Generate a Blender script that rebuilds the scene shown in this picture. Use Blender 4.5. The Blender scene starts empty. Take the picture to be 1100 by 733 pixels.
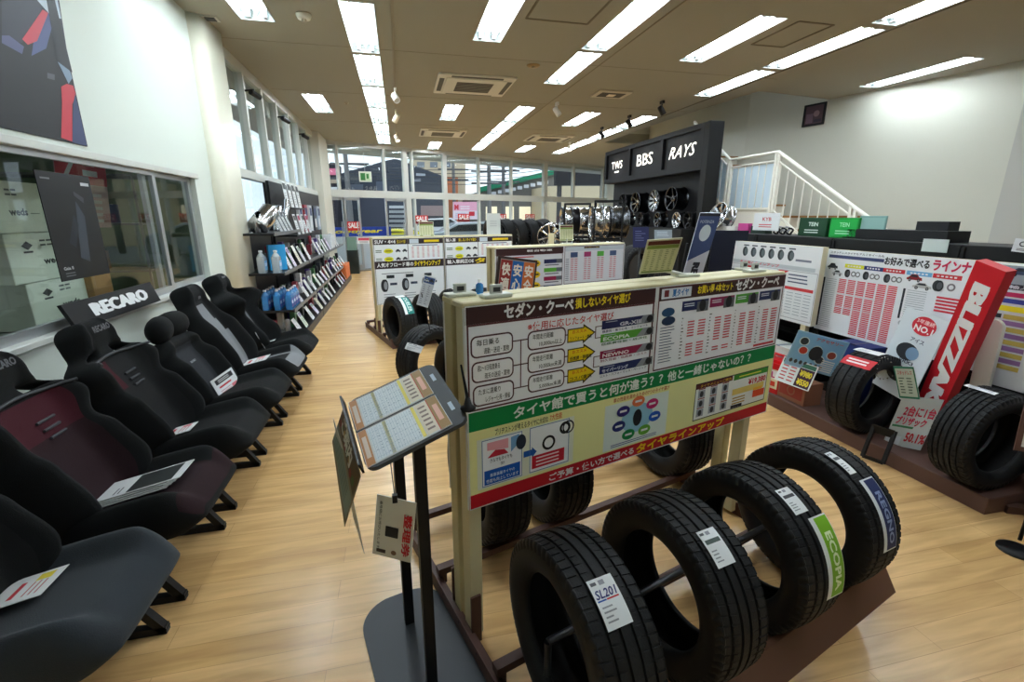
import bpy, bmesh, math, random
from mathutils import Vector, Matrix
random.seed(7)
S = bpy.context.scene
COL = S.collection
PI = math.pi
# ------------------------------------------------------------------ camera, world, exposure
F, EYE = 503.0, 1.5
PIT, YAW = math.radians(15.0), math.radians(13.1)
CEIL = 3.375
cam = bpy.data.cameras.new('camera'); camo = bpy.data.objects.new('camera', cam); COL.objects.link(camo)
cam.sensor_width = 36; cam.lens = 36*F/1100; cam.clip_start = .03; cam.clip_end = 300
camo.location = (0, 0, EYE); camo.rotation_euler = (PI/2-PIT, 0, -YAW)
S.camera = camo
S.view_settings.view_transform = 'Standard'; S.view_settings.look = 'None'
S.view_settings.gamma = 1; S.view_settings.use_curve_mapping = False
S.view_settings.exposure = 0.72
SKY, LAMP = 1.5, 31.0
w = bpy.data.worlds.new('overcast'); S.world = w; w.use_nodes = True
nt = w.node_tree; bg = nt.nodes['Background']
tc = nt.nodes.new('ShaderNodeTexCoord'); nz = nt.nodes.new('ShaderNodeTexNoise'); cr = nt.nodes.new('ShaderNodeValToRGB')
nz.inputs['Scale'].default_value = 2.2; nz.inputs['Detail'].default_value = 5
cr.color_ramp.elements[0].position = .35; cr.color_ramp.elements[0].color = (.50, .60, .72, 1)
cr.color_ramp.elements[1].position = .65; cr.color_ramp.elements[1].color = (.80, .86, .92, 1)
nt.links.new(tc.outputs['Generated'], nz.inputs['Vector']); nt.links.new(nz.outputs['Fac'], cr.inputs['Fac'])
nt.links.new(cr.outputs['Color'], bg.inputs['Color']); bg.inputs['Strength'].default_value = SKY
# ------------------------------------------------------------------ rays of the camera, to measure real planes
fw = Vector((math.sin(YAW)*math.cos(PIT), math.cos(YAW)*math.cos(PIT), -math.sin(PIT)))
rt = Vector((math.cos(YAW), -math.sin(YAW), 0)); upv = rt.cross(fw); EY = Vector((0, 0, EYE))
def ray(x, y): return fw*F + rt*(x-550) - upv*(y-366.5)
def atz(x, y, z):
    r = ray(x, y); return EY + r*((z-EYE)/r.z)
def atp(x, y, A, d):            # on the vertical plane through A with horizontal direction d
    r = ray(x, y); n = Vector((-d[1], d[0])); t = (Vector(A[:2])).dot(n)/(Vector(r[:2]).dot(n)); return EY + r*t
def atx(x, y, X): return atp(x, y, (X, 0), (0, 1))
def aty(x, y, Y): return atp(x, y, (0, Y), (1, 0))
def atd(x, y, d):
    r = ray(x, y); return EY + r*(d/math.hypot(r.x, r.y))
# ------------------------------------------------------------------ materials
def lin(c):
    return tuple((v/12.92 if v <= .04045 else ((v+.055)/1.055)**2.4) for v in c[:3])
_M = {}
def M(c, rough=.5, metal=0, emit=0, bump=0, scale=60, var=0, coat=0, sheen=0):
    """c: sRGB 0-255 triple"""
    k = (tuple(c), rough, metal, emit, bump, scale, var, coat, sheen)
    if k in _M: return _M[k]
    m = bpy.data.materials.new('mat_%d_%d_%d' % tuple(c)); m.use_nodes = True
    n = m.node_tree.nodes; l = m.node_tree.links; b = n['Principled BSDF']
    col = (*lin([v/255 for v in c]), 1)
    b.inputs['Base Color'].default_value = col; b.inputs['Roughness'].default_value = rough
    b.inputs['Metallic'].default_value = metal
    if not metal and not coat: b.inputs['Specular IOR Level'].default_value = .32
    if coat: b.inputs['Coat Weight'].default_value = coat
    if sheen: b.inputs['Sheen Weight'].default_value = sheen; b.inputs['Sheen Roughness'].default_value = .5
    if emit:
        b.inputs['Emission Color'].default_value = col; b.inputs['Emission Strength'].default_value = emit
    if bump or var:
        t = n.new('ShaderNodeTexCoord'); z = n.new('ShaderNodeTexNoise'); z.inputs['Scale'].default_value = scale; z.inputs['Detail'].default_value = 4
        l.new(t.outputs['Object'], z.inputs['Vector'])
        if bump:
            bp = n.new('ShaderNodeBump'); bp.inputs['Strength'].default_value = bump; bp.inputs['Distance'].default_value = .005
            l.new(z.outputs['Fac'], bp.inputs['Height']); l.new(bp.outputs['Normal'], b.inputs['Normal'])
        if var:
            mx = n.new('ShaderNodeMix'); mx.data_type = 'RGBA'
            mx.inputs[6].default_value = tuple(v*(1-var) for v in col[:3])+(1,); mx.inputs[7].default_value = tuple(min(1, v*(1+var)) for v in col[:3])+(1,)
            l.new(z.outputs['Fac'], mx.inputs[0]); l.new(mx.outputs[2], b.inputs['Base Color'])
    _M[k] = m; return m
def glass_mat(name, tint=(1, 1, 1), refl=1.0):
    m = bpy.data.materials.new(name); m.use_nodes = True; n = m.node_tree.nodes; l = m.node_tree.links
    for x in list(n): n.remove(x)
    o = n.new('ShaderNodeOutputMaterial'); mx = n.new('ShaderNodeMixShader'); t = n.new('ShaderNodeBsdfTransparent'); g = n.new('ShaderNodeBsdfGlossy')
    t.inputs['Color'].default_value = (*tint, 1); g.inputs['Roughness'].default_value = .01
    fr = n.new('ShaderNodeLayerWeight'); pw = n.new('ShaderNodeMath'); pw.operation = 'POWER'; pw.inputs[1].default_value = 4.5
    l.new(fr.outputs['Facing'], pw.inputs[0]); mu = n.new('ShaderNodeMath'); mu.operation = 'MULTIPLY_ADD'; mu.inputs[1].default_value = .55*refl; mu.inputs[2].default_value = .035
    l.new(pw.outputs[0], mu.inputs[0]); l.new(mu.outputs[0], mx.inputs[0]); l.new(t.outputs[0], mx.inputs[1]); l.new(g.outputs[0], mx.inputs[2]); l.new(mx.outputs[0], o.inputs[0])
    return m
GLASS = glass_mat('window_glass', (.93, .96, .95)); ACRYL = glass_mat('clear_acrylic', (.9, .92, .92))
def liquid(name, c):
    m = bpy.data.materials.new(name); m.use_nodes = True; b = m.node_tree.nodes['Principled BSDF']
    b.inputs['Base Color'].default_value = (*lin([v/255 for v in c]), 1); b.inputs['Roughness'].default_value = .12
    b.inputs['Transmission Weight'].default_value = .35; return m
BLUELIQ = liquid('blue_liquid', (70, 150, 220)); CLEARPL = liquid('clear_plastic', (205, 215, 222))
def wood_floor():
    m = bpy.data.materials.new('wood_floor'); m.use_nodes = True; n = m.node_tree.nodes; l = m.node_tree.links; b = n['Principled BSDF']
    t = n.new('ShaderNodeTexCoord'); mp = n.new('ShaderNodeMapping'); l.new(t.outputs['Object'], mp.inputs[0])
    br = n.new('ShaderNodeTexBrick'); l.new(mp.outputs[0], br.inputs['Vector'])
    br.offset = .37; br.inputs['Scale'].default_value = 1; br.inputs['Brick Width'].default_value = .9; br.inputs['Row Height'].default_value = .105
    br.inputs['Mortar Size'].default_value = .0012; br.inputs['Bias'].default_value = 0
    br.inputs['Color1'].default_value = (*lin((.91, .755, .53)), 1); br.inputs['Color2'].default_value = (*lin((.86, .70, .47)), 1); br.inputs['Mortar'].default_value = (*lin((.78, .62, .42)), 1)
    mp2 = n.new('ShaderNodeMapping'); mp2.inputs['Scale'].default_value = (1.6, 16, 1); l.new(t.outputs['Object'], mp2.inputs[0])
    z = n.new('ShaderNodeTexNoise'); z.inputs['Scale'].default_value = 1.4; z.inputs['Detail'].default_value = 7; z.inputs['Distortion'].default_value = .6; l.new(mp2.outputs[0], z.inputs['Vector'])
    r = n.new('ShaderNodeValToRGB'); r.color_ramp.elements[0].position = .3; r.color_ramp.elements[0].color = (.78, .72, .66, 1); r.color_ramp.elements[1].position = .7; r.color_ramp.elements[1].color = (1.08, 1.06, 1.04, 1)
    l.new(z.outputs['Fac'], r.inputs['Fac'])
    mx = n.new('ShaderNodeMix'); mx.data_type = 'RGBA'; mx.blend_type = 'MULTIPLY'; mx.inputs[0].default_value = 1
    l.new(br.outputs['Color'], mx.inputs[6]); l.new(r.outputs['Color'], mx.inputs[7]); l.new(mx.outputs[2], b.inputs['Base Color'])
    b.inputs['Roughness'].default_value = .24; b.inputs['Specular IOR Level'].default_value = .55
    return m
WHITE = (238, 240, 238); BLACK = (22, 23, 25); CREAM = (222, 212, 172)
BLK = M((20, 21, 23), .45); BLKM = M((24, 25, 27), .6)
# ------------------------------------------------------------------ mesh building
class MB:
    def __init__(s): s.v = []; s.f = []; s.mi = []; s.mats = []; s.sm = []; s.T = None
    def slot(s, m):
        if m not in s.mats: s.mats.append(m)
        return s.mats.index(m)
    def add(s, vs, fs, m, smooth=False):
        b = len(s.v); k = s.slot(m)
        s.v += [tuple(s.T @ Vector(v)) if s.T else tuple(v) for v in vs]
        for f in fs: s.f.append([b+i for i in f]); s.mi.append(k); s.sm.append(smooth)
    def box(s, x0, y0, z0, x1, y1, z1, m, rot=None, bev=0):
        x0, x1 = min(x0, x1), max(x0, x1); y0, y1 = min(y0, y1), max(y0, y1); z0, z1 = min(z0, z1), max(z0, z1)
        if bev and min(x1-x0, y1-y0, z1-z0) > 2.2*bev:
            vs = []; idx = {}
            c = [(x0, x1), (y0, y1), (z0, z1)]
            for a in range(8):
                sg = [(a >> i) & 1 for i in range(3)]
                for ax in range(3):
                    p = [c[i][sg[i]] for i in range(3)]
                    for i in range(3):
                        if i != ax: p[i] += bev*(1 if sg[i] == 0 else -1)
                    idx[(a, ax)] = len(vs); vs.append(p)
            fs = []
            for ax in range(3):
                o = [i for i in range(3) if i != ax]
                for sd in (0, 1):
                    q = [(sd << ax) | (i << o[0]) | (j << o[1]) for i, j in ((0, 0), (1, 0), (1, 1), (0, 1))]
                    f = [idx[(k, ax)] for k in q]
                    if (sd == 0) != (ax == 1): f = f[::-1]
                    fs.append(f)
            for ax in range(3):      # edges along ax
                o = [i for i in range(3) if i != ax]
                for i in (0, 1):
                    for j in (0, 1):
                        a = (i << o[0]) | (j << o[1]); b = a | (1 << ax)
                        fs.append([idx[(a, o[0])], idx[(b, o[0])], idx[(b, o[1])], idx[(a, o[1])]])
            for a in range(8): fs.append([idx[(a, 0)], idx[(a, 1)], idx[(a, 2)]])
        else:
            vs = [(x0, y0, z0), (x1, y0, z0), (x1, y1, z0), (x0, y1, z0), (x0, y0, z1), (x1, y0, z1), (x1, y1, z1), (x0, y1, z1)]
            fs = [(3, 2, 1, 0), (4, 5, 6, 7), (0, 1, 5, 4), (1, 2, 6, 5), (2, 3, 7, 6), (3, 0, 4, 7)]
        if rot is not None: vs = [tuple(rot @ Vector(v)) for v in vs]
        s.add(vs, fs, m); return s
    def bar(s, p, q, w_, h, m, up=(0, 0, 1)):
        p, q = Vector(p), Vector(q); d = (q-p); L = d.length; d.normalize(); u = Vector(up)
        if abs(d.dot(u)) > .98: u = Vector((0, 1, 0))
        x = d.cross(u).normalized(); u = x.cross(d)
        R = Matrix((( x.x, d.x, u.x, p.x), (x.y, d.y, u.y, p.y), (x.z, d.z, u.z, p.z), (0, 0, 0, 1)))
        return s.box(-w_/2, 0, -h/2, w_/2, L, h/2, m, rot=R)
    def tube(s, pts, r, m, n=8, closed=False, caps=True):
        pts = [Vector(p) for p in pts]; N = len(pts); rr = r if isinstance(r, (list, tuple)) else [r]*N
        vs = []; x = None
        for i, p in enumerate(pts):
            a = pts[i-1] if (i > 0 or closed) else p; b = pts[(i+1) % N] if (i < N-1 or closed) else p
            d = (b-a).normalized()
            if x is None:
                u = Vector((0, 0, 1)) if abs(d.z) < .9 else Vector((1, 0, 0)); x = d.cross(u).normalized()
            else: x = (x-d*x.dot(d)).normalized()
            y = d.cross(x)
            for k in range(n):
                t = 2*PI*k/n; vs.append(p+(x*math.cos(t)+y*math.sin(t))*rr[i])
        fs = []
        for i in range(N if closed else N-1):
            for k in range(n):
                a, b = i*n+k, i*n+(k+1) % n; c, d_ = ((i+1) % N)*n+(k+1) % n, ((i+1) % N)*n+k
                fs.append((a, b, c, d_))
        s.add(vs, fs, m, n > 5)
        if caps and not closed:
            s.add([vs[k] for k in range(n)], [tuple(range(n))[::-1]], m); s.add([vs[(N-1)*n+k] for k in range(n)], [tuple(range(n))], m)
        return s
    def lathe(s, prof, m, n=32, T=None, smooth=True, mats=None, a0=0, a1=2*PI):
        """prof: (r, z) about Z, T places it"""
        full = abs(a1-a0-2*PI) < 1e-6; N = n if full else n+1
        vs = [(r*math.cos(a0+(a1-a0)*k/n), r*math.sin(a0+(a1-a0)*k/n), z) for r, z in prof for k in range(N)]
        if T: vs = [tuple(T @ Vector(v)) for v in vs]
        for i in range(len(prof)-1):
            b = len(s.v)
            fs = [(i*N+k, i*N+(k+1) % N, (i+1)*N+(k+1) % N, (i+1)*N+k) for k in range(n)]
            if i == 0: base = b; s.add(vs, fs, mats[i] if mats else m, smooth)
            else:
                kx = s.slot(mats[i] if mats else m)
                for f in fs: s.f.append([base+q for q in f]); s.mi.append(kx); s.sm.append(smooth)
        return s
    def prism(s, poly, h0, h1, m, T=None, smooth=False):
        """poly (x, y) extruded z h0..h1"""
        n = len(poly); vs = [(x, y, h0) for x, y in poly]+[(x, y, h1) for x, y in poly]
        if T: vs = [tuple(T @ Vector(v)) for v in vs]
        s.add(vs, [tuple(range(n))[::-1], tuple(range(n, 2*n))]+[(i, (i+1) % n, n+(i+1) % n, n+i) for i in range(n)], m, smooth); return s
    def sheet(s, Fp, Bp, mask, mat):
        """solid sheet from two grids; mask(i,j), mat(i,j) per cell"""
        R, C_ = len(Fp), len(Fp[0]); vs = [p for r in Fp for p in r]+[p for r in Bp for p in r]; o = R*C_
        fs = {}
        def on(i, j): return 0 <= i < R-1 and 0 <= j < C_-1 and mask(i, j)
        b = len(s.v); s.v += [tuple(v) for v in vs]
        def put(f, m): s.f.append([b+i for i in f]); s.mi.append(s.slot(m)); s.sm.append(True)
        for i in range(R-1):
            for j in range(C_-1):
                if not on(i, j): continue
                a, c, d, e = i*C_+j, i*C_+j+1, (i+1)*C_+j+1, (i+1)*C_+j; m = mat(i, j)
                put((a, c, d, e), m); put((o+e, o+d, o+c, o+a), mat(-1, -1)); mm = mat(-1, -1)
                if not on(i-1, j): put((c, a, o+a, o+c), mm)
                if not on(i+1, j): put((e, d, o+d, o+e), mm)
                if not on(i, j-1): put((a, e, o+e, o+a), mm)
                if not on(i, j+1): put((d, c, o+c, o+d), mm)
        return s
    def build(s, name, parent=None, loc=None, rotz=0, sub=0, fixn=False, bevel=0):
        me = bpy.data.meshes.new(name); me.from_pydata(s.v, [], s.f)
        for m in s.mats: me.materials.append(m)
        me.polygons.foreach_set('material_index', s.mi); me.polygons.foreach_set('use_smooth', s.sm)
        me.validate(clean_customdata=False)
        if fixn:
            bm = bmesh.new(); bm.from_mesh(me); bmesh.ops.remove_doubles(bm, verts=bm.verts, dist=1e-5)
            loose = [v for v in bm.verts if not v.link_faces]; bmesh.ops.delete(bm, geom=loose, context='VERTS')
            bmesh.ops.recalc_face_normals(bm, faces=bm.faces); bm.to_mesh(me); bm.free()
        me.update(); o = bpy.data.objects.new(name, me); COL.objects.link(o)
        if parent: o.parent = parent
        if loc is not None: o.location = loc
        if rotz: o.rotation_euler.z = rotz
        if sub:
            md = o.modifiers.new('s', 'SUBSURF'); md.levels = sub; md.render_levels = sub
        if bevel:
            md = o.modifiers.new('b', 'BEVEL'); md.width = bevel; md.segments = 2; md.limit_method = 'ANGLE'; md.angle_limit = .6
        return o
def thing(name, label, cat, group=None, loc=(0, 0, 0), rz=0):
    o = bpy.data.objects.new(name, None); COL.objects.link(o); o.empty_display_size = .1
    o.location = loc; o.rotation_euler = (0, 0, rz); return tag(o, label, cat, group)
def tag(o, label, cat, group=None):
    o['label'] = label; o['category'] = cat
    if group: o['group'] = group
    return o
def struct(o): o['kind'] = 'structure'; return o
def copytree(o, parent=None):
    c = o.copy(); COL.objects.link(c); c.parent = parent
    for ch in list(o.children): copytree(ch, c)
    return c
# ------------------------------------------------------------------ printing: flat graphics and text as real thin geometry
_TX = {}
def textmesh(s, bold=.0, shear=0):
    if any(ord(ch) > 0x4e00 for ch in s): bold = min(bold, .009)
    bold = min(bold, .02)
    k = (s, bold, shear)
    if k not in _TX:
        cu = bpy.data.curves.new('lettering', 'FONT'); cu.body = s; cu.resolution_u = 2; cu.offset = bold; cu.shear = shear
        ob = bpy.data.objects.new('lettering', cu); me = bpy.data.meshes.new_from_object(ob)
        vs = [tuple(v.co) for v in me.vertices]; fs = [tuple(p.vertices) for p in me.polygons]
        bpy.data.objects.remove(ob); bpy.data.meshes.remove(me); bpy.data.curves.remove(cu)
        xs = [v[0] for v in vs]; ys = [v[1] for v in vs]
        _TX[k] = (vs, fs, min(xs), max(xs), min(ys), max(ys))
    return _TX[k]
class Print:
    """graphics on the plane X (right) / Z (up), facing -Y; (u, v) metres from the lower left corner"""
    def __init__(s, fn=None, y=0, step=None):
        s.mb = MB(); s.y = y; s.L = 0; s.fn = fn or (lambda u, v, h: (u, s.y-h, v)); s.step = step; s.px = None
    def _p(s, u, v): return s.fn(u, v, .0006+.0004*s.L)
    def poly(s, pts, c, layer=1, rough=.5):
        s.L = layer; m = c if not isinstance(c, tuple) else M(c, rough)
        s.mb.add([s._p(u, v) for u, v in pts], [tuple(range(len(pts)))], m)
    def rect(s, u0, v0, u1, v1, c, layer=1, rough=.5):
        u0, u1 = min(u0, u1), max(u0, u1); v0, v1 = min(v0, v1), max(v0, v1)
        s.L = layer; m = c if not isinstance(c, tuple) else M(c, rough)
        if s.step:
            n = max(1, int((v1-v0)/s.step)); vs = []
            for i in range(n+1): v = v0+(v1-v0)*i/n; vs += [s._p(u0, v), s._p(u1, v)]
            s.mb.add(vs, [(2*i, 2*i+1, 2*i+3, 2*i+2) for i in range(n)], m)
        else: s.poly([(u0, v0), (u1, v0), (u1, v1), (u0, v1)], m, layer)
    def frame(s, u0, v0, u1, v1, t, c, layer=1):
        u0, u1 = min(u0, u1), max(u0, u1); v0, v1 = min(v0, v1), max(v0, v1)
        s.rect(u0, v0, u1, v0+t, c, layer); s.rect(u0, v1-t, u1, v1, c, layer); s.rect(u0, v0+t, u0+t, v1-t, c, layer); s.rect(u1-t, v0+t, u1, v1-t, c, layer)
    def disc(s, u, v, r, c, layer=1, ry=None, n=20): s.poly([(u+r*math.cos(2*PI*k/n), v+(ry or r)*math.sin(2*PI*k/n)) for k in range(n)], c, layer)
    def ring(s, u, v, r, r2, c, layer=2, n=20):
        s.L = layer; m = M(c)
        vs = [s._p(u+q*math.cos(2*PI*k/n), v+q*math.sin(2*PI*k/n)) for q in (r, r2) for k in range(n)]
        s.mb.add(vs, [(k, (k+1) % n, n+(k+1) % n, n+k) for k in range(n)], m)
    def text(s, t, u0, v0, u1, v1, c, layer=3, bold=.01, shear=0, rot=0):
        """text stretched to the box; rot 90 turns it clockwise (reads downwards), -90 counter-clockwise"""
        u0, u1 = min(u0, u1), max(u0, u1); v0, v1 = min(v0, v1), max(v0, v1)
        if bold >= .03 and layer == int(layer):
            f = .024*((u1-u0) if rot in (90, -90) else (v1-v0)); k = 0
            for du, dv in ((-f, 0), (f, 0), (0, f), (0, -f)): k += 1; s.text(t, u0+du, v0+dv, u1+du, v1+dv, c, layer+.03*k, .0295, shear, rot)
        vs, fs, a, b, cc, d = textmesh(t, bold, shear); s.L = layer; m = M(c) if isinstance(c, tuple) else c
        out = []
        for x, y, _ in vs:
            p, q = (x-a)/(b-a or 1), (y-cc)/(d-cc or 1)
            if rot == 90: p, q = q, 1-p
            elif rot == -90: p, q = 1-q, p
            elif rot == 180: p, q = 1-p, 1-q
            out.append(s._p(u0+(u1-u0)*p, v0+(v1-v0)*q))
        s.mb.add(out, fs, m)
    def lines(s, u0, v0, u1, v1, rows, c, layer=2, fill=.45, cols=1, gap=.12, jit=.0):
        """unreadably small rows of print"""
        u0, u1 = min(u0, u1), max(u0, u1); v0, v1 = min(v0, v1), max(v0, v1)
        hh = (v1-v0)/rows; ww = (u1-u0)/cols
        for r in range(rows):
            for k in range(cols):
                e = 1-gap-random.random()*jit
                s.rect(u0+ww*(k+gap/2), v0+hh*(r+.5-fill/2), u0+ww*(k+e), v0+hh*(r+.5+fill/2), c, layer)
    def build(s, name, parent): return s.mb.build(name, parent)
class Sign(Print):
    """a Print on a world plane: O = lower left corner, d = direction to the viewer's right"""
    def __init__(s, O, d, y=0):
        super().__init__(y=y); d = Vector((d[0], d[1])).normalized(); s.O = Vector(O); s.d = d; s.rz = math.atan2(d.y, d.x)
    def at(s, x, y):
        p = atp(x, y, s.O, s.d); q = Vector((p.x-s.O.x, p.y-s.O.y)); return (q.dot(s.d), p.z-s.O.z)
    def R(s, x0, y0, x1, y1, c, layer=1):           # corners read off the photograph: upper left, lower right
        a = s.at(x0, y0); b = s.at(x1, y1); s.rect(a[0], b[1], b[0], a[1], c, layer)
    def T(s, t, x0, y0, x1, y1, c, layer=3, bold=.01, shear=0):
        a = s.at(x0, y0); b = s.at(x1, y1); s.text(t, a[0], b[1], b[0], a[1], c, layer, bold, shear)
# ================================================================== THE ROOM
WALL = M((208, 216, 208), .75); WALLR = M((208, 208, 196), .8); CEILM = M((160, 157, 143), .85); FRAME = M((196, 199, 194), .4); ALU = M((170, 174, 176), .35, .6)
XL = -1.87
def st(name, mb, loc=None, rz=0): return struct(mb.build(name, None, loc, rz))
fl = MB(); fl.prism([(-2.0, -1.7), (9.9, -1.7), (7.25, 7.2), (6.9, 12.6), (8.4, 12.6), (8.4, 18.7), (-1.95, 13.75)], -.08, 0, M((1, 1, 1))); fl.mats = [wood_floor()]; st('floor', fl)
hole_a, hole_b = atz(891, 107, CEIL), atz(815, 98, CEIL)
cl = MB(); cl.prism([(-2.15, -1.7), (9.9, -1.7), (hole_a.x+.15, hole_a.y), (hole_a.x, hole_a.y), (hole_b.x, hole_b.y), (5.42, 9.3), (5.42, 12.5), (8.4, 12.5), (8.4, 18.7), (-2.15, 13.6)], CEIL, CEIL+.25, CEILM); CEILING_OB = cl.build('ceiling'); struct(CEILING_OB)
ft = MB(); ft.box(5.2, 6.6, 6.0, 9.2, 12.9, 6.1, WALLR); ft.box(5.2, 7.3, CEIL+.25, 5.4, 12.7, 6, WALLR); ft.box(5.4, 12.5, CEIL+.25, 7.2, 12.7, 6, WALLR); ft.box(5.3, 6.7, CEIL+.25, 7.3, 6.9, 6, WALLR); st('wall_stairwell', ft)
# right wall, running away from the camera and then straight behind the stair
wr = MB(); a, b = Vector((hole_a.x, hole_a.y)), Vector(atz(1100, 65, CEIL)[:2]); dw = (b-a).normalized()
p0 = a+dw*9.3; p1 = a-dw*1.5; nrm = Vector((-dw.y, dw.x))*.12
if nrm.x < 0: nrm = -nrm
wr.prism([tuple(p0), tuple(p1), (p1.x, 12.72), (8.2, 12.72), (8.2, 18.6), (8.32, 18.6), (8.32, 12.6), (p1.x+.12, 12.6), tuple(p1+nrm), tuple(p0+nrm)], -.08, 6.0, WALLR); st('wall_right', wr)
wc = MB(); q = atp(1072, 250, a, dw); wc.box(-.12, -.25, 0, .05, .25, CEIL, M((190, 190, 184), .6)); st('trim_1', wc, (q.x-.02, q.y-.25, 0), math.atan2(dw.y, dw.x)+PI/2)
bk = MB(); bk.box(-2.0, -1.8, 0, 9.9, -1.7, CEIL, WALL); st('wall_back', bk)
# left wall with the long window into the workshop
wl = MB(); wl.box(XL-.12, -1.7, -.08, XL, 5.7, .85, WALL); wl.box(XL-.12, -1.7, 1.865, XL, 5.7, CEIL, WALL); wl.box(XL-.12, -1.7, .85, XL, .4, 1.865, WALL); wl.box(XL-.12, 5.25, .85, XL, 5.7, 1.865, WALL)
st('wall_left', wl)
sl = MB(); sl.box(XL-.14, .38, .85, XL+.045, 5.29, .885, FRAME, bev=.004); sl.box(XL-.02, .38, 1.84, XL+.02, 5.3, 1.885, FRAME, bev=.004); st('trim_2', sl)
def pane(name, y0, y1, off):
    f = MB(); x0, x1 = XL-.075+off, XL-.045+off; z0, z1 = .885, 1.842; t = .05
    f.box(x0, y0, z0, x1, y1, z0+t, ALU); f.box(x0, y0, z1-t*.7, x1, y1, z1, ALU); f.box(x0, y0, z0+t, x1, y0+t, z1-t*.7, ALU); f.box(x0, y1-t, z0+t, x1, y1, z1-t*.7, ALU)
    o = struct(f.build(name)); g = MB(); g.box((x0+x1)/2-.003, y0+t, z0+t, (x0+x1)/2+.003, y1-t, z1-t*.7, GLASS); g.build('pane', o); return o
pane('window_1', .42, 2.5, 0); pane('window_2', 2.4, 4.5, .03); pane('window_3', 4.36, 5.24, 0)
# round-edged column between wall and shop window
def rrect(x0, y0, x1, y1, r, n=6):
    pts = []
    for cx, cy, a0 in ((x1-r, y1-r, 0), (x0+r, y1-r, 90), (x0+r, y0+r, 180), (x1-r, y0+r, 270)):
        for k in range(n+1): t = math.radians(a0+90*k/n); pts.append((cx+r*math.cos(t), cy+r*math.sin(t)))
    return pts
cc = MB(); cc.prism(rrect(XL-.25, 5.68, XL+.13, 6.34, .12, 8), -.02, CEIL, M((218, 216, 198), .35), smooth=True); st('trim_3', cc)
cc = MB(); cc.box(XL-.1, 12.35, 0, XL+.16, 13.75, CEIL, M((205, 203, 190), .5), bev=.01); st('trim_4', cc)
# left shop front: clerestory over a rail, big panes below
cf = MB(); cf.box(XL-.07, 6.3, 1.96, XL+.03, 12.4, 2.06, FRAME); cf.box(XL-.07, 6.3, CEIL-.12, XL+.02, 12.4, CEIL, FRAME); cf.box(XL-.07, 6.3, -.05, XL+.03, 12.4, .12, FRAME)
ys = [6.4+.86*k for k in range(8)]
for y in ys: cf.box(XL-.07, y-.035, 2.05, XL+.03, y+.035, CEIL-.1, FRAME)
for y in (6.34, 8.1, 9.8, 11.5, 12.36): cf.box(XL-.07, y-.03, .1, XL+.02, y+.03, 1.97, FRAME)
o = st('window_4', cf); g = MB(); g.box(XL-.03, 6.36, .1, XL-.022, 12.38, CEIL-.1, GLASS); g.build('pane', o)
# far shop front, running obliquely away to the right
FW0 = atz(345, 150, CEIL); FW1 = atz(640, 178, CEIL); dF = Vector((FW1.x-FW0.x, FW1.y-FW0.y)).normalized(); rF = math.atan2(dF.y, dF.x)
def fs(px, py=190): p = atp(px, py, FW0, dF); return Vector((p.x-FW0.x, p.y-FW0.y)).dot(dF)
LF = 11.15
ff = MB(); ff.box(-.1, -.05, 1.98, LF, .08, 2.17, FRAME); ff.box(-.1, -.04, CEIL-.1, LF, .08, CEIL, FRAME); ff.box(fs(436), -.04, -.02, LF, .08, .1, FRAME)
for px, w_ in ((348, .10), (363.5, .06), (413, .06), (435.5, .14), (443, .05), (477.5, .12), (514, .06), (549, .06), (585.5, .17), (616, .08), (648, .1)): s_ = fs(px); ff.box(s_-w_/2, -.05, 2.1, s_+w_/2, .08, CEIL, FRAME)
for px, w_ in ((348, .08), (437, .17), (444, .05), (478, .12), (514, .05), (549, .05), (585.5, .15), (616, .07), (648, .1)): s_ = fs(px); ff.box(s_-w_/2, -.05, 0, s_+w_/2, .08, 2.0, FRAME)
o = st('window_5', ff, (FW0.x, FW0.y, 0), rF); g = MB(); g.box(fs(437), .01, .1, LF, .018, CEIL-.1, GLASS); g.box(0, .01, 2.1, fs(437), .018, CEIL-.1, GLASS); g.build('pane', o)
def slider(name, px0, px1, off):
    a_, b_ = fs(px0, 230), fs(px1, 230); f = MB()
    f.box(a_, off, .03, b_, off+.04, .16, ALU); f.box(a_, off, 1.9, b_, off+.04, 1.98, ALU); f.box(a_, off, .1, a_+.055, off+.04, 1.95, ALU); f.box(b_-.055, off, .1, b_, off+.04, 1.95, ALU)
    o = st(name, f, (FW0.x, FW0.y, 0), rF); g = MB(); g.box(a_+.05, off+.016, .15, b_-.05, off+.022, 1.92, GLASS); g.build('pane', o)
    h = MB(); h.tube([(b_-.12, off-.04, .75), (b_-.12, off-.04, 1.35)], .012, ALU); h.build('door_handle', o)
slider('door_1', 351, 371, .02); slider('door_2', 370, 387, -.04); slider('door_3', 414, 436, -.04)
bd = MB(); bd.box(0, -.05, 0, 1.5, .1, .03, M((120, 112, 100), .7)); st('trim_5', bd, (FW0.x+.2, FW0.y-.1, 0), rF)
# workshop seen through the left window
ws = MB(); WSM = M((150, 158, 148), .7)
ws.box(-4.6, -.4, -.1, XL-.13, 6.9, 0, M((120, 122, 118), .6)); st('floor_workshop', ws)
ws = MB(); ws.box(-4.7, -.5, 0, -4.6, 6.9, 2.7, WSM); ws.box(-4.7, 6.9, 0, -2.15, 7.0, 2.7, M((120, 140, 104), .7)); ws.box(-4.7, -.5, 0, XL-.13, -.4, 2.7, WSM); st('wall_workshop', ws)
ws = MB(); ws.box(-4.7, -.5, 2.7, XL-.13, 7.0, 2.8, WSM); st('ceiling_workshop', ws)
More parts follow.
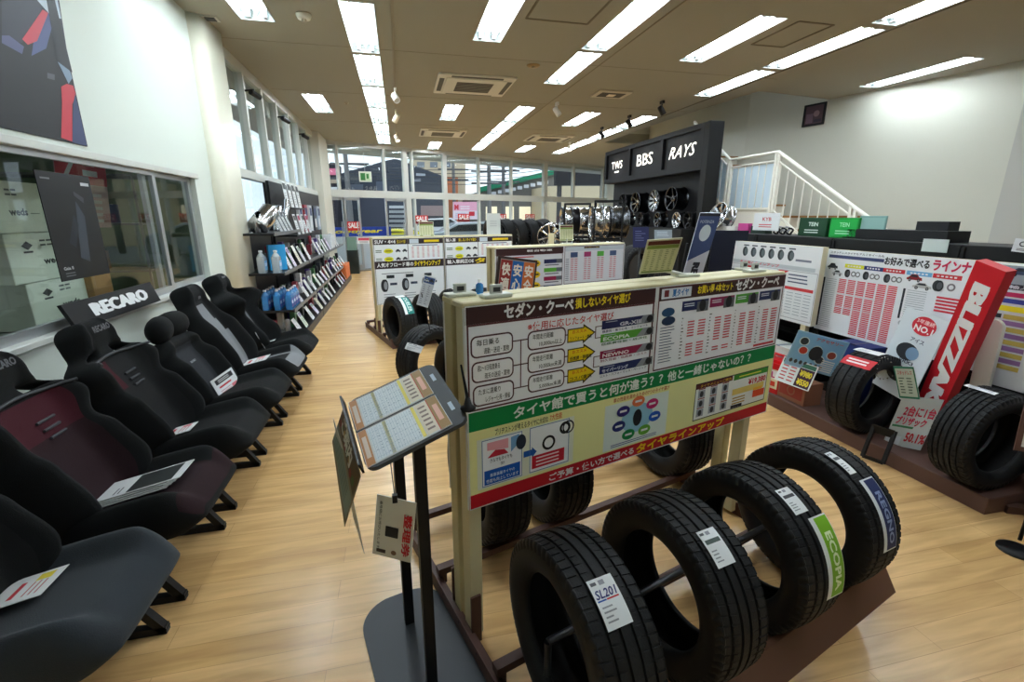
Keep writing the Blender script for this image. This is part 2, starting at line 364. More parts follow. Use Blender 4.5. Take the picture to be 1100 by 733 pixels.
# ------------------------------------------------------------------ ceiling fittings
LW = M((176, 184, 182), .35); TUBE = M((238, 247, 255), .3, emit=LAMP)
def lamp_fixture(L=1.41):
    t = thing('ceiling_light', '', 'ceiling light')
    h = MB(); W = .32; D_ = .085
    h.box(-W/2, -L/2, D_-.004, W/2, L/2, D_, LW)
    for x0, x1, y0, y1 in ((-W/2, -W/2+.006, -L/2, L/2), (W/2-.006, W/2, -L/2, L/2), (-W/2, W/2, -L/2, -L/2+.006), (-W/2, W/2, L/2-.006, L/2)): h.box(x0, y0, -.003, x1, y1, D_, LW)
    h.add([(-.02, -L/2+.02, D_-.004), (.02, -L/2+.02, D_-.004), (0, -L/2+.02, .03), (-.02, L/2-.02, D_-.004), (.02, L/2-.02, D_-.004), (0, L/2-.02, .03)], [(0, 2, 1), (3, 4, 5), (0, 3, 5, 2), (1, 2, 5, 4)], LW)
    h.build('housing', t)
    for x in (-.075, .075):
        u = MB(); u.tube([(x, -L/2+.07, .035), (x, L/2-.07, .035)], .014, TUBE, n=8); u.build('fluorescent_tube', t)
        for ya, yb in ((-L/2+.012, -L/2+.06), (L/2-.06, L/2-.012)): k = MB(); k.box(x-.02, ya, .012, x+.02, yb, .08, M((190, 196, 200), .4)); k.build('lamp_holder', t)
    return t
LPROTO = None; LAMPS = []
ORD = ['nearest', 'second', 'third', 'fourth', 'fifth', 'sixth', 'seventh', 'eighth', 'ninth', 'tenth', 'eleventh', 'twelfth', 'thirteenth', 'fourteenth', 'fifteenth', 'sixteenth']
def put_lamp(x, y, label, group, z=CEIL, scale=1):
    global LPROTO
    if LPROTO is None: LPROTO = lamp_fixture(); o = LPROTO
    else: o = copytree(LPROTO)
    LAMPS.append((x, y, z)); o.location = (x, y, z); o['label'] = label; o['group'] = group; return o
def row(x, ys_, rowname):
    for i, y in enumerate(ys_): put_lamp(x, y, 'fluorescent ceiling light, %s from the camera in the %s' % (ORD[i], rowname), 'fluorescent lights in rows')
row(-.27, [13.3-1.5*k for k in range(8)][::-1], 'long left-hand row')
row(2.33, [2.1, 3.6, 5.1, 6.6], 'middle row before the gap')
row(2.33, [9.55+1.5*k for k in range(4)], 'middle row beyond the gap')
row(4.9, [2.2, 3.72, 5.23, 6.75], 'right row before the gap')
row(4.9, [9.8+1.5*k for k in range(4)], 'right row above the wheels')
for x, ys_, nm in ((-1.25, (5.05, 9.47), 'beside the left window wall'), (1.06, (5.1, 9.7, 14.1), 'between the left and middle rows'), (3.68, (5.22, 9.75, 14.2), 'between the middle and right rows')):
    for i, y in enumerate(ys_): put_lamp(x, y, 'single white fluorescent ceiling light %s, %s from the camera' % (nm, ORD[i]), 'single fluorescent lights')
put_lamp(7.0, 5.7, 'single white fluorescent ceiling light closest to the beige right wall', 'single fluorescent lights')
put_lamp(1.06, .9, 'single white fluorescent ceiling light above the camera end of the room', 'single fluorescent lights')
put_lamp(3.68, .9, 'single white fluorescent ceiling light above the right tyre racks', 'single fluorescent lights')
put_lamp(-3.2, 3.2, 'unseen fluorescent light added to brighten the workshop behind the left window', 'added workshop lights', z=2.62)  # unseen fixture, added to light the dim workshop interior
cut = MB()
for x, y, z in LAMPS:
    if z == CEIL: cut.box(x-.161, y-.7055, CEIL-.1, x+.161, y+.7055, CEIL+.0855, LW)
co = cut.build('cutter'); bm_ = CEILING_OB.modifiers.new('b', 'BOOLEAN'); bm_.operation = 'DIFFERENCE'; bm_.object = co; bm_.solver = 'EXACT'
bpy.context.view_layer.update(); me_ = bpy.data.meshes.new_from_object(CEILING_OB.evaluated_get(bpy.context.evaluated_depsgraph_get())); CEILING_OB.modifiers.clear(); CEILING_OB.data = me_; bpy.data.objects.remove(co)
def ac(x, y, wx, wy, label):
    t = thing('ceiling_air_conditioner', label, 'air conditioner', 'ceiling air conditioners', (x, y, CEIL))
    m = MB(); A = M((222, 220, 208), .5); m.box(-wx/2, -wy/2, -.025, wx/2, wy/2, 0, A, bev=.006); m.box(-wx*.39, -wy*.39, -.04, wx*.39, wy*.39, -.02, A, bev=.006); m.build('cover_panel', t)
    for k in range(4):
        v = MB(); c = Matrix.Rotation(k*PI/2, 4, 'Z'); r = wx if k % 2 else wy; r2 = wy if k % 2 else wx
        v.box(-r2*.33, -r*.47, -.03, r2*.33, -r*.41, -.024, M((90, 88, 82), .6), rot=c); v.build('air_vane', t)
    g = MB(); D = M((62, 60, 56), .7)
    g.box(-wx*.24, -wy*.24, -.043, wx*.24, wy*.24, -.038, D)
    for k in range(7): yy = -wy*.22+wy*.44*k/6; g.box(-wx*.24, yy-.012, -.05, wx*.24, yy+.004, -.043, M((150, 146, 136), .5))
    g.build('return_grille', t)
ac(1.18, 7.62, 1.1, 1.05, 'square ceiling air conditioner cassette, nearest one, above the signboards')
ac(1.1, 11.9, 1.05, 1.0, 'square ceiling air conditioner cassette, further one towards the far windows')
ac(3.75, 12.1, 1.05, 1.0, 'square ceiling air conditioner cassette on the right of the far ceiling')
def vent(x, y):
    t = thing('ceiling_vent', 'small rectangular ceiling vent right of the nearest air conditioner', 'vent', None, (x, y, CEIL))
    m = MB(); A = M((200, 192, 172), .5); m.box(-.28, -.2, -.02, .28, .2, 0, A, bev=.005); m.build('frame', t)
    g = MB(); g.box(-.2, -.13, -.024, .2, .13, -.018, M((70, 66, 58), .6)); g.box(-.06, -.06, -.03, .06, .06, -.02, M((235, 225, 200), .4)); g.build('grille', t)
vent(3.4, 7.65)
def round_fit(name, x, y, r, h, c, label, cat):
    t = thing(name, label, cat, None, (x, y, CEIL)); m = MB(); m.lathe([(0, -.002), (r, -.002), (r*1.02, -h*.3), (r*.8, -h), (r*.3, -h*1.05), (0, -h*1.05)], M(c, .5), 20); m.build('base', t, fixn=True)
    m = MB(); m.lathe([(0, -h*.9), (r*.35, -h*.9), (r*.3, -h*1.5), (0, -h*1.6)], M((150, 140, 120), .4), 12); m.build('sensor_head', t, fixn=True)
round_fit('smoke_detector', atz(326, 15, CEIL).x, atz(326, 15, CEIL).y, .07, .045, (228, 226, 214), 'white smoke detector between the left window light and the left row', 'smoke detector')
q = atz(573, 70, CEIL); round_fit('sprinkler', q.x, q.y, .085, .02, (168, 140, 96), 'brass sprinkler rose on the ceiling behind the near access hatch', 'sprinkler')
q = atz(372, 110, CEIL); round_fit('ceiling_sensor', q.x, q.y, .045, .02, (190, 180, 160), 'tiny round sensor on the ceiling left of the long light row', 'sensor')
q = atz(226, 19, CEIL); t = thing('ceiling_speaker', 'small dark square fitting on the ceiling beside the column', 'ceiling fitting', None, (q.x, q.y, CEIL)); m = MB(); m.box(-.07, -.07, -.012, .07, .07, 0, M((190, 186, 174), .5)); m.build('plate', t); m = MB(); m.box(-.045, -.045, -.018, .045, .045, -.01, M((60, 60, 60), .5)); m.build('sensor', t)
def hatch(n, pts):
    m = MB(); D = M((120, 112, 94), .7)
    for i in range(4):
        a_, b_ = pts[i], pts[(i+1) % 4]; m.bar((a_[0], a_[1], CEIL-.003), (b_[0], b_[1], CEIL-.003), .022, .006, D)
    st('trim_%d' % n, m)
hatch(6, [(1.33, 4.45), (1.97, 4.45), (1.97, 5.1), (1.33, 5.1)]); hatch(7, [(4.0, 4.55), (4.42, 4.55), (4.42, 5.22), (4.0, 5.22)])
sm = MB(); D = M((132, 123, 104), .8)
for y in (3.2, 6.35, 8.55, 11.0): sm.box(-1.8, y-.004, CEIL-.002, 5.35, y+.004, CEIL+.001, D)
sm.box(2.62, -1.5, CEIL-.004, 2.635, 13, CEIL+.001, D); sm.box(5.1, -1.5, CEIL-.006, 5.125, 14, CEIL+.001, M((110, 102, 86), .8)); st('trim_8', sm)
tk = MB(); tk.box(.035, 1.5, CEIL-.02, .065, 13.6, CEIL, M((150, 142, 124), .6)); tk = tag(tk.build('lighting_track'), 'thin grey lighting track along the right of the left lamp row', 'lighting track')
def spot(x, y, aim, c, label, lit=False, g='spotlights on the ceiling'):
    t = thing('spotlight', label, 'spotlight', g, (x, y, CEIL)); m = MB(); A = M(c, .4)
    m.box(-.02, -.05, -.045, .02, .05, -.02 if abs(x-.05) < .05 else 0, A); m.build('adapter', t); m = MB(); m.tube([(0, 0, -.04), (0, 0, -.13)], .012, A); m.build('stem', t)
    d = Vector(aim).normalized(); R = d.to_track_quat('Z', 'Y').to_matrix().to_4x4(); R.translation = Vector((0, 0, -.15))-d*.06
    m = MB(); m.lathe([(0, -.02), (.035, -.02), (.045, 0), (.05, .13), (.044, .132), (.04, .1), (0, .1)], A, 18, T=R); m.build('lamp_head', t, fixn=True)
    m = MB(); m.lathe([(0, .115), (.04, .115)], M((255, 244, 220), .3, emit=14 if lit else .0) if lit else M((200, 200, 190), .2), 14, T=R); m.build('lens', t)
    return t
spot(.05, 8.0, (.3, -.6, -.7), (235, 235, 230), 'white ceiling spotlight nearest the camera on the left track')
spot(.05, 9.6, (-.4, .5, -.7), (215, 205, 180), 'second ceiling spotlight on the left track')
spot(.05, 12.0, (.3, -.3, -.8), (225, 215, 195), 'lit ceiling spotlight at the far end of the left track', True)
spot(2.75, 8.4, (.5, -.3, -.8), (235, 235, 232), 'white ceiling spotlight just right of the middle light row')
spot(4.5, 12.6, (-.2, -.6, -.8), (235, 235, 232), 'white ceiling spotlight near the far right windows', True)
for i, y in enumerate((7.9, 9.1, 10.4)):
    o = spot(4.45, y, (.55, 0, -.75), (28, 28, 30), 'black spotlight over the wheel display, %s from the camera' % ORD[i], True, 'black spotlights over the wheel display')
    l = bpy.data.lights.new('spot', 'SPOT'); l.energy = 16; l.spot_size = .75; l.spot_blend = .7; l.color = (1, .86, .66); l.shadow_soft_size = .03
    lo = bpy.data.objects.new('spotlight_beam', l); COL.objects.link(lo); lo.location = (4.48, y, CEIL-.27); lo.rotation_euler = Vector((.55, 0, -.75)).to_track_quat('-Z', 'Y').to_euler()
for i, y in enumerate((7.26, 8.98, 10.7)):   # brackets high in the clerestory
    t = thing('security_camera', 'small dark camera on a bracket high in the left clerestory, %s from the camera' % ORD[i], 'camera', 'small cameras in the clerestory', (XL+.06, y, 3.05)); m = MB(); m.tube([(-.05, 0, 0), (.08, 0, .02)], .012, BLK); m.build('bracket', t)
    m = MB(); m.tube([(.05, -.06, -.02), (.12, .08, -.05)], .035, BLK, n=12); m.build('body', t)
# ------------------------------------------------------------------ stairs
RAILM = M((232, 230, 220), .45); TREAD = M((150, 108, 64), .6)
stt = thing('staircase', 'white staircase with brown treads rising along the beige right wall', 'staircase', None, (5.5, 0, 0))
def wallx(y): return min(a.x+(y-a.y)*dw.x/dw.y, 99) if y < p1.y else p1.x
zL = 1.5; y1, y2 = 6.24, 7.3
m = MB(); SW = M((225, 223, 212), .7)
nst = 8
for i in range(nst):       # lower flight climbs away from the camera
    z1 = zL*(i+1)/nst; yy = y1-(nst-i)*.32
    m.box(0, yy, z1-zL/nst, 1.25, yy+.33, z1-.03, SW); m.box(-.01, yy-.02, z1-.03, 1.25, yy+.33, z1, TREAD)
m.box(0, y1, zL-.2, 1.25, y2, zL-.03, SW); m.box(-.01, y1-.02, zL-.03, 1.25, y2, zL, TREAD)
for i in range(6):
    z1 = zL+.19*(i+1); yy = y2+.28*i
    m.box(0, yy, z1-.19, 1.15, yy+.27, z1-.03, SW); m.box(-.01, yy-.02, z1-.03, 1.15, yy+.27, z1, TREAD)
m.build('steps', stt)
m = MB(); sw = lambda y: zL-(y1-y)*.585 if y < y1 else (zL if y < y2 else zL+(y-y2)*.68)
for ya, yb in ((y1-2.4, y1), (y1, y2), (y2, y2+1.7)):
    m.add([(-.04, ya, sw(ya)-.3), (-.04, yb, sw(yb+1e-4)-.3), (-.04, yb, sw(yb)+.06), (-.04, ya, sw(ya+1e-4)+.06), (0, ya, sw(ya)-.3), (0, yb, sw(yb)-.3), (0, yb, sw(yb)+.06), (0, ya, sw(ya+1e-4)+.06)], [(3, 2, 1, 0), (4, 5, 6, 7), (0, 1, 5, 4), (2, 3, 7, 6), (1, 2, 6, 5), (3, 0, 4, 7)], SW)
m.build('stringer', stt)
rl = thing('stair_railing', 'white metal railing with thin bars and pale panels on the staircase', 'railing', None, (5.45, 0, 0))
hr = lambda y: sw(y)+.9
m = MB(); pts = [(0, y1-2.5, hr(y1-2.5)), (0, y1, hr(y1)), (0, y2, hr(y2)), (0, y2+1.15, hr(y2+1.15))]
m.tube(pts, .024, RAILM, n=8); m.build('handrail', rl)
m = MB()
for ya, yb in ((y1-2.5, y1-.02), (y1+.02, y2-.02), (y2+.05, y2+1.15)):
    m.tube([(0, ya, hr(ya)-.12), (0, yb, hr(yb)-.12)], .012, RAILM, n=6); m.tube([(0, ya, sw(ya)+.1), (0, yb, sw(yb)+.1)], .012, RAILM, n=6)
m.build('rail', rl)
bals = []
for ya, yb, n in ((y1-2.4, y1-.08, 16), (y1+.06, y2-.08, 7), (y2+.06, y2+1.1, 8)):
    for k in range(n):
        y = ya+(yb-ya)*k/(n-1); b_ = MB(); b_.tube([(0, y, sw(y)+.1), (0, y, hr(y)-.12)], .007, RAILM, n=6); b_.build('baluster', rl)
for y in (y1-1.4, y1-.03, y1+.03, y1-1.33, y2-.03, y2+.04, y2+1.1):
    b_ = MB(); b_.box(-.018, y-.018, sw(y)-.05, .018, y+.018, hr(y)-.01, RAILM); b_.build('post', rl)
m = MB(); PAN = M((196, 214, 226), .6)
for ya, yb in ((y1+.08, y2-.08), (y2+.1, y2+1.05)):
    m.add([(.012, ya, sw(ya)+.12), (.012, yb, sw(yb)+.12), (.012, yb, hr(yb)-.15), (.012, ya, hr(ya)-.15), (.02, ya, sw(ya)+.12), (.02, yb, sw(yb)+.12), (.02, yb, hr(yb)-.15), (.02, ya, hr(ya)-.15)], [(3, 2, 1, 0), (4, 5, 6, 7), (0, 1, 5, 4), (2, 3, 7, 6), (1, 2, 6, 5), (3, 0, 4, 7)], PAN)
m.build('infill_panel', rl)
# picture on the stair wall
pa = atp(862, 137, a, dw); pc = atp(886, 128, a, dw)
S1 = Sign((pa.x, pa.y, 3.02), (dw.x, dw.y)); t = thing('framed_picture', 'small dark framed picture high on the beige wall above the stairs', 'picture', None, (S1.O.x, S1.O.y, 3.0), S1.rz)
wd = (Vector((pc.x, pc.y))-Vector((pa.x, pa.y))).length; m = MB()
m.box(0, -.03, 0, wd, -.002, .03, BLK); m.box(0, -.03, .32, wd, -.002, .35, BLK); m.box(0, -.03, .03, .03, -.002, .32, BLK); m.box(wd-.03, -.03, .03, wd, -.002, .32, BLK); m.build('frame', t)
P = Print(y=-.012); P.rect(.03, .03, wd-.03, .32, (88, 66, 74)); P.rect(.05, .05, wd*.45, .2, (120, 96, 110), 2); P.disc(wd*.6, .19, .05, (150, 120, 125), 3); P.rect(wd*.5, .05, wd-.05, .1, (60, 50, 66), 3); P.build('print', t)
# ================================================================== TYRES
RUB = M((27, 28, 30), .62, bump=.25, scale=180); RUBS = M((23, 24, 26), .55); LINER = M((19, 20, 21), .7)
_TY = {}
def tyre_mesh(R, W, rr, style, npitch=56):
    k = (R, W, rr, style, npitch)
    if k in _TY: return _TY[k]
    gv = {0: (-.27, -.09, .09, .27), 1: (-.29, 0, .29), 2: (-.30, -.12, .05, .24), 3: (-.3, -.15, 0, .15, .3)}[style]; gw, gd = .028*W/.2, .0075
    tr = [(-.42, 0)]
    for g in gv: tr += [(g-gw, 0), (g-gw*.7, -gd), (g+gw*.7, -gd), (g+gw, 0)]
    tr += [(.42, 0)]
    prof = [(rr, -.34), (rr+.006, -.41), (rr+.02, -.455), (rr+.3*(R-rr), -.492), (rr+.55*(R-rr), -.5), (R-.034, -.49), (R-.03, -.482), (R-.014, -.463), (R-.005, -.44)]
    kinds = ['s']*len(prof)
    for z, d in tr:
        prof.append((R-.012*(z/.42)**2*.55+d, z)); kinds.append('t' if d == 0 and abs(z) > .15 else 'g' if d else 'c')
    side = [(R-.005, .44), (R-.014, .463), (R-.03, .482), (R-.034, .49), (rr+.55*(R-rr), .5), (rr+.3*(R-rr), .492), (rr+.02, .455), (rr+.006, .41), (rr, .34)]
    prof += side; kinds += ['s']*len(side)
    inn = [(rr+.004, .30), (rr+.022, .40), (rr+.45*(R-rr), .455), (R-.03, .42), (R-.02, .3), (R-.017, 0), (R-.02, -.3), (R-.03, -.42), (rr+.45*(R-rr), -.455), (rr+.022, -.40), (rr+.004, -.30)]
    no = len(prof); prof += inn; kinds += ['i']*len(inn)
    for i in (7, 8, 9): kinds[i] = 't'
    for i in (no-10, no-9, no-8): kinds[i] = 't'
    steps = (0, .74, .78, .97); vs = []; NP = len(prof)
    for p in range(npitch):
        for si, s_ in enumerate(steps):
            low = si >= 2
            for (r, z), kd in zip(prof, kinds):
                sk = {0: .35, 1: .0, 2: .6, 3: .25}[style]*z*2
                th = 2*PI*(p+s_+(sk if kd in 'tgc' else sk*0))/npitch
                q = r-(.0034 if low and kd == 't' else .0018 if low and kd == 'c' and style in (1, 3) else 0)
                vs.append((z*W, -q*math.sin(th), q*math.cos(th)))
    n = npitch*len(steps); mb = MB(); ra, rs, ri = mb.slot(RUB), mb.slot(RUBS), mb.slot(LINER); mb.v = vs
    for i in range(n):
        for j in range(NP):
            a_, b_ = i*NP+j, i*NP+(j+1) % NP; c_, d_ = ((i+1) % n)*NP+(j+1) % NP, ((i+1) % n)*NP+j
            mb.f.append([a_, b_, c_, d_]); mb.mi.append(ri if j >= no-1 else (ra if 8 < j < no-9 else rs)); mb.sm.append(not (8 <= j < no-9))
    me = bpy.data.meshes.new('casing'); me.from_pydata(mb.v, [], mb.f)
    for m in mb.mats: me.materials.append(m)
    me.polygons.foreach_set('material_index', mb.mi); me.polygons.foreach_set('use_smooth', mb.sm); me.update()
    _TY[k] = me; return me
class Tyre:
    def __init__(s, label, c, yaw_deg, R=.291, W=.2, rr=.183, style=0, group=None, roll=0, npitch=56, tilt=None):
        """yaw_deg: bearing of the axle, measured from +Y towards +X"""
        s.c = Vector(c); s.R = R; s.W = W; s.ax = Vector((math.sin(math.radians(yaw_deg)), math.cos(math.radians(yaw_deg)), 0)); s.rz = math.radians(90-yaw_deg)
        s.e = thing('tyre', label, 'tyre', group, (c[0], c[1], c[2]-R), s.rz)
        if tilt: s.e.rotation_euler = tilt
        o = bpy.data.objects.new('casing', tyre_mesh(R, W, rr, style, npitch)); COL.objects.link(o); o.parent = s.e; o.location = (0, 0, R); o.rotation_euler.x = roll
    def hit(s, px, py):      # (u across the tread, arc angle from the top towards the front)
        r = ray(px, py); o = EY-s.c; A = s.ax; rp = r-A*r.dot(A); op = o-A*o.dot(A)
        a_, b_, c_ = rp.dot(rp), 2*rp.dot(op), op.dot(op)-s.R**2; D = b_*b_-4*a_*c_
        t = (-b_-math.sqrt(max(D, 0)))/(2*a_); p = o+r*t; q = p-A*p.dot(A)
        f = Vector((A.y, -A.x, 0)); return p.dot(A), math.atan2(q.dot(f), q.z)
    def sticker(s, tl, br, th=None):
        """Print bent over the tread; tl/br photo pixels, or th=(u0,u1,angle_top,angle_bottom)"""
        if th is None:
            u0, t0 = s.hit(*tl); u1, t1 = s.hit(*br)
        else: u0, u1, t0, t1 = th
        R = s.R+.0015
        fn = lambda u, v, h, u0=u0, t1=t1: (u0+u, -(R+h)*math.sin(t1-v/R), (R+h)*math.cos(t1-v/R)+s.R)
        P = Print(fn=fn, step=.012); P.w = u1-u0; P.h = (t1-t0)*R; P.s = s; return P
def price_tag(T, tl=None, br=None, th=None, word=None, wc=(30, 40, 110)):
    P = T.sticker(tl, br, th); w_, h = P.w, P.h
    P.rect(0, 0, w_, h, (236, 238, 240), 0); P.rect(w_*.08, h*.86, w_*.3, h*.93, (90, 90, 95), 1); P.rect(w_*.4, h*.84, w_*.62, h*.94, (150, 150, 160), 1)
    if word: P.text(word, w_*.06, h*.58, w_*.92, h*.76, wc, 2, .02, .2); P.rect(w_*.06, h*.53, w_*.4, h*.56, (40, 90, 180), 2); P.rect(w_*.42, h*.53, w_*.9, h*.56, (200, 40, 50), 2)
    else: P.rect(w_*.1, h*.6, w_*.9, h*.72, wc, 2)
    P.lines(w_*.08, h*.1, w_*.7, h*.46, 4, (150, 152, 158), 2, .35, jit=.4)
    o = P.build('price_tag', T.e); return o
# ------------------------------------------------------------------ sign A : the big board
BROWN = M((88, 60, 52), .45); DKBROWN = (62, 34, 34); CRM = M((214, 204, 164), .5); CRMS = M((196, 184, 140), .5)
A0 = Vector((.169, 1.359, .551)); dA = Vector((.9565, .2917)); nA = Vector((.2917, -.9565))
SA = Sign(A0, dA); LA = 1.63; HA = .69
def onA(u, n, z): p = Vector((A0.x, A0.y))+dA*u+nA*n; return Vector((p.x, p.y, z))
def board_stand(label, O, d, L, z0, z1, group='signboards on wooden stands', thick=.16, posts=(.03, .9), foot=True):
    t = thing('signboard', label, 'signboard', group, (O[0], O[1], 0), math.atan2(d[1], d[0])); zt = z1+.016
    m = MB(); m.box(-.004, .002, z1-.004, L+.004, thick*.5-.004, zt, CRM, bev=.004); m.box(-.004, thick*.5+.002, z1-.004, L+.004, thick, zt, CRM, bev=.004); m.build('top_rail', t)
    for ux in (0, posts[1]*L):
        for y in (.004, thick-.062):
            m = MB(); m.box(ux, y, .02, ux+.048, y+.058, z1, CRM if y < .05 else CRMS, bev=.003); m.build('post', t)
    for y in (0, thick-.006):
        m = MB(); m.box(-.002, y-.002, z0, L+.002, y+.006, z1, M((230, 230, 228), .4)); m.build('panel', t)
    return t
bt = board_stand('large price signboard in the foreground with brown, white, green and red bands', A0, dA, LA, .551, 1.235, posts=(0, .905))
SG = (0, 132, 66); SR = (196, 28, 40); YEL = (240, 214, 40); PAPER = (232, 232, 236)
P = SA; P.y = -.003
P.rect(0, 0, LA, HA, (244, 240, 168), 0)
bl = P.at(503, 505)[1]  # measured band edges
vt = HA; vb = lambda x, y: P.at(x, y)[1]
brown0 = (vb(500.6, 348.7)+vb(836.5, 308.5))/2; up0 = (vb(501.5, 442)+vb(828.7, 373))/2; gr0 = (vb(502, 463.8)+vb(827, 386))/2; red1 = (vb(504.6, 532.8)+vb(817, 433.4))/2
P.rect(0, brown0, LA, vt, DKBROWN, 1); P.rect(0, up0, LA, brown0, (244, 246, 252), 1); P.rect(0, gr0, LA, up0, SG, 1); P.rect(0, 0, LA, red1, SR, 1)
usp = P.at(703, 350)[0]
P.rect(usp-.012, up0, usp+.006, vt, (225, 225, 225), 2); P.rect(usp-.02, up0, usp-.014, vt, (80, 40, 44), 3)
P.frame(.006, up0+.004, usp-.016, brown0, .006, (92, 44, 50), 2); P.frame(usp+.006, up0+.004, LA-.006, vt-.004, .006, (92, 44, 50), 2)
hb = vt-brown0
P.text('セダン・クーペ', P.at(541, 345)[0], brown0+hb*.1, P.at(615, 332)[0], vt-hb*.12, (240, 240, 240), 4, .03)
P.text('損しないタイヤ選び', P.at(617, 332)[0], brown0+hb*.2, P.at(676, 322)[0], vt-hb*.2, YEL, 4, .03)
P.T('※使用に応じたタイヤ選び', 566, 346.5, 658, 343, (200, 40, 52), 4, .02)
a_ = P.at(566, 0)[0]; b_ = P.at(658, 0)[0]
BX = (86, 50, 58)
def PB(x0, y0, x1, y1): a_ = P.at(x0, y0); b_ = P.at(x1, y1); return a_[0], b_[1], b_[0], a_[1]
AB = [((504.4, 362, 550.4, 378.5), '毎日乗る', '通勤・送迎・買物'), ((505.6, 389.9, 551, 404), '週2～3日程度乗る', '雨天の送迎・買物'), ((507, 415.5, 551.4, 428.5), 'たまに遠乗り', 'レジャー使用・帰省')]
BB = [((565.9, 356.3, 606.7, 370.5), '年間走行距離', '10,000km以上'), ((565.9, 380, 605.8, 394), '年間走行距離', '10,000km未満'), ((566.3, 403.5, 605.2, 414.2), '年間走行距離', '5,000km未満')]
ctr = []
for row_, nm_ in ((AB, 'a'), (BB, 'b')):
    for k, (px, t1_, t2_) in enumerate(row_):
        u0, v0, u1, v1 = PB(*px); ctr.append((u0, u1, (v0+v1)/2)); P.poly(rrect(u0, v0, u1, v1, .02, 4), BX, 2); P.poly(rrect(u0+.005, v0+.005, u1-.005, v1-.005, .016, 4), (248, 248, 252), 3)
        P.text(t1_, u0+.02, v0+(v1-v0)*.54, u0+(u1-u0)*.66, v0+(v1-v0)*.82, (20, 20, 30), 4, .02); P.text(t2_, u0+(u1-u0)*.3, v0+(v1-v0)*.14, u1-.015, v0+(v1-v0)*.42, (20, 20, 30), 4, .015)
for k in range(3): P.rect(ctr[k][1], ctr[k][2], ctr[k+3][0], ctr[k][2]+.004, BX, 2)
um_ = (ctr[0][1]+ctr[3][0])/2; P.rect(um_, ctr[2][2], um_+.004, ctr[0][2], BX, 2)
for k, (tx_, ty_) in enumerate(((638.8, 356.5), (638.8, 377.3), (638.8, 398.5))):
    uC1, yc = P.at(tx_, ty_); uC0 = P.at(608.8, ty_)[0]; hh = abs(P.at(tx_, ty_-10.5)[1]-yc); um = uC0+(uC1-uC0)*.55; e = .004
    P.poly([(uC0, yc-hh*.68), (um, yc-hh*.68), (um, yc-hh), (uC1, yc), (um, yc+hh), (um, yc+hh*.68), (uC0, yc+hh*.68)], (60, 50, 20), 2)
    P.poly([(uC0+e, yc-hh*.68+e), (um+e, yc-hh*.68+e), (um+e, yc-hh+2.5*e), (uC1-2*e, yc), (um+e, yc+hh-2.5*e), (um+e, yc+hh*.68-e), (uC0+e, yc+hh*.68-e)], (240, 208, 20), 3)
    P.text('おススメ', uC0+.02, yc+.006, uC0+(uC1-uC0)*.66, yc+hh*.5, (210, 90, 20), 4, .02); P.text(('コンフォート・静粛', '低燃費・静粛性', 'コスパ重視')[k], uC0+.01, yc-hh*.52, uC0+(uC1-uC0)*.86, yc-.004, (20, 20, 20), 4, .01)
    P.rect(ctr[k+3][1], ctr[k+3][2], uC0, ctr[k+3][2]+.004, BX, 2)
nm = (((646, 344.9, 701, 345.8), (36, 44, 92), 'GR-XⅢ', (230, 230, 240), '静粛性・乗り心地・コンフォート'), ((644.5, 359.5, 700.5, 358.6), (96, 176, 60), 'ECOPIA', (240, 250, 240), '低燃費性能・経済性'), ((643.8, 377.5, 700, 375.2), (150, 32, 74), 'NEWNO', (250, 240, 240), '耐久性能・低燃費・コスト'), ((643.2, 393.7, 699.3, 390.5), (36, 50, 104), 'セイバーリング', (230, 235, 250), 'コスト・パフォーマンス・ベーシック'))
for k, (px, c, tx, tcx, sub_) in enumerate(nm):
    u0, v0, u1, v1 = PB(*px); h_ = v1-v0; P.rect(u0, v0, u1, v1, c, 2); P.rect(u1-.055, v0, u1, v1, (110, 112, 118), 3); P.poly([(u1-.09, v0), (u1-.05, v0), (u1-.03, v1), (u1-.055, v1)], (150, 154, 160), 4); P.disc(u1-.022, v0+h_*.5, .016, (30, 32, 36), 5, h_*.42)
    P.text(tx, u0+(.085 if k == 0 else .012), v0+h_*.15, u0+(.19 if k == 0 else .14), v0+h_*.6, tcx, 4, .03); P.lines(u0+.012, v0+h_*.72, u0+.08, v0+h_*.88, 1, (200, 205, 220), 4)
    P.text(sub_, u0+.003, v0-h_*.42, u1-.03, v0-h_*.1, ((40, 40, 90), (30, 110, 40), (140, 30, 60), (40, 40, 90))[k], 3, .01)
    if k in (0, 2): P.rect(u0-.03, v0-h_*.9, u0-.026, v0+h_*.5, BX, 2); P.rect(u0-.03, v0+h_*.5-.003, u0, v0+h_*.5, BX, 2); P.rect(u0-.03, v0-h_*.9, u0, v0-h_*.9+.003, BX, 2)
    if k == 0: P.rect(P.at(638.8, 356)[0], v0-h_*.2, u0-.028, v0-h_*.2+.003, BX, 2)
# right hand price table
e0, e1 = usp+.02, LA-.02
P.rect(usp+.012, brown0-.0, LA-.012, vt-.01, DKBROWN, 2)
P.rect(e0+.0, brown0+hb*.12, P.at(741, 320)[0], vt-hb*.2, (225, 230, 240), 3); P.text('夏タイヤ', e0+.06, brown0+hb*.22, P.at(738, 320)[0], vt-hb*.3, (50, 120, 190), 4, .03); P.rect(e0+.015, brown0+hb*.25, e0+.04, vt-hb*.3, (110, 40, 50), 4)
P.text('お買い得 4本セット', P.at(748, 318)[0], brown0+hb*.2, P.at(786, 310)[0], vt-hb*.22, YEL, 4, .03)
P.text('セダン・クーペ', P.at(789, 312)[0], brown0+hb*.08, P.at(836, 300)[0], vt-hb*.08, (240, 240, 240), 4, .03)
cols = [(30, 42, 92), (150, 40, 90), (84, 166, 60), (34, 52, 100)]; tx0 = P.at(731, 330)[0]; cw = (e1-tx0)/4
ty1 = brown0-.012; ty0 = ty1-.07
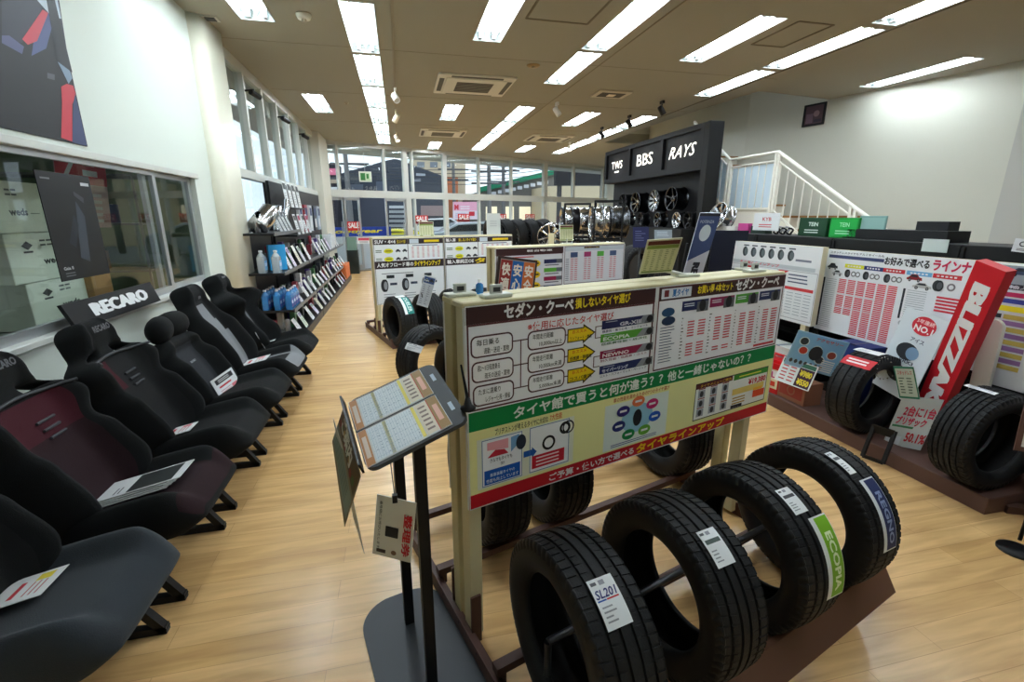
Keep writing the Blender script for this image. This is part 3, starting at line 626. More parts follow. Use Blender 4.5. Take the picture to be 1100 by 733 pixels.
for k, c in enumerate(cols):
    x = tx0+cw*k; P.rect(x+.004, ty0+.03, x+cw-.006, ty1, c, 3); P.rect(x+cw*.55, ty0+.02, x+cw-.006, ty1-.008, (96, 98, 104), 4); P.disc(x+cw*.75, ty0+.045, .02, (28, 30, 34), 5, .025); P.lines(x+.012, ty0+.045, x+cw*.5, ty1-.008, 2, (220, 225, 235), 4)
    P.lines(x+.006, up0+.03, x+cw*.2, ty0+.008, 13, (60, 60, 70), 3, .3, 1, .3, .5)
    for r in range(13):
        if r in (6, 7) and k == 0 or (k == 1 and r > 8 and r < 11): continue
        hh = (ty0-up0-.05)/13; y = up0+.045+hh*(12-r)
        for q in (0, 1): P.rect(x+cw*(.28+.38*q), y-hh*.3, x+cw*(.52+.4*q), y+hh*.15, (206, 60, 78), 3)
P.lines(e0+.004, up0+.03, tx0-.01, ty0-.02, 13, (90, 100, 130), 3, .28, 1, .1, .3)
P.disc(e0+.045, ty0+.035, .036, (36, 80, 120), 3, .018); P.disc(e0+.05, ty0+.0, .038, (30, 50, 84), 4, .018); P.rect(e1-.16, up0+.016, e1-.004, up0+.026, (200, 50, 60), 3)
# green slogan, big
P.text('タイヤ館で買うと何が違う？？他と一緒じゃないの？？', P.at(551, 445)[0], gr0+(up0-gr0)*.16, P.at(805, 385)[0], up0-(up0-gr0)*.18, (236, 240, 232), 4, .035)
P.text('ブリヂストンが考えるタイヤに大切な', P.at(531, 460)[0], gr0-.032, P.at(588, 450)[0], gr0-.008, (30, 40, 30), 3, .01); P.text('7大性能', P.at(590, 450)[0], gr0-.03, P.at(603, 446)[0], gr0-.006, (220, 90, 30), 3, .02)
def RR(x0, y0, x1, y1, c, l=2):
    a_ = P.at(x0, y0); b_ = P.at(x1, y1); P.rect(a_[0], b_[1], b_[0], a_[1], c, l); return a_[0], b_[1], b_[0], a_[1]
wp0, wp1 = P.at(512, 500)[0], P.at(615, 480)[0]; lo0, lo1 = red1+.012, gr0-.034
P.rect(wp0, lo0, wp1, lo1, (238, 240, 220), 2)
kk = (lo1-lo0)/.2
q0, q1 = P.at(517, 500)[0], P.at(560, 500)[0]; P.frame(q0, lo0+.006*kk, q1, lo1-.006, .003, (110, 140, 180), 4); P.rect(q0, lo0+.006*kk, q1, lo1-.006, (246, 248, 252), 3)
P.rect(q0+.008, lo0+.012*kk, q1-.008, lo0+.07*kk, (20, 90, 184), 4); P.text('新車装着タイヤの', q0+.03, lo0+.04*kk, q1-.03, lo0+.055*kk, (240, 244, 250), 5, .01); P.text('性能も向上しています', q0+.015, lo0+.018*kk, q1-.015, lo0+.034*kk, (240, 244, 250), 5, .01)
P.text('クルマもタイヤも', q0+.03, lo0+.098*kk, q1-.04, lo0+.114*kk, (30, 40, 60), 5, .01); P.text('性能UP!', q0+.07, lo0+.079*kk, q1-.07, lo0+.093*kk, (30, 40, 60), 5, .02)
P.poly([(q0+.02, lo0+.15*kk), (q0+.1, lo0+.14*kk), (q0+.1, lo0+.18*kk), (q0+.02, lo0+.18*kk)], (240, 170, 180), 4); P.poly([(q0+.02, lo0+.12*kk), (q0+.1, lo0+.12*kk), (q0+.085, lo0+.14*kk), (q0+.05, lo0+.146*kk)], (196, 40, 60), 5)
P.poly([(q0+.11, lo0+.12*kk), (q1-.012, lo0+.15*kk), (q1-.012, lo0+.185*kk), (q0+.11, lo0+.18*kk)], (120, 170, 214), 4); P.disc(q0+.15, lo0+.15*kk, .02, (40, 50, 64), 5, .028)
P.poly([(q1+.006, lo0+.08*kk), (q1+.04, lo0+.08*kk), (q1+.04, lo0+.07*kk), (q1+.06, lo0+.092*kk), (q1+.04, lo0+.115*kk), (q1+.04, lo0+.105*kk), (q1+.006, lo0+.105*kk)], (30, 90, 170), 4)
q0, q1 = P.at(568, 490)[0], P.at(610, 480)[0]; P.rect(q0, lo0+.006*kk, q1, lo1-.004, (248, 250, 252), 3); P.frame(q0, lo0+.006*kk, q1, lo1-.004, .003, (110, 140, 180), 4)
P.rect(q0+.01, lo0+.02*kk, q1-.02, lo0+.075*kk, (206, 32, 52), 4); P.lines(q0+.02, lo0+.025*kk, q1-.03, lo0+.07*kk, 3, (250, 220, 220), 5, .4)
P.ring(q0+.08, lo0+.115*kk, .028, .019, (20, 20, 24), 5); P.ring(q0+.15, lo0+.16*kk, .024, .014, (20, 20, 24), 5); P.ring(q0+.165, lo0+.16*kk, .026, .02, (20, 20, 24), 4)
# the wheel of seven ellipses
q0, q1 = P.at(647, 480)[0], P.at(716, 440)[0]; P.rect(q0, red1+.006, q1, gr0-.03, (230, 240, 232), 2); P.lines(q0+.02, red1+.012, q1-.02, red1+.028, 2, (70, 90, 150), 3, .4); P.text('車の性能を高めるための7つのタイヤ選び', q0+.04, gr0-.024, q1-.0, gr0-.006, (190, 60, 30), 3, .01)
cx, cy = (q0+q1)/2+.0, (red1+gr0)/2+.002; P.disc(cx, cy, .085, (150, 200, 220), 3, .062, 32); P.disc(cx, cy, .024, (30, 34, 40), 5, .036)
for k, c in enumerate([(232, 120, 70), (200, 40, 110), (30, 90, 190), (110, 180, 60), (20, 140, 70), (40, 50, 120), (60, 50, 130)]):
    t_ = PI/2-2*PI*k/7; u_, v_ = cx+.1*math.cos(t_), cy+.07*math.sin(t_); P.disc(u_, v_, .034, c, 5, .022); P.rect(u_-.018, v_-.004, u_+.018, v_+.005, (240, 240, 240), 6)
# small table lower right
q0, q1 = P.at(744, 440)[0], P.at(819, 430)[0]; lo, hi = red1+.02, gr0-.035
P.frame(q0, lo, q1, hi, .004, (40, 30, 34), 4); P.rect(q0, lo, q1, hi, (244, 246, 242), 3); P.rect(q0+.004, hi-.026, q0+(q1-q0)*.48, hi-.004, (96, 36, 40), 4); P.text('タイヤメニューご案内', q0+.03, hi-.022, q0+(q1-q0)*.46, hi-.008, (245, 200, 60), 5, .01)
P.rect(q0+(q1-q0)*.5, hi-.03, q1-.004, hi-.004, (60, 150, 50), 4); P.lines(q0+(q1-q0)*.55, hi-.024, q1-.03, hi-.01, 1, (230, 230, 90), 5)
P.text('¥19,380', q0+(q1-q0)*.72, hi-.075, q1-.012, hi-.042, (204, 30, 48), 5, .03)
for k in range(3):
    for j in range(3):
        u_ = q0+.02+k*(q1-q0)*.155; v_ = lo+.015+j*(hi-lo-.04)/3; P.rect(u_, v_, u_+.045, v_+.035, (170, 176, 184), 4); P.disc(u_+.022, v_+.017, .012, (60, 62, 68), 5, .014); P.rect(u_, v_+.038, u_+.045, v_+.043, (150, 60, 70), 5)
P.lines(q0+(q1-q0)*.5, lo+.02, q0+(q1-q0)*.72, lo+.06, 3, (190, 150, 60), 4); P.rect(q0+(q1-q0)*.5, lo+.07, q1-.02, lo+.1, (240, 214, 120), 4); P.rect(q1-.1, lo+.03, q1-.01, lo+.065, (226, 80, 40), 5); P.rect(q1-.1, lo+.066, q1-.03, lo+.08, (250, 190, 60), 5); P.rect(q0+(q1-q0)*.5, lo+.005, q0+(q1-q0)*.66, lo+.02, (30, 30, 36), 5)
# red band
P.text('ご予算・使い方で選べる', P.at(589, 522)[0], red1*.22, P.at(680, 480)[0], red1*.78, (240, 236, 232), 4, .03); P.text('タイヤラインアップ', P.at(682, 490)[0], red1*.12, P.at(776, 455)[0], red1*.88, (244, 206, 30), 4, .035)
P.frame(0, 0, LA, HA, .004, (225, 225, 225), 7)
o = P.build('printed_panel', bt); o.location = (0, 0, .551)
# ------------------------------------------------------------------ the brown steel rack below it
def rack(label, O, d, n, L, s_front, s_back, group='brown steel tyre racks', plate=True, nb=4):
    rz = math.atan2(d.y, d.x); t = thing('tyre_rack', label, 'tyre rack', group, (O.x, O.y, 0), rz)   # local +Y is behind the board
    yf, yb = -s_front, s_back
    for x in (0.0, L-.03):
        m = MB(); m.bar((x, yf, .025), (x, yb, .025), .032, .05, BROWN); m.bar((x-.016, yf, .055), (x-.016, yb, .055), .004, .03, BROWN)
        for k in range(9): y = yf+.06+(yb-yf-.12)*k/8; m.tube([(x-.019, y, .05), (x-.016, y, .05)], .005, BLK, 6)
        m.build('side_rail', t)
    rails = [yf+.34, yf+.02] if s_back < .4 else [yf+.03, yf+.41, yb-.41, yb-.03]
    for i, y in enumerate(rails):
        m = MB(); m.bar((0, y, .077), (L, y, .077), .035, .03, BROWN); m.build('tyre_rail', t)
        for x in (.02, L-.05):
            m = MB(); m.box(x-.014, y-.016, .02, x+.014, y+.016, .065, BROWN); m.build('bracket', t)
    if plate:
        m = MB(); m.add([(-.02, yf-.06, .0), (L+.06, yf-.06, .0), (L+.06, yf+.0, .10), (-.02, yf+.0, .10), (-.02, yf-.045, .0), (L+.06, yf-.045, .0), (L+.06, yf+.02, .10), (-.02, yf+.02, .10)], [(0, 1, 2, 3), (7, 6, 5, 4), (3, 2, 6, 7), (1, 5, 6, 2), (0, 3, 7, 4), (4, 5, 1, 0)], M((104, 72, 58), .5)); m.build('front_plate', t)
    for y in (-.012, .16):
        m = MB(); m.box(.005, y, .0, .043, y+.008, .2, BROWN); m.build('post_bracket', t)
    return t
rack('brown steel double rack under the foreground signboard, carrying four front tyres', Vector((A0.x-.01, A0.y)), dA, nA, 1.56, .605, .72)
m = MB(); m.tube([tuple(onA(.1, .33, .26)), tuple(onA(1.5, .33, .26))], .012, M((70, 72, 76), .35, .6)); m.tube([tuple(onA(.1, .33, .26)), tuple(onA(.1, .33, .01))], .012, M((70, 72, 76), .35, .6)); m.tube([tuple(onA(1.5, .33, .26)), tuple(onA(1.5, .33, .01))], .012, M((70, 72, 76), .35, .6))
tag(m.build('support_bar'), 'thin grey steel bar running through the holes of the four front tyres', 'bar')
# front tyres
dT = Vector((math.sin(1.284), math.cos(1.284))); T = []
fl_ = [('front tyre nearest the camera with a white SL201 tag', 0, .21), ('front tyre second from the left with a white tag and grey lettering', 2, .20), ('front tyre with a white tag and a lime green ECOPIA sticker', 0, .20), ('front tyre at the right end with a white tag and navy REGNO sticker', 1, .20)]
for i, (lb, sty, W_) in enumerate(fl_):
    q = Vector((.437, 1.038))+dT*(.402*i)
    T.append(Tyre('black '+lb, (q.x, q.y, .316), 78, R=.291, style=sty, rr=.183, W=.196, group='tyres in front of the foreground signboard', npitch=64))
price_tag(T[0], (629, 626), (680, 668), word='SL201'); price_tag(T[1], (747, 573), (790, 604), wc=(70, 84, 80)); price_tag(T[2], (832, 528), (868, 549), wc=(60, 60, 66)); price_tag(T[3], (885, 488), (920, 508), wc=(90, 90, 96))
def brand(T_, u0, u1, t0, t1, c, word, wc, border=(232, 236, 238)):
    P = T_.sticker(None, None, (u0, u1, t0, t1)); P.rect(0, 0, P.w, P.h, border, 0); P.rect(P.w*.24, P.h*.02, P.w*.97, P.h*.98, c, 1)
    P.text(word, P.w*.42, P.h*.1, P.w*.78, P.h*.8, wc, 3, .03, 0, 90); o = P.build('brand_sticker', T_.e); return o
u0, t0 = T[2].hit(872, 556); u1, t1 = T[2].hit(897, 640); brand(T[2], u0-.022, u0+.06, t0, min(t1, t0+1.0), (128, 186, 40), 'ECOPIA', (236, 250, 210))
u0, t0 = T[3].hit(925, 516); u1, t1 = T[3].hit(957, 590); brand(T[3], u0-.016, u0+.062, t0, min(t1, t0+1.0), (34, 46, 96), 'REGNO', (150, 165, 205))
for i, (q, lb) in enumerate((((.325, 1.934), 'left end'), ((.652, 2.025), 'second from the left'), ((1.47, 2.262), 'right end'))):
    Tyre('black tyre on the rear rails behind the foreground signboard, %s' % lb, (q[0], q[1], .316), 76+3*i, R=.291, style=3, npitch=50, group='tyres behind the foreground signboard')
ft_ = MB(); p = onA(1.12, .06, .02); ft_.lathe([(0, 0), (.06, 0), (.065, .02), (.05, .05), (.02, .06), (0, .06)], M((70, 60, 130), .4), 20); tag(ft_.build('purple_cap', None, (p.x, p.y, .0), fixn=True), 'small purple round cap on the floor inside the third front tyre', 'cap')
# ------------------------------------------------------------------ quads from four corners
class QPrint(Print):
    def __init__(s, TL, TR, BR, BL, org, off=0, y=0):
        s.c = [Vector(p)-Vector(org) for p in (TL, TR, BR, BL)]; TL, TR, BR, BL = s.c
        s.n = (TR-TL).cross(TL-BL).normalized(); s.W = (TR-TL).length; s.Hh = (TL-BL).length; s.off = off
        def fn(u, v, h): return (BL*(1-u)+BR*u)*(1-v)+(TL*(1-u)+TR*u)*v+s.n*(h+s.off)
        super().__init__(fn=fn)
def qboard(name, label, cat, group, TL, TR, BR, BL, t=.004, c=(235, 236, 236), part='board'):
    TL, TR, BR, BL = map(Vector, (TL, TR, BR, BL)); BR = TR+BL-TL; o = (BL+BR)/2; e = thing(name, label, cat, group, o)
    P = QPrint(TL, TR, BR, BL, o); m = MB(); f = [P.c[3], P.c[2], P.c[1], P.c[0]]; vs = f+[p-P.n*t for p in f]
    m.add(vs, [(0, 1, 2, 3), (7, 6, 5, 4), (0, 4, 5, 1), (1, 5, 6, 2), (2, 6, 7, 3), (3, 7, 4, 0)], M(c, .4)); m.build(part, e); return e, P
def carshape(P, u, v, w_, h, c):
    P.poly([(u, v+h*.25), (u+w_, v+h*.25), (u+w_*.97, v+h*.6), (u+w_*.8, v+h*.66), (u+w_*.66, v+h), (u+w_*.3, v+h), (u+w_*.14, v+h*.62), (u+.01*w_, v+h*.5)], c, 4)
    P.poly([(u+w_*.2, v+h*.64), (u+w_*.74, v+h*.64), (u+w_*.63, v+h*.92), (u+w_*.33, v+h*.92)], (40, 46, 54), 5)
    for q in (.22, .78): P.disc(u+w_*q, v+h*.24, w_*.09, (24, 24, 28), 5, h*.24, 12); P.disc(u+w_*q, v+h*.24, w_*.05, (150, 152, 156), 6, h*.13, 10)
def tyrepic(P, u, v, w_, h, rim=True):
    P.disc(u+w_*.42, v+h/2, w_*.4, (52, 54, 58), 4, h/2, 18); P.disc(u+w_*.6, v+h/2, w_*.36, (34, 36, 40), 5, h/2, 18)
    P.disc(u+w_*.62, v+h/2, w_*.24, (156, 160, 166) if rim else (80, 82, 86), 6, h*.34, 14)
# ------------------------------------------------------------------ ticket stand
sx = Vector((.969, .249)); t = thing('leaflet_stand', 'black two-pole floor stand with a tilted tray of price leaflets, left of the big signboard', 'stand', None, (-.0185, 1.362, 0), math.atan2(.249, .969))
GRY = M((66, 70, 74), .5)
m = MB(); m.prism(rrect(-.165, -.31, .165, .29, .13, 10), 0, .008, M((58, 62, 68), .45)); m.build('base_plate', t)
for y in (.135, -.135):
    m = MB(); m.box(-.017, y-.010, .008, .017, y+.010, .955 if y > 0 else .945, BLK); m.build('pole', t)
TLc, TRc, BRc, BLc = [Vector(p) for p in ((-.19, 1.426, .944), (.075, 1.469, 1.04), (.15, 1.138, .981), (-.115, 1.095, .885))]
inv = Matrix.Rotation(-math.atan2(.249, .969), 4, 'Z') @ Matrix.Translation((.0185, -1.362, 0))
P = QPrint(TLc, TRc, BRc, BLc, (0, 0, 0)); base_fn = P.fn
U_ = lambda p: inv @ p
m = MB(); pts = rrect(0, 0, 1, 1, .10, 5); n = len(pts); vs = [U_(base_fn(u, v, 0)) for u, v in pts]+[U_(base_fn(u, v, -.012)) for u, v in pts]
m.add(vs, [tuple(range(n)), tuple(range(n, 2*n))[::-1]]+[((i+1) % n, i, n+i, n+(i+1) % n) for i in range(n)], GRY); m.build('tray', t)
m = MB(); e0 = [U_(base_fn(u, v, h)) for u, v, h in ((-.02, .0, .0), (-.02, 1.0, 0), (-.02, 1., .03), (-.02, 0, .03))]; e1 = [p+Vector((-.006, 0, 0)) for p in e0]; m.add(e0+e1, [(0, 1, 2, 3), (7, 6, 5, 4), (0, 4, 5, 1), (1, 5, 6, 2), (2, 6, 7, 3), (3, 7, 4, 0)], BLK); m.build('tray_lip', t)
m = MB()
for v in (.25, .75): m.add([U_(base_fn(u, v_, .0015)) for u, v_ in ((.9, v-.06), (.94, v-.06), (.94, v+.06), (.9, v+.06))], [(0, 1, 2, 3)], M((190, 205, 220), .4))
m.build('tray_label', t)
for nm_, v0, v1 in (('far side of the tray', .515, .97), ('near side of the tray', .03, .485)):
    a4 = [base_fn(.01, v1, .001), base_fn(.84, v1, .001), base_fn(.84, v0, .001), base_fn(.01, v0, .001)]
    e, P = qboard('price_leaflet', 'white and brown printed price leaflet lying on the %s' % nm_, 'leaflet', 'leaflets on the stand tray', *a4, t=.0012, part='sheet')
    P.rect(.0, .0, .1, 1, (206, 150, 104), 1); P.rect(.03, .2, .08, .8, (236, 220, 206), 2); P.rect(.12, .03, .7, .97, (240, 248, 252), 1)
    for r in range(18): P.rect(.14+.031*r, .05, .142+.031*r, .95, (150, 176, 196), 2)
    for r in range(5): P.rect(.12, .18*r+.1, .7, .18*r+.104, (150, 176, 196), 2)
    P.lines(.14, .08, .68, .92, 10, (170, 186, 200), 3, .3, 9, .5, .3)
    P.rect(.3, .03, .34, .97, (240, 234, 170), 1); P.rect(.66, .03, .70, .97, (244, 228, 120), 3); P.rect(.71, .03, .86, .97, (238, 226, 206), 2); P.lines(.73, .1, .84, .9, 6, (150, 130, 120), 3, .4)
    P.rect(.87, 0, 1, 1, (176, 140, 92), 2); P.rect(.9, .25, .96, .75, (240, 190, 170), 3); P.rect(.86, .0, .87, 1, (200, 70, 60), 3); P.frame(0, 0, 1, 1, .006, (240, 240, 240), 4); P.build('print', e)
# leaflets hanging over the left lip
e, P = qboard('hanging_leaflet', 'brown patterned leaflet hanging over the left edge of the tray', 'leaflet', None, (-.2, 1.45, .935), (-.13, 1.085, .88), (-.19, 1.11, .735), (-.245, 1.42, .82), t=.001, c=(150, 126, 84))
P.rect(.02, .55, .98, .98, (112, 86, 50), 1); P.rect(.02, .1, .98, .48, (150, 152, 128), 1); P.text('ご案内', .15, .6, .7, .9, (230, 220, 200), 2, .03); P.lines(.06, .14, .94, .44, 5, (110, 116, 96), 2, .4)
for k in range(8): P.disc(.1+.11*k, .62+.04*(k % 3), .05, ((150, 60, 40), (90, 110, 50), (190, 150, 80))[k % 3], 2, .07, 8)
P.build('print', e)
e, P = qboard('hanging_leaflet', 'plain cream curled leaflet hanging lowest below the tray edge', 'leaflet', None, (-.235, 1.42, .9), (-.2, 1.3, .87), (-.175, 1.25, .58), (-.185, 1.29, .62), t=.001, c=(214, 206, 184)); P.rect(.03, .03, .97, .97, (208, 200, 178), 1); P.build('print', e)
# the queue ticket hanging from the tray
e, P = qboard('queue_ticket', 'white queue ticket card with red writing and a big 1, hanging under the tray', 'card', None, (-.092, 1.048, .847), (-.001, 1.005, .837), (-.023, .997, .679), (-.114, 1.04, .689), t=.003, c=(214, 208, 194))
P.text('整理券', .74, .08, .95, .78, (196, 30, 40), 2, .05, 0, 90); P.text('1', .3, .36, .62, .52, (30, 30, 32), 2, .06, 0, 90); P.text('番号順にお呼びいたします', .1, .12, .17, .92, (70, 66, 62), 2, .01, 0, 90)
P.disc(.55, .1, .07, (120, 90, 70), 2, .04, 12); P.rect(.1, .06, .34, .12, (70, 56, 50), 2); P.build('print', e)
m = MB(); q = Vector((-.05, 1.028, .845))-e.location; m.box(q.x-.006, q.y-.006, q.z-.012, q.x+.006, q.y+.006, q.z+.008, BLK); m.tube([q, q+Vector((-.01, .1, .06))], .0015, BLK, 5); m.build('clip', e)
m = MB(); q = Vector(base_fn(1.02, .12, 0)); m.lathe([(0, 0), (.02, 0), (.022, .006), (.012, .012), (.006, .035), (0, .035)], BLK, 16); tp = m.build('pen_holder', None, (q.x+.005, q.y, q.z), fixn=True); tag(tp, 'small black pen socket with a slim pen at the right corner of the tray', 'pen holder')
m = MB(); m.tube([(0, 0, .03), (-.012, .03, .12)], [.005, .003], BLK, 6); m.build('pen', tp)
# ------------------------------------------------------------------ board B (light cars) further back
Bp = Vector((.84, 3.82)); a_ = atp(532, 268, Bp, dA); b_ = atp(671, 260.5, Bp, dA); OB = Vector((a_.x, a_.y, .551)); LB = (Vector((b_.x, b_.y))-Vector((a_.x, a_.y))).length
tb = board_stand('middle signboard with brown heading, yellow arrows and green band, behind the foreground one', OB, dA, LB, .551, 1.235)
P = Sign(OB, dA, y=-.003)
P.rect(0, 0, LB, HA, (226, 222, 160), 0); k_ = LB/LA; us = usp*k_
P.rect(0, up0, LB, HA, (224, 226, 232), 1); P.rect(0, brown0, us-.01, HA, DKBROWN, 2); P.rect(0, gr0, LB, up0, (30, 140, 60), 1); P.rect(0, 0, LB, red1, SR, 1)
P.text('軽自動車', .3, brown0+.02, .56, HA-.02, (240, 240, 240), 4, .03); P.text('損しないタイヤ選び', .6, brown0+.03, us-.09, HA-.03, YEL, 4, .02)
P.frame(.006, up0+.004, us-.016, brown0, .005, (92, 44, 50), 3); P.frame(us+.004, up0+.004, LB-.006, HA-.004, .005, (92, 44, 50), 3)
P.lines(.05, brown0-.03, us*.6, brown0-.012, 1, (200, 50, 60), 3)
for k in range(3):
    y = brown0-.08-.095*k; P.disc(us*.55, y, .06, (236, 204, 20), 4, .032, 16); P.rect(us*.49, y-.006, us*.61, y+.008, (60, 50, 20), 5)
    for q in (.06, .27): P.frame(us*q, y-.035, us*(q+.18), y+.035, .004, BX, 4); P.lines(us*(q+.02), y-.02, us*(q+.15), y+.02, 2, (40, 40, 50), 4)
for k, c in enumerate(((36, 44, 92), (96, 176, 60), (150, 32, 74), (36, 50, 104))):
    y = brown0-.05-.075*k; P.rect(us*.69, y-.035, us*.97, y, c, 4); P.rect(us*.88, y-.035, us*.97, y, (100, 104, 112), 5); P.lines(us*.69, y-.058, us*.95, y-.042, 1, (60, 60, 90), 4)
P.rect(us+.01, brown0+.01, LB-.01, HA-.01, (200, 208, 216), 3); P.rect(us+.22, brown0+.03, us+.4, HA-.012, DKBROWN, 4); P.text('お買い得', us+.23, brown0+.035, us+.39, HA-.02, YEL, 5, .02)
for k, c in enumerate(((60, 80, 120), (170, 60, 110), (90, 170, 70), (70, 90, 130))):
    x = us+.07+k*(LB-us-.1)/4; P.rect(x, brown0-.045, x+.08, brown0, c, 4)
    for q in (0, 1): P.lines(x+.045*q, up0+.03, x+.045*q+.04, brown0-.05, 13, (206, 80, 96), 4, .35)
P.lines(us+.015, up0+.03, us+.06, brown0-.05, 13, (120, 126, 140), 4, .35)
P.text('タイヤ館で買うと何が違う？？他と一緒じゃないの？？', .25, gr0+.015, LB-.12, up0-.015, (236, 240, 232), 4, .03)
P.frame(0, 0, LB, HA, .004, (225, 225, 225), 7); o = P.build('printed_panel', tb); o.location.z = .551
rack('brown steel rack under the middle signboard', Vector((OB.x-.35, OB.y-.1)), dA, nA, LB+.2, .605, .72, plate=False)
# ------------------------------------------------------------------ far boards
OC = Vector((-.34, 6.1, .4)); LC = []
a_ = atp(400, 256, OC, dA); m_ = atp(476.5, 256, OC, dA); b_ = atp(550, 254, OC, dA)
ua = 0; um = (Vector((m_.x, m_.y))-Vector((a_.x, a_.y))).length; ub = (Vector((b_.x, b_.y))-Vector((a_.x, a_.y))).length
for nm_, u0_, u1_ in (('far left signboard for off-road car tyres, nearest the entrance door', 0, um-.01), ('far signboard for imported car tyres, right of the off-road one', um+.01, ub)):
    O = Vector((a_.x, a_.y, .4))+Vector((dA.x, dA.y, 0))*u0_; Lw = u1_-u0_; off = 'off-road' in nm_ and u0_ == 0
    tc_ = board_stand(nm_, O, dA, Lw, .4, 1.225); P = Sign(O, dA, y=-.003); hh = .82
    P.rect(0, 0, Lw, hh, (240, 244, 246), 0); P.rect(0, hh-.07, Lw, hh, (52, 40, 42), 1); P.rect(0, hh*.55, Lw, hh*.55+.095, (52, 40, 42), 1); s2 = Lw*.48
    if off: P.text('SUV・4×4', .02, hh-.058, .28, hh-.014, (236, 236, 236), 3, .03); P.text('損しないタイヤ選び', .3, hh-.058, s2-.03, hh-.014, YEL, 3, .02); P.text('人気オフロード車の', .03, hh*.55+.02, .5, hh*.55+.075, (240, 240, 240), 3, .03); P.text('タイヤラインアップ', .51, hh*.55+.014, Lw-.05, hh*.55+.082, YEL, 3, .03)
    else: P.text('輸入車', .02, hh-.058, .16, hh-.014, (236, 236, 236), 3, .03); P.text('損しないタイヤ選び', .2, hh-.058, s2-.03, hh-.014, YEL, 3, .02); P.text('輸入車純正OE', .03, hh*.55+.02, .42, hh*.55+.075, (240, 240, 240), 3, .03); P.text('タイヤ', .44, hh*.55+.014, Lw-.05, hh*.55+.082, YEL, 3, .03)
    P.rect(s2+.02, hh-.065, s2+.14, hh-.005, (210, 220, 230), 3); P.lines(s2+.2, hh-.055, Lw-.03, hh-.02, 1, YEL, 3, .8)
    P.rect(s2-.008, hh*.55+.1, s2, hh, (110, 100, 100), 4); P.frame(.005, .005, Lw-.005, hh-.005, .005, (120, 110, 110), 5)
    for k in range(2):
        y = hh*.78-.1*k+.03; P.disc(s2*.42, y, .06, (226, 222, 40), 4, .03, 14); P.rect(s2*.34, y-.005, s2*.5, y+.006, (90, 90, 20), 5); P.lines(.02, y-.02, s2*.25, y+.02, 2, (90, 110, 80), 4)
        for q in (.62, .82): carshape(P, s2*q, y-.02, s2*.15, .04, (60, 64, 72))
    P.lines(s2+.03, hh*.55+.12, Lw-.03, hh-.1, 10, (206, 120, 130), 3, .35, 6, .4); P.lines(s2+.03, hh-.1, Lw-.03, hh-.08, 1, (80, 90, 130), 3)
    if off:
        for k in range(3): tyrepic(P, .06+.27*k, .16, .1, .16); P.rect(.18+.27*k, .24, .27+.27*k, .27, (60, 70, 90), 4); P.rect(.14+.25*k, .33, .24+.25*k, .37, (44, 52, 56), 4)
        P.lines(.05, .38, Lw*.6, .4, 1, (120, 120, 126), 3)
    P.lines(.05, .05, Lw-.05, .14, 3, (150, 158, 166), 3, .3, 3, .3); o = P.build('printed_panel', tc_); o.location.z = .4
rack('brown steel rack under the far signboards', Vector((a_.x-.02, a_.y)), dA, nA, ub, .66, .6, plate=True)
def sidetyre(label, c, yaw, style=0, R=.291, st_=None, group='tyres on the racks further back'):
    T_ = Tyre(label, c, yaw, R=R, style=style, npitch=44, group=group); return T_
TA = sidetyre('large black tyre left of the foreground signboard with a blank white tag', (.181, 3.9, .315), 144, 2); price_tag(TA, (438, 368), (452, 380), wc=(200, 205, 210))
TB_ = sidetyre('black white-tagged tyre half hidden by the foreground signboard', (.40, 3.42, .315), 66, 0); price_tag(TB_, None, None, (-.08, .0, .12, .42), wc=(200, 205, 210))
TC_ = sidetyre('black tyre at the left end of the far rack with a teal and white sticker', (-.069, 5.507, .315), 66, 2); price_tag(TC_, None, None, (-.05, .06, .02, .25), wc=(200, 205, 210))
def teal(T_, c, w2, bd=(236, 240, 240)):
    P = T_.sticker(None, None, (-.04, .07, .28, 1.15)); P.rect(0, 0, P.w, P.h, bd, 0); P.rect(P.w*.3, 0, P.w, P.h, c, 1); P.text(w2, P.w*.45, P.h*.1, P.w*.85, P.h*.9, (200, 230, 226), 3, .03, 0, 90); P.build('brand_sticker', T_.e)
teal(TC_, (30, 130, 124), 'DUELER')
sidetyre('black tyre second from the left on the far rack, in shade', (.27, 5.62, .315), 66, 0)
TD_ = sidetyre('black far rack tyre with white tag and white-edged strip, above the left post', (.62, 5.85, .33), 62, 3); price_tag(TD_, None, None, (-.06, .06, .0, .22), wc=(200, 205, 210)); teal(TD_, (60, 54, 56), 'ALENZA')
sidetyre('black tyre fourth on the far rack behind the foreground signboard top', (.98, 5.9, .315), 66, 1)
sidetyre('black tyre at the right end of the far rack, mostly hidden', (1.3, 6.0, .315), 66, 2)
for i in range(3): q = Vector((OB.x+.75+.36*i, OB.y-.35+.11*i, .315)); sidetyre('black tyre on the middle rack hidden under the middle signboard, %s' % ('left', 'centre', 'right')[i], q, 70, i)
# hanging price card on the tyre
e, P = qboard('price_card', 'tall white price card with a blue car picture on the large upright tyre', 'card', None, (.163, 3.606, 1.068), (.244, 3.559, 1.047), (.169, 3.531, .827), (.088, 3.577, .849), t=.003, c=(216, 222, 228))
P.rect(.05, .76, .95, .96, (70, 96, 150), 1); carshape(P, .1, .78, .4, .12, (210, 216, 224)); carshape(P, .5, .8, .4, .12, (60, 66, 80)); P.lines(.08, .06, .92, .72, 10, (120, 126, 140), 2, .25, 2, .3, .3); P.frame(0, 0, 1, 1, .02, (232, 236, 238), 3); P.build('print', e)
m = MB(); m.tube([(0, .012, .1), (.02, .03, -.0), (.06, .12, -.24)], .004, BLK, 6); m.build('stem', e)
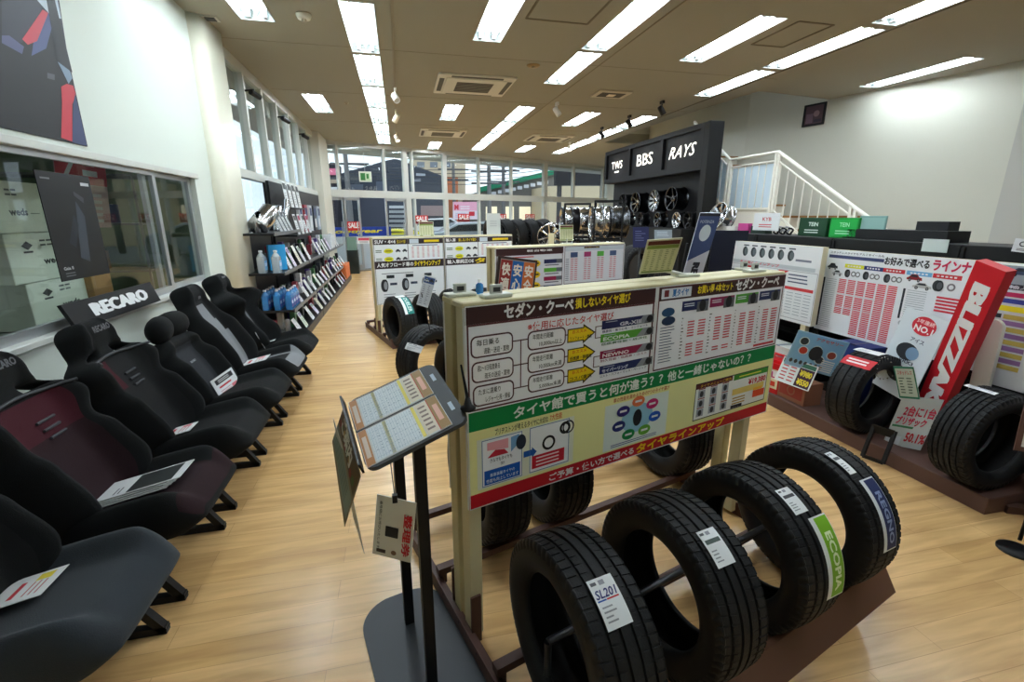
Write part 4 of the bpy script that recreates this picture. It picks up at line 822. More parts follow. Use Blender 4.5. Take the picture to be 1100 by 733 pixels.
# three-colour poster
e, P = qboard('framed_poster', 'dark-framed poster of red, blue and orange panels with white characters', 'poster', None, (.579, 2.831, 1.264), (.844, 2.904, 1.222), (.813, 2.896, .99), (.549, 2.824, 1.03), t=.02, c=(58, 40, 36))
P.rect(.05, .04, .95, .94, (160, 150, 140), 1)
for k, (c, tx) in enumerate((((150, 44, 36), '快適'), ((30, 100, 176), '安心'), ((206, 110, 50), '安全'))):
    P.rect(.06+.295*k, .06, .35+.295*k, .92, c, 2); P.text(tx[0], .1+.295*k, .52, .31+.295*k, .84, (236, 226, 210), 4, .03); P.text(tx[1], .1+.295*k, .14, .31+.295*k, .46, (236, 226, 210), 4, .03)
    for j in range(5): P.disc(.1+.295*k+.05*j, .1+.17*j, .03, tuple(min(255, v+30) for v in c), 3, .03, 7)
P.build('print', e)
m = MB(); q = Vector((.69, 2.87, 0))-e.location; m.tube([(q.x, q.y+.02, q.z+.02), (0, .02, .02)], .012, BLK, 8); m.lathe([(0, 0), (.14, 0), (.14, .015), (0, .02)], BLK, 20, T=Matrix.Translation(q)); m.build('stand', e, fixn=True)
# ---- objects on the rail tops
def top_item(px, py, back=-.08): p = atz(px, py, 1.252); return p
def clamp_stand(label, p, w_=.07):
    t = thing('sign_holder', label, 'sign holder', 'clear sign holders on the board tops', p, math.atan2(dA.y, dA.x)); m = MB(); m.box(-w_, -.022, 0, w_, .022, .012, M((206, 208, 196), .3), bev=.003); m.build('base', t)
    m = MB(); m.box(-.02, -.006, .012, .02, .006, .04, M((196, 200, 192), .3)); m.box(-.012, -.008, .018, .012, -.006, .032, M((60, 60, 60), .4)); m.build('holder', t); return t
q = onA(.04, -.115, 1.252); clamp_stand('clear plastic sign holder on the board top, at its left rear corner', q, .05)
q = onA(.13, -.04, 1.252); clamp_stand('clear plastic sign holder on the board top, just right of the left corner', q, .05)
q = onA(.115, -.125, 1.252); t = thing('sanitiser_bottle', 'tiny pale blue bottle on the top of the foreground signboard', 'bottle', None, q); m = MB(); m.lathe([(0, 0), (.012, 0), (.013, .01), (.012, .03), (.005, .036), (0, .036)], BLUELIQ, 12); m.build('bottle_body', t, fixn=True); m = MB(); m.lathe([(.005, .036), (.006, .048), (0, .048)], M(WHITE), 10); m.build('cap', t)
q = onA(1.47, -.05, 1.252); clamp_stand('clear plastic sign holder on the board top, near its right end', q, .06)
q = onA(1.5, -.125, 1.252); clamp_stand('clear plastic sign holder on the board top, right rear corner', q, .04)
def price_stand(label, TL, TR, BR, BL, base):
    e, P = qboard('price_display', label, 'price display', 'small price displays on the board tops', TL, TR, BR, BL, t=.004, c=(206, 206, 180)); P.rect(.04, .85, .96, .96, (96, 40, 34), 1); P.rect(.04, .04, .96, .84, (210, 210, 170), 1); P.rect(.04, .74, .96, .84, (130, 150, 70), 2); P.lines(.06, .1, .94, .72, 12, (140, 150, 110), 3, .4, 5, .3, .2); P.rect(.04, .04, .96, .09, (120, 140, 80), 3); P.build('print', e)
    b = Vector(base)-e.location; m = MB(); m.box(b.x-.05, b.y-.03, b.z, b.x+.05, b.y+.03, b.z+.01, M((210, 212, 200), .3)); m.tube([(b.x, b.y, b.z+.005), (0, 0, .02)], .008, M((190, 190, 180), .3), 8); m.build('base', e)
def scaled(pts, base_px, zbase):     # bring corners fitted at some depth to the depth of the rail they stand on
    g = atz(base_px[0], base_px[1], zbase); b = sum((Vector(p) for p in pts), Vector())/4; k = (g-EY).dot(fw)/(b-EY).dot(fw); return [EY+(Vector(p)-EY)*k for p in pts], g
pts, g = scaled([(1.576, 2.851, 1.344), (1.806, 2.811, 1.358), (1.851, 2.977, 1.116), (1.62, 3.017, 1.101)], (703, 302), 1.252)
price_stand('cream price table display standing on the foreground signboard right of centre', *pts, onA(1.07, -.1, 1.252))
g = atp(612, 262, OB, dA); r_ = Vector((dA.x, dA.y, 0))
pts = [g+r_*(-.075)+Vector((0, .1, .16)), g+r_*.075+Vector((0, .1, .16)), g+r_*.075+Vector((0, .08, .02)), g+r_*(-.075)+Vector((0, .08, .02))]
price_stand('small cream price display on top of the middle signboard', *pts, (g.x, g.y+.08, 1.252))
g = atp(443+16, 257, OC, dA); pts = [g+r_*(-.1)+Vector((0, .1, .22)), g+r_*.1+Vector((0, .1, .22)), g+r_*.1+Vector((0, .08, .03)), g+r_*(-.1)+Vector((0, .08, .03))]
price_stand('small cream price display on top of the far off-road signboard', *pts, (g.x, g.y+.08, 1.242))
g = atp(532, 257, OC, dA); e, P = qboard('notice_board', 'plain pale notice board standing above the far signboards', 'notice', None, g+r_*(-.11)+Vector((0, .12, .35)), g+r_*.11+Vector((0, .12, .35)), g+r_*.11+Vector((0, .1, -.02)), g+r_*(-.11)+Vector((0, .1, -.02)), t=.004, c=(204, 208, 204)); P.lines(.2, .5, .8, .75, 3, (180, 184, 182), 1); P.build('print', e)
# ================================================================== RIGHT SIDE : platform, black racks, posters
PLT = M((98, 72, 64), .5)
yN, yF = 1.5, 5.2
m = MB(); m.box(2.86, yN, .0, 3.36, yF, .095, PLT, bev=.004); tag(m.build('display_platform'), 'low brown display platform along the black racks on the right', 'platform')
m = MB(); m.box(2.9, -.6, 0, 3.36, yN-.16, .07, PLT, bev=.004); tag(m.build('display_platform'), 'low brown platform running out of the frame at the lower right corner', 'platform')
qa, qb = atz(1063, 540, .02), atz(1100, 505, .1); m = MB(); m.bar(qa, qb, .06, .05, PLT); m.bar(qa+Vector((.02, -.05, 0)), qa+Vector((.35, -.2, 0)), .05, .04, PLT); tag(m.build('rack_foot'), 'brown steel rack foot at the end of the brown platform', 'rack foot')
seams = [4.75, atx(810, 262, 3.38).y, atx(893, 262, 3.38).y, atx(1033, 262, 3.38).y, .55, -.6]
for i in range(5):
    y1_, y0_ = seams[i], seams[i+1]
    t = thing('display_rack', 'black metal display rack along the right, %s from the far end' % ['first', 'second', 'third', 'fourth', 'fifth'][i], 'rack', 'black racks along the right', (3.6, (y0_+y1_)/2, 0)); h = (y1_-y0_)/2-.004
    m = MB(); m.box(-.02, -h, .05, .0, h, 1.30, BLKM); m.build('back_panel', t)
    m = MB(); m.box(-.21, -h, 1.2, .2, h, 1.325, BLK, bev=.004); m.build('top_box', t)
    m = MB(); m.box(-.21, -h, 0, .2, h, .1, BLK); m.build('base', t)
    for sy in (-1, 1): m = MB(); m.box(-.22, sy*h-.02, 0, .2, sy*h+(.02 if sy < 0 else 0)*0+.0, 1.31, BLK) if sy > 0 else m.box(-.22, -h, 0, .2, -h+.02, 1.31, BLK); m.build('side_panel', t)
    for z in (.45, .8): m = MB(); m.box(-.18, -h+.02, z, -.02, h-.02, z+.015, BLK); m.build('shelf', t)
def rsign(label, TLpx, TRy, zb, zt, x, t=.03, group='posters on the right-hand racks', cream=True):
    """sign in the plane x facing -X; from the photographed left edge to y=TRy"""
    y0 = atx(TLpx[0], TLpx[1], x).y; e = thing('lineup_poster', label, 'poster', group, (x, y0, 0), -PI/2)
    L = y0-TRy; m = MB(); m.box(0, .001, zb, L, t, zt, M((216, 208, 176), .5) if cream else M((230, 232, 232), .4)); m.build('board', e)
    P = Sign((x, y0, zb), (0, -1), y=0); return e, P, L, zt-zb
# mid poster (standing board on cream posts)
e, P, L, H_ = rsign('white tyre poster with red corner flags standing left of the wide line-up poster', (770, 258), 3.05, .63, 1.262, 3.19, .05)
P.rect(0, 0, L, H_, (226, 230, 232), 0); P.rect(0, H_*.74, L, H_*.98, (232, 234, 236), 1)
P.disc(.18, H_*.9, .06, (190, 60, 66), 2, .02); P.lines(.08, H_*.8, .3, H_*.85, 1, (90, 96, 110), 3)
for k in range(6): P.disc(L*.34+k*.11, H_*.86, .034, (48, 56, 60), 3, .045, 12); P.disc(L*.34+k*.11+.014, H_*.86, .024, (96, 104, 108), 4, .036, 12); P.rect(L*.32+k*.11, H_*.94, L*.32+k*.11+.07, H_*.96, (90, 96, 104), 3)
P.rect(L*.05, H_*.68, L*.97, H_*.73, (190, 198, 202), 2); P.text('冬の安心ラインアップ', L*.3, H_*.685, L*.68, H_*.725, (214, 60, 70), 4, .03)
for u in (.02, .36, .68): P.poly([(L*u, H_*.66), (L*(u+.09), H_*.66), (L*u, H_*.56)], (206, 40, 50), 3); P.lines(L*(u+.08), H_*.5, L*(u+.28), H_*.64, 3, (70, 80, 110), 3, .35, 1, .1, .4); P.lines(L*(u+.02), H_*.08, L*(u+.3), H_*.4, 8, (150, 160, 170), 3, .2, 4, .15); P.rect(L*(u+.02), H_*.42, L*(u+.3), H_*.46, (206, 60, 66), 3); P.frame(L*u, H_*.04, L*(u+.315), H_*.67, .004, (150, 150, 156), 3)
P.lines(L*.8, H_*.78, L*.95, H_*.84, 1, (120, 126, 140), 3); P.build('printed_panel', e).location.z = .63
for u in (L-.1, .02): m = MB(); m.box(u, .005, .1, u+.05, .045, .63, CRM); m.build('post', e)
# wide line-up poster
e, P, L, H_ = rsign('wide white winter tyre price poster with a black and red heading', (889, 266), .9, .60, 1.245, 3.30, .03)
P.rect(0, 0, L, H_, (236, 240, 244), 0)
P.T('スタッドレスタイヤもアルミホイールも', 893, 269.5, 950, 277, (60, 64, 90), 3, .01); P.rect(P.at(891, 275)[0], P.at(891, 276.5)[1], P.at(950, 280)[0], P.at(950, 278.5)[1], (70, 80, 120), 2)
zc = lambda x, y: P.at(x, y)
u0, u1 = zc(952, 275)[0], zc(1000, 280)[0]; P.text('お好みで選べる', u0, H_-.078, u1, H_-.022, (24, 24, 30), 3, .03)
u0, u1 = zc(1004, 280)[0], zc(1069, 285)[0]; P.text('ラインナップ', u0, H_-.085, u1, H_-.012, (204, 44, 84), 3, .03)
def hdr(x0, x1, c, yv=.1): a_, b_ = zc(x0, 285)[0], zc(x1, 290)[0]; P.rect(a_, H_-yv-.028, b_, H_-yv, c, 3); P.lines(a_+.02, H_-yv-.02, b_-.02, H_-yv-.008, 1, (240, 240, 240), 4, .8, 5, .25)
hdr(908, 928, (226, 226, 60)); hdr(929, 949, (50, 60, 120)); hdr(950, 973, (204, 44, 56)); hdr(976, 1003, (110, 180, 224)); hdr(1005, 1036, (204, 50, 60))
for x0 in (908, 928, 951): a_ = zc(x0, 290)[0]; tyrepic(P, a_, H_-.2, .05, .06, False); P.ring(a_+.075, H_-.17, .02, .012, (120, 122, 126), 4); P.ring(a_+.11, H_-.17, .02, .012, (120, 122, 126), 4)
a_ = zc(1003, 300)[0]; tyrepic(P, a_, H_-.21, .07, .07, False); P.ring(a_+.11, H_-.175, .024, .014, (130, 130, 136), 4)
carshape(P, zc(888.5, 285)[0]+.01, H_-.155, .09, .05, (50, 56, 66)); carshape(P, zc(892, 285)[0]+.03, H_-.20, .09, .045, (190, 194, 198)); carshape(P, zc(976, 290)[0], H_-.17, .1, .05, (150, 36, 44)); carshape(P, zc(984, 290)[0], H_-.215, .12, .045, (190, 192, 190))
ub = zc(968, 300)[0]
P.rect(.012, .03, .03, H_-.22, (40, 44, 54), 3); P.lines(.035, .03, .14, H_-.22, 26, (150, 156, 166), 3, .2, 1, .05)
P.lines(.15, .16, .15+(ub-.15)*.33, H_-.215, 22, (218, 60, 78), 3, .62, 2, .12); P.lines(.15+(ub-.15)*.33, .02, ub, H_-.215, 30, (218, 60, 78), 3, .62, 4, .12)
for k in (8, 15): P.rect(.15, H_-.22-.0145*k, ub-.15, H_-.212-.0145*k, (228, 232, 236), 5)
P.rect(ub+.03, .22, ub+.045, H_-.22, (40, 44, 54), 3); P.lines(ub+.05, .22, ub+.2, H_-.22, 14, (150, 156, 166), 3, .2)
for z0_, z1_ in ((H_-.34, H_-.235), (H_-.47, H_-.42), (.2, H_-.5)): P.lines(ub+.22, z0_, L-.25, z1_, max(2, int((z1_-z0_)/.018)), (218, 60, 78), 3, .6, 3, .12)
for r in range(4):
    for q in range(3): P.ring(ub+.06+.06*q, .04+.05*r, .018, .008, (176, 180, 184), 3); P.disc(ub+.06+.06*q, .04+.05*r, .007, (190, 194, 198), 4)
P.build('printed_panel', e).location.z = .60
e, P, L, H_ = rsign('price poster with yellow and purple bands at the far right edge of the photo', (1077, 282), .75, .56, 1.235, 3.27, .02)
L2 = L; P.rect(0, 0, L, H_, (214, 216, 220), 0); P.rect(0, H_-.1, L, H_, (150, 160, 170), 1); carshape(P, .03, H_-.06, .16, .05, (60, 70, 96)); P.rect(.0, H_-.13, L, H_-.1, (50, 50, 60), 2); P.text('輸入車', .06, H_-.125, .2, H_-.105, (230, 230, 236), 3, .02)
P.rect(0, H_-.17, L, H_-.145, (190, 40, 90), 2); P.rect(0, H_-.205, L, H_-.18, (60, 70, 150), 2); P.rect(0, H_-.25, L, H_-.22, (236, 220, 40), 2)
for k in range(9):
    y = H_-.28-.035*k; P.rect(.01, y-.012, .06, y+.012, (48, 56, 66), 3); P.rect(.07, y-.013, .2, y+.013, (150, 110, 160) if k % 2 else (200, 176, 90), 3); P.lines(.21, y-.013, L-.02, y+.013, 2, (170, 140, 190), 3, .5, 3)
P.build('printed_panel', e).location.z = .56
# ---------------------------------------------------------------- tyres on the platform
R1 = Tyre('black winter tyre on the brown platform with a white tag and a red sticker', (2.974, 2.325, .366), 173.2, R=.271, W=.195, rr=.17, style=1, npitch=60, group='tyres on the right-hand platform')
R2 = Tyre('black winter tyre with a plain white tag, right of the leaning red sign', (2.964, 1.641, .362), 182, R=.267, W=.195, rr=.165, style=3, npitch=60, group='tyres on the right-hand platform')
price_tag(R1, (926, 374), (944, 383), wc=(210, 214, 216)); price_tag(R2, (1040, 413), (1068, 425), wc=(150, 150, 170))
u0, t0 = R1.hit(914, 382); u1, t1 = R1.hit(929, 397); P = R1.sticker(None, None, (min(u0, u1)-.02, max(u0, u1)+.03, min(t0, t1), max(t0, t1))); P.rect(0, 0, P.w, P.h, (204, 36, 48), 0); P.lines(P.w*.1, P.h*.2, P.w*.9, P.h*.8, 2, (240, 220, 220), 2, .5); P.build('brand_sticker', R1.e)
for i, (y, lb) in enumerate(((1.0, 'just outside the right edge'), (3.5, 'far behind the foreground signboard'))):
    if i: Tyre('black tyre on the brown platform %s' % lb, (2.98, 4.0, .385), 100, R=.29, style=2, npitch=40, group='tyres on the right-hand platform')
# leaning red sign
TL, TR, BR, BL = [Vector(p) for p in ((2.99, 1.902, 1.269), (2.974, 1.75, 1.224), (3.14, 1.985, .30), (3.156, 2.137, .345))]
e, P = qboard('red_sign', 'tall leaning red box sign with white BLIZZAK lettering between two tyres', 'sign', None, TL, TR, BR, BL, t=.002, c=(206, 30, 44), part='face')
m = MB(); f = P.c; n_ = P.n; vs = [p+n_*.0 for p in f]+[p-n_*.06 for p in f]; RD = M((196, 26, 40), .35)
m.add(vs, [(4, 5, 1, 0), (5, 6, 2, 1), (6, 7, 3, 2), (7, 4, 0, 3), (7, 6, 5, 4)], RD); m.build('box_body', e)
P.text('BLIZZAK', .24, .05, .78, .88, (240, 240, 240), 2, .05, 0, 90); P.build('lettering', e)
m = MB(); m.prism(rrect(-.05, -.5, .05, .5, .05), -.01, .01, M((222, 222, 214), .3), T=Matrix.Translation((0, 0, 0)))
wpl = m.build('white_plate', None); wpl.name = 'sign_stay'; wpl.rotation_euler = (PI/2*.98, 0, PI/2-.15); wpl.location = (3.2, 1.86, .52); wpl.scale = (1, .85, 1); tag(wpl, 'white rounded plate standing behind the leaning red sign', 'plate')
# white standing poster NO.1
e, P = qboard('poster_card', 'tall white card with a red NO.1 disc, leaning left of the red sign', 'card', 'cards behind the leaning red sign', (3.17, 2.33, .93), (3.1, 2.02, .90), (3.06, 2.12, .35), (3.13, 2.42, .38), t=.004, c=(212, 220, 226))
P.disc(.55, .86, .27, (204, 36, 56), 2, .105, 24); P.text('NO.1', .36, .79, .78, .86, (244, 240, 240), 3, .04); P.text('3年連続', .36, .88, .76, .93, (250, 220, 220), 3, .02); P.text('アイス', .4, .66, .72, .71, (50, 60, 90), 3, .02)
P.disc(.45, .53, .26, (40, 44, 50), 3, .1, 20); P.disc(.58, .53, .15, (120, 150, 180), 4, .075, 16); P.text('VRX3', .35, .4, .7, .44, (60, 60, 80), 3, .02); P.disc(.45, .26, .26, (40, 44, 50), 3, .1, 20); P.disc(.58, .26, .15, (110, 130, 150), 4, .075, 16); P.build('print', e)
e, P = qboard('poster_card', 'pale grey card with red 2 and price text standing under the red sign', 'card', 'cards behind the leaning red sign', *[atp(x, y, (2.97, 2.2), (.15, -1)) for x, y in ((970, 425), (1014, 430), (1008, 500), (948, 476))], t=.004, c=(196, 206, 208))
P.text('2台に1台', .2, .62, .98, .82, (196, 40, 76), 3, .04); P.text('ブリザック', .1, .44, .86, .6, (206, 50, 84), 3, .03); P.rect(.05, .38, .6, .42, (60, 130, 90), 2); P.text('50.1%', .5, .12, 1.0, .3, (196, 50, 60), 3, .04); P.rect(.04, .0, .42, .2, (214, 222, 230), 2); P.build('print', e)
# green framed small card hanging at the tyre
e, P = qboard('hanging_card', 'small green-edged white card hanging on a bead chain in front of the left winter tyre', 'card', None, (2.86, 2.105, .618), (2.874, 2.003, .646), (2.919, 1.958, .455), (2.904, 2.061, .428), t=.003, c=(190, 206, 196))
P.frame(0, 0, 1, 1, .06, (40, 120, 96), 2); P.text('スタッドレス', .14, .74, .86, .88, (190, 50, 60), 3, .02); P.lines(.12, .14, .88, .68, 6, (90, 110, 100), 3, .4, 2, .2, .3); P.build('print', e)
m = MB(); st_ = (-.02, .04, .12); c0 = Vector((-.03, .06, .1))
for k in range(16): q = Vector((-.035-.0*k, .075+.14*math.sin(k*.21)*.9, .11+.07*math.sin(k*.42)+.03)); m.lathe([(0, -.005), (.005, 0), (0, .005)], M((200, 200, 196), .25, .8), 6, T=Matrix.Translation(q))
m.build('bead_chain', e, fixn=True)
# brochures and small goods
e, P = qboard('brochure_board', 'tilted pale blue poster of tyres beside the winter tyre on the platform', 'poster', None, (2.8, 2.77, .692), (3.054, 2.572, .629), (3.043, 2.648, .348), (2.789, 2.846, .411), t=.004, c=(150, 196, 232))
P.rect(.03, .2, .97, .97, (130, 186, 230), 1)
for u, v, c in ((.2, .75, (40, 50, 60)), (.25, .5, (190, 60, 50)), (.5, .6, (44, 50, 60)), (.8, .55, (150, 70, 60)), (.62, .35, (60, 60, 70))): P.disc(u, v, .1, (210, 228, 240), 2, .12, 14); P.disc(u, v, .08, c, 3, .1, 12)
P.disc(.5, .5, .13, (40, 44, 52), 4, .2, 16); P.text('アクセサリー', .4, .84, .92, .93, (206, 60, 80), 4, .02)
for k in range(7): P.disc(.1+.1*k, .16, .035, (70, 74, 84), 3, .06, 8)
P.lines(.66, .06, .96, .4, 6, (236, 240, 244), 4, .5); P.build('print', e)
e, P = qboard('price_card', 'white price card with yellow prices below the pale blue poster', 'card', None, (2.86, 2.92, .44), (2.92, 2.66, .43), (2.85, 2.65, .25), (2.79, 2.91, .26), t=.004, c=(226, 230, 230))
P.rect(.03, .8, .97, .97, (60, 110, 90), 1); P.rect(.55, .04, .97, .78, (70, 40, 60), 1); P.lines(.05, .08, .52, .76, 5, (200, 70, 80), 2, .35, 2, .2); P.text('¥980', .6, .46, .93, .7, (240, 220, 60), 3, .03); P.text('¥550', .6, .12, .93, .36, (240, 220, 60), 3, .03); P.frame(0, 0, 1, 1, .03, (236, 238, 238), 3); P.build('print', e)
def carton(name, label, x0, y0, z0, x1, y1, z1, c, c2, cat='box', group=None):
    e = thing(name, label, cat, group, ((x0+x1)/2, (y0+y1)/2, z0)); hx, hy, h = (x1-x0)/2, (y1-y0)/2, z1-z0
    m = MB(); m.box(-hx, -hy, 0, hx, hy, h, M(c, .6), bev=.003); m.build('carton', e); m = MB(); m.box(-hx-.001, -.02, h*.98, hx+.001, .02, h+.001, M(c2, .4)); m.build('tape', e)
    P = Print(fn=lambda u, v, hh: (-hx-.0005-hh, hy-u, v)); P.rect(.02, h*.2, 2*hy-.02, h*.8, c2, 1); P.disc(hy, h*.5, min(h*.22, hy*.5), c, 2); P.disc(hy, h*.5, min(h*.16, hy*.35), c2, 3); P.build('label', e); return e
carton('accessory_box', 'reddish brown carton below the pale blue poster on the platform', 2.9, 2.72, .095, 3.06, 2.98, .27, (150, 100, 76), (150, 60, 50))
carton('accessory_box', 'white carton behind the red jerrycan on the platform', 3.12, 3.05, .095, 3.28, 3.5, .42, (206, 206, 200), (120, 126, 140))
carton('accessory_box', 'dark blue carton between the pale blue poster and the winter tyre', 3.15, 2.5, .095, 3.3, 2.75, .6, (30, 50, 110), (24, 36, 80))
carton('accessory_box', 'brown cardboard carton under the red-flagged tyre poster', 3.12, 3.55, .095, 3.3, 4.1, .5, (140, 100, 70), (120, 84, 60))
# jerrycan
q = Vector((2.95, 3.08, .095)); t = thing('jerrycan', 'small red jerrycan with a paper label at the far end of the platform', 'jerrycan', None, q, .2)
RC = M((206, 28, 34), .35); m = MB(); m.prism(rrect(-.07, -.1, .07, .1, .025), 0, .25, RC, smooth=False); m.prism(rrect(-.055, -.085, .055, .085, .02), .25, .275, RC); m.build('can_body', t)
m = MB(); m.tube([(0, -.06, .27), (0, -.05, .31), (0, .03, .31), (0, .04, .27)], .012, RC); m.build('handle', t); m = MB(); m.tube([(0, .065, .27), (0, .07, .315)], .018, BLK, 12); m.build('cap', t)
P = Print(fn=lambda u, v, h: (-.0705-h, .08-u, .04+v)); P.rect(0, 0, .16, .16, (226, 214, 180), 1); P.rect(.01, .08, .15, .15, (236, 236, 236), 2); P.text('20L', .03, .09, .13, .14, (190, 50, 120), 3, .03); P.rect(.02, .02, .06, .06, (60, 150, 60), 2); P.rect(.08, .02, .14, .06, (200, 60, 40), 2); P.build('label', t)
# black card holder standing in front of the platform
p0_, p1_ = atz(929, 490, .03), atz(951, 498, .03); d_ = Vector((.07, .02, .2)); t = thing('card_holder', 'black plastic card holder leaning on the front edge of the platform', 'card holder', None, (p0_+p1_)/2)
m = MB(); o_ = (p0_+p1_)/2; a_, b_ = p0_-o_-Vector((.02, 0, 0)), p1_-o_-Vector((.02, 0, 0)); W_ = b_-a_
def barq(p, q, w_=.022): m.bar(p, q, w_, .012, BLK, up=(-1, 0, .3))
barq(a_, a_+d_); barq(b_, b_+d_); m.bar(a_+d_*.9, b_+d_*.9, .012, .05, BLK); m.bar(a_+d_*.02, b_+d_*.02, .012, .02, BLK); m.build('frame', t)
m = MB(); m.bar(a_+W_*.4+d_*.92, a_+W_*.75+d_*.92, .014, .02, M((190, 204, 220), .3)); m.build('label', t)
# brown framed card at the right edge
e, P = qboard('framed_card', 'corner of a brown-framed white card at the right edge of the photo', 'card', None, (2.62, 1.35, .70), (2.8, 1.2, .70), (2.76, 1.17, .50), (2.58, 1.32, .50), t=.008, c=(96, 66, 58))
P.rect(.08, .1, .92, .9, (224, 224, 220), 1); P.rect(.16, .2, .84, .8, (150, 60, 66), 2); P.build('print', e)
m = MB(); m.tube([(.02, .02, .0), (.02, .02, -.44)], .008, BLK); m.lathe([(0, 0), (.07, 0), (.07, .01), (0, .012)], BLK, 16, T=Matrix.Translation((.02, .02, -.5))); m.build('stand', e, fixn=True)
# ---------------------------------------------------------------- things on top of the racks
def topbox(name, label, px0, py0, px1, py1, x, depth, c, cat, txt=None, tc=(220, 235, 225), c2=None, zt=1.325):
    a_, b_ = atx(px0, py1, x), atx(px1, py1, x); h = atx((px0+px1)/2, py0, x).z-zt; L = a_.y-b_.y
    e = thing(name, label, cat, 'things on top of the black racks', (x, a_.y, zt), -PI/2); m = MB(); m.box(0, 0, 0, L, depth, max(h, .01), M(c, .45), bev=.002); m.build('body', e)
    P = Print(y=-.0005); P.rect(L*.05, h*.08, L*.95, h*.92, c2 or c, 1)
    if txt: P.text(txt, L*.36, h*.55, L*.7, h*.76, tc, 2, .02); P.lines(L*.2, h*.15, L*.8, h*.4, 2, tc, 2, .4)
    P.build('label', e); return e
topbox('suspension_sign', 'dark green TEIN box sign on top of the racks', 857, 234, 887, 250, 3.5, .06, (24, 70, 44), 'sign', 'TEIN')
topbox('suspension_sign', 'bright green TEIN box sign on top of the racks', 890, 234, 921, 250, 3.5, .06, (20, 150, 60), 'sign', 'TEIN', (170, 240, 190), (26, 176, 74))
topbox('clear_sign', 'pale teal upright card right of the green sign on top of the racks', 921, 232, 950, 249, 3.52, .01, (130, 170, 166), 'card', None, c2=(150, 190, 184))
topbox('shelf_tray', 'long flat black tray on top of the racks', 905, 247, 1018, 253, 3.5, .2, (26, 27, 30), 'tray')
topbox('black_box', 'black box standing on the long black tray', 983, 238, 1018, 247, 3.56, .1, (34, 36, 40), 'box', zt=1.345)
topbox('pink_box', 'small pink box on top of the racks at the far end', 792, 240, 803, 250, 3.5, .05, (196, 70, 140), 'box')
for i, (x0, x1) in enumerate(((770, 777), (780, 789))): topbox('white_box', 'tiny white box on top of the far rack, %s of the pair' % ('left', 'right')[i], x0, 243, x1, 249, 3.5, .04, (210, 208, 200), 'box')
topbox('dark_box', 'low dark green box behind the white red-lettered card on the racks', 806, 243, 822, 250, 3.52, .08, (40, 60, 50), 'box')
e = topbox('paper_card', 'white card with red lettering tilted on top of the racks', 809, 229, 837, 241, 3.44, .005, (222, 224, 226), 'card', 'KYB', (200, 60, 70), zt=1.36); 
t = thing('chain_bundle', 'silver and black coil bundle left of the dark green sign on the racks', 'chain', None, (3.5, atx(840, 245, 3.5).y, 1.325)); 
for k in range(5):
    m = MB(); c = Vector((0, .06-.04*k, .035+.01*(k % 2))); m.tube([c+Vector((.01*math.sin(3*t_), .03*math.cos(t_), .028*math.sin(t_))) for t_ in [2*PI*j/12 for j in range(12)]], .009, M((170, 172, 176), .3, .8) if k % 2 else BLK, 6, closed=True); m.build('coil', t)
e = topbox('price_strip', 'long narrow white label on the rack top front', 991, 257, 1019, 262, 3.383, .003, (206, 216, 214), 'label', zt=1.27)
e, P = qboard('no_smoking_notice', 'white notice with dark symbol at the upper right rack end', 'notice', None, *[atx(x, y, 3.3) for x, y in ((1091, 256), (1112, 258), (1108, 274), (1086, 270))], t=.003, c=(216, 220, 224)); P.ring(.5, .62, .2, .13, (60, 60, 70), 2); P.lines(.2, .1, .8, .3, 2, (90, 90, 100), 2); P.build('print', e)
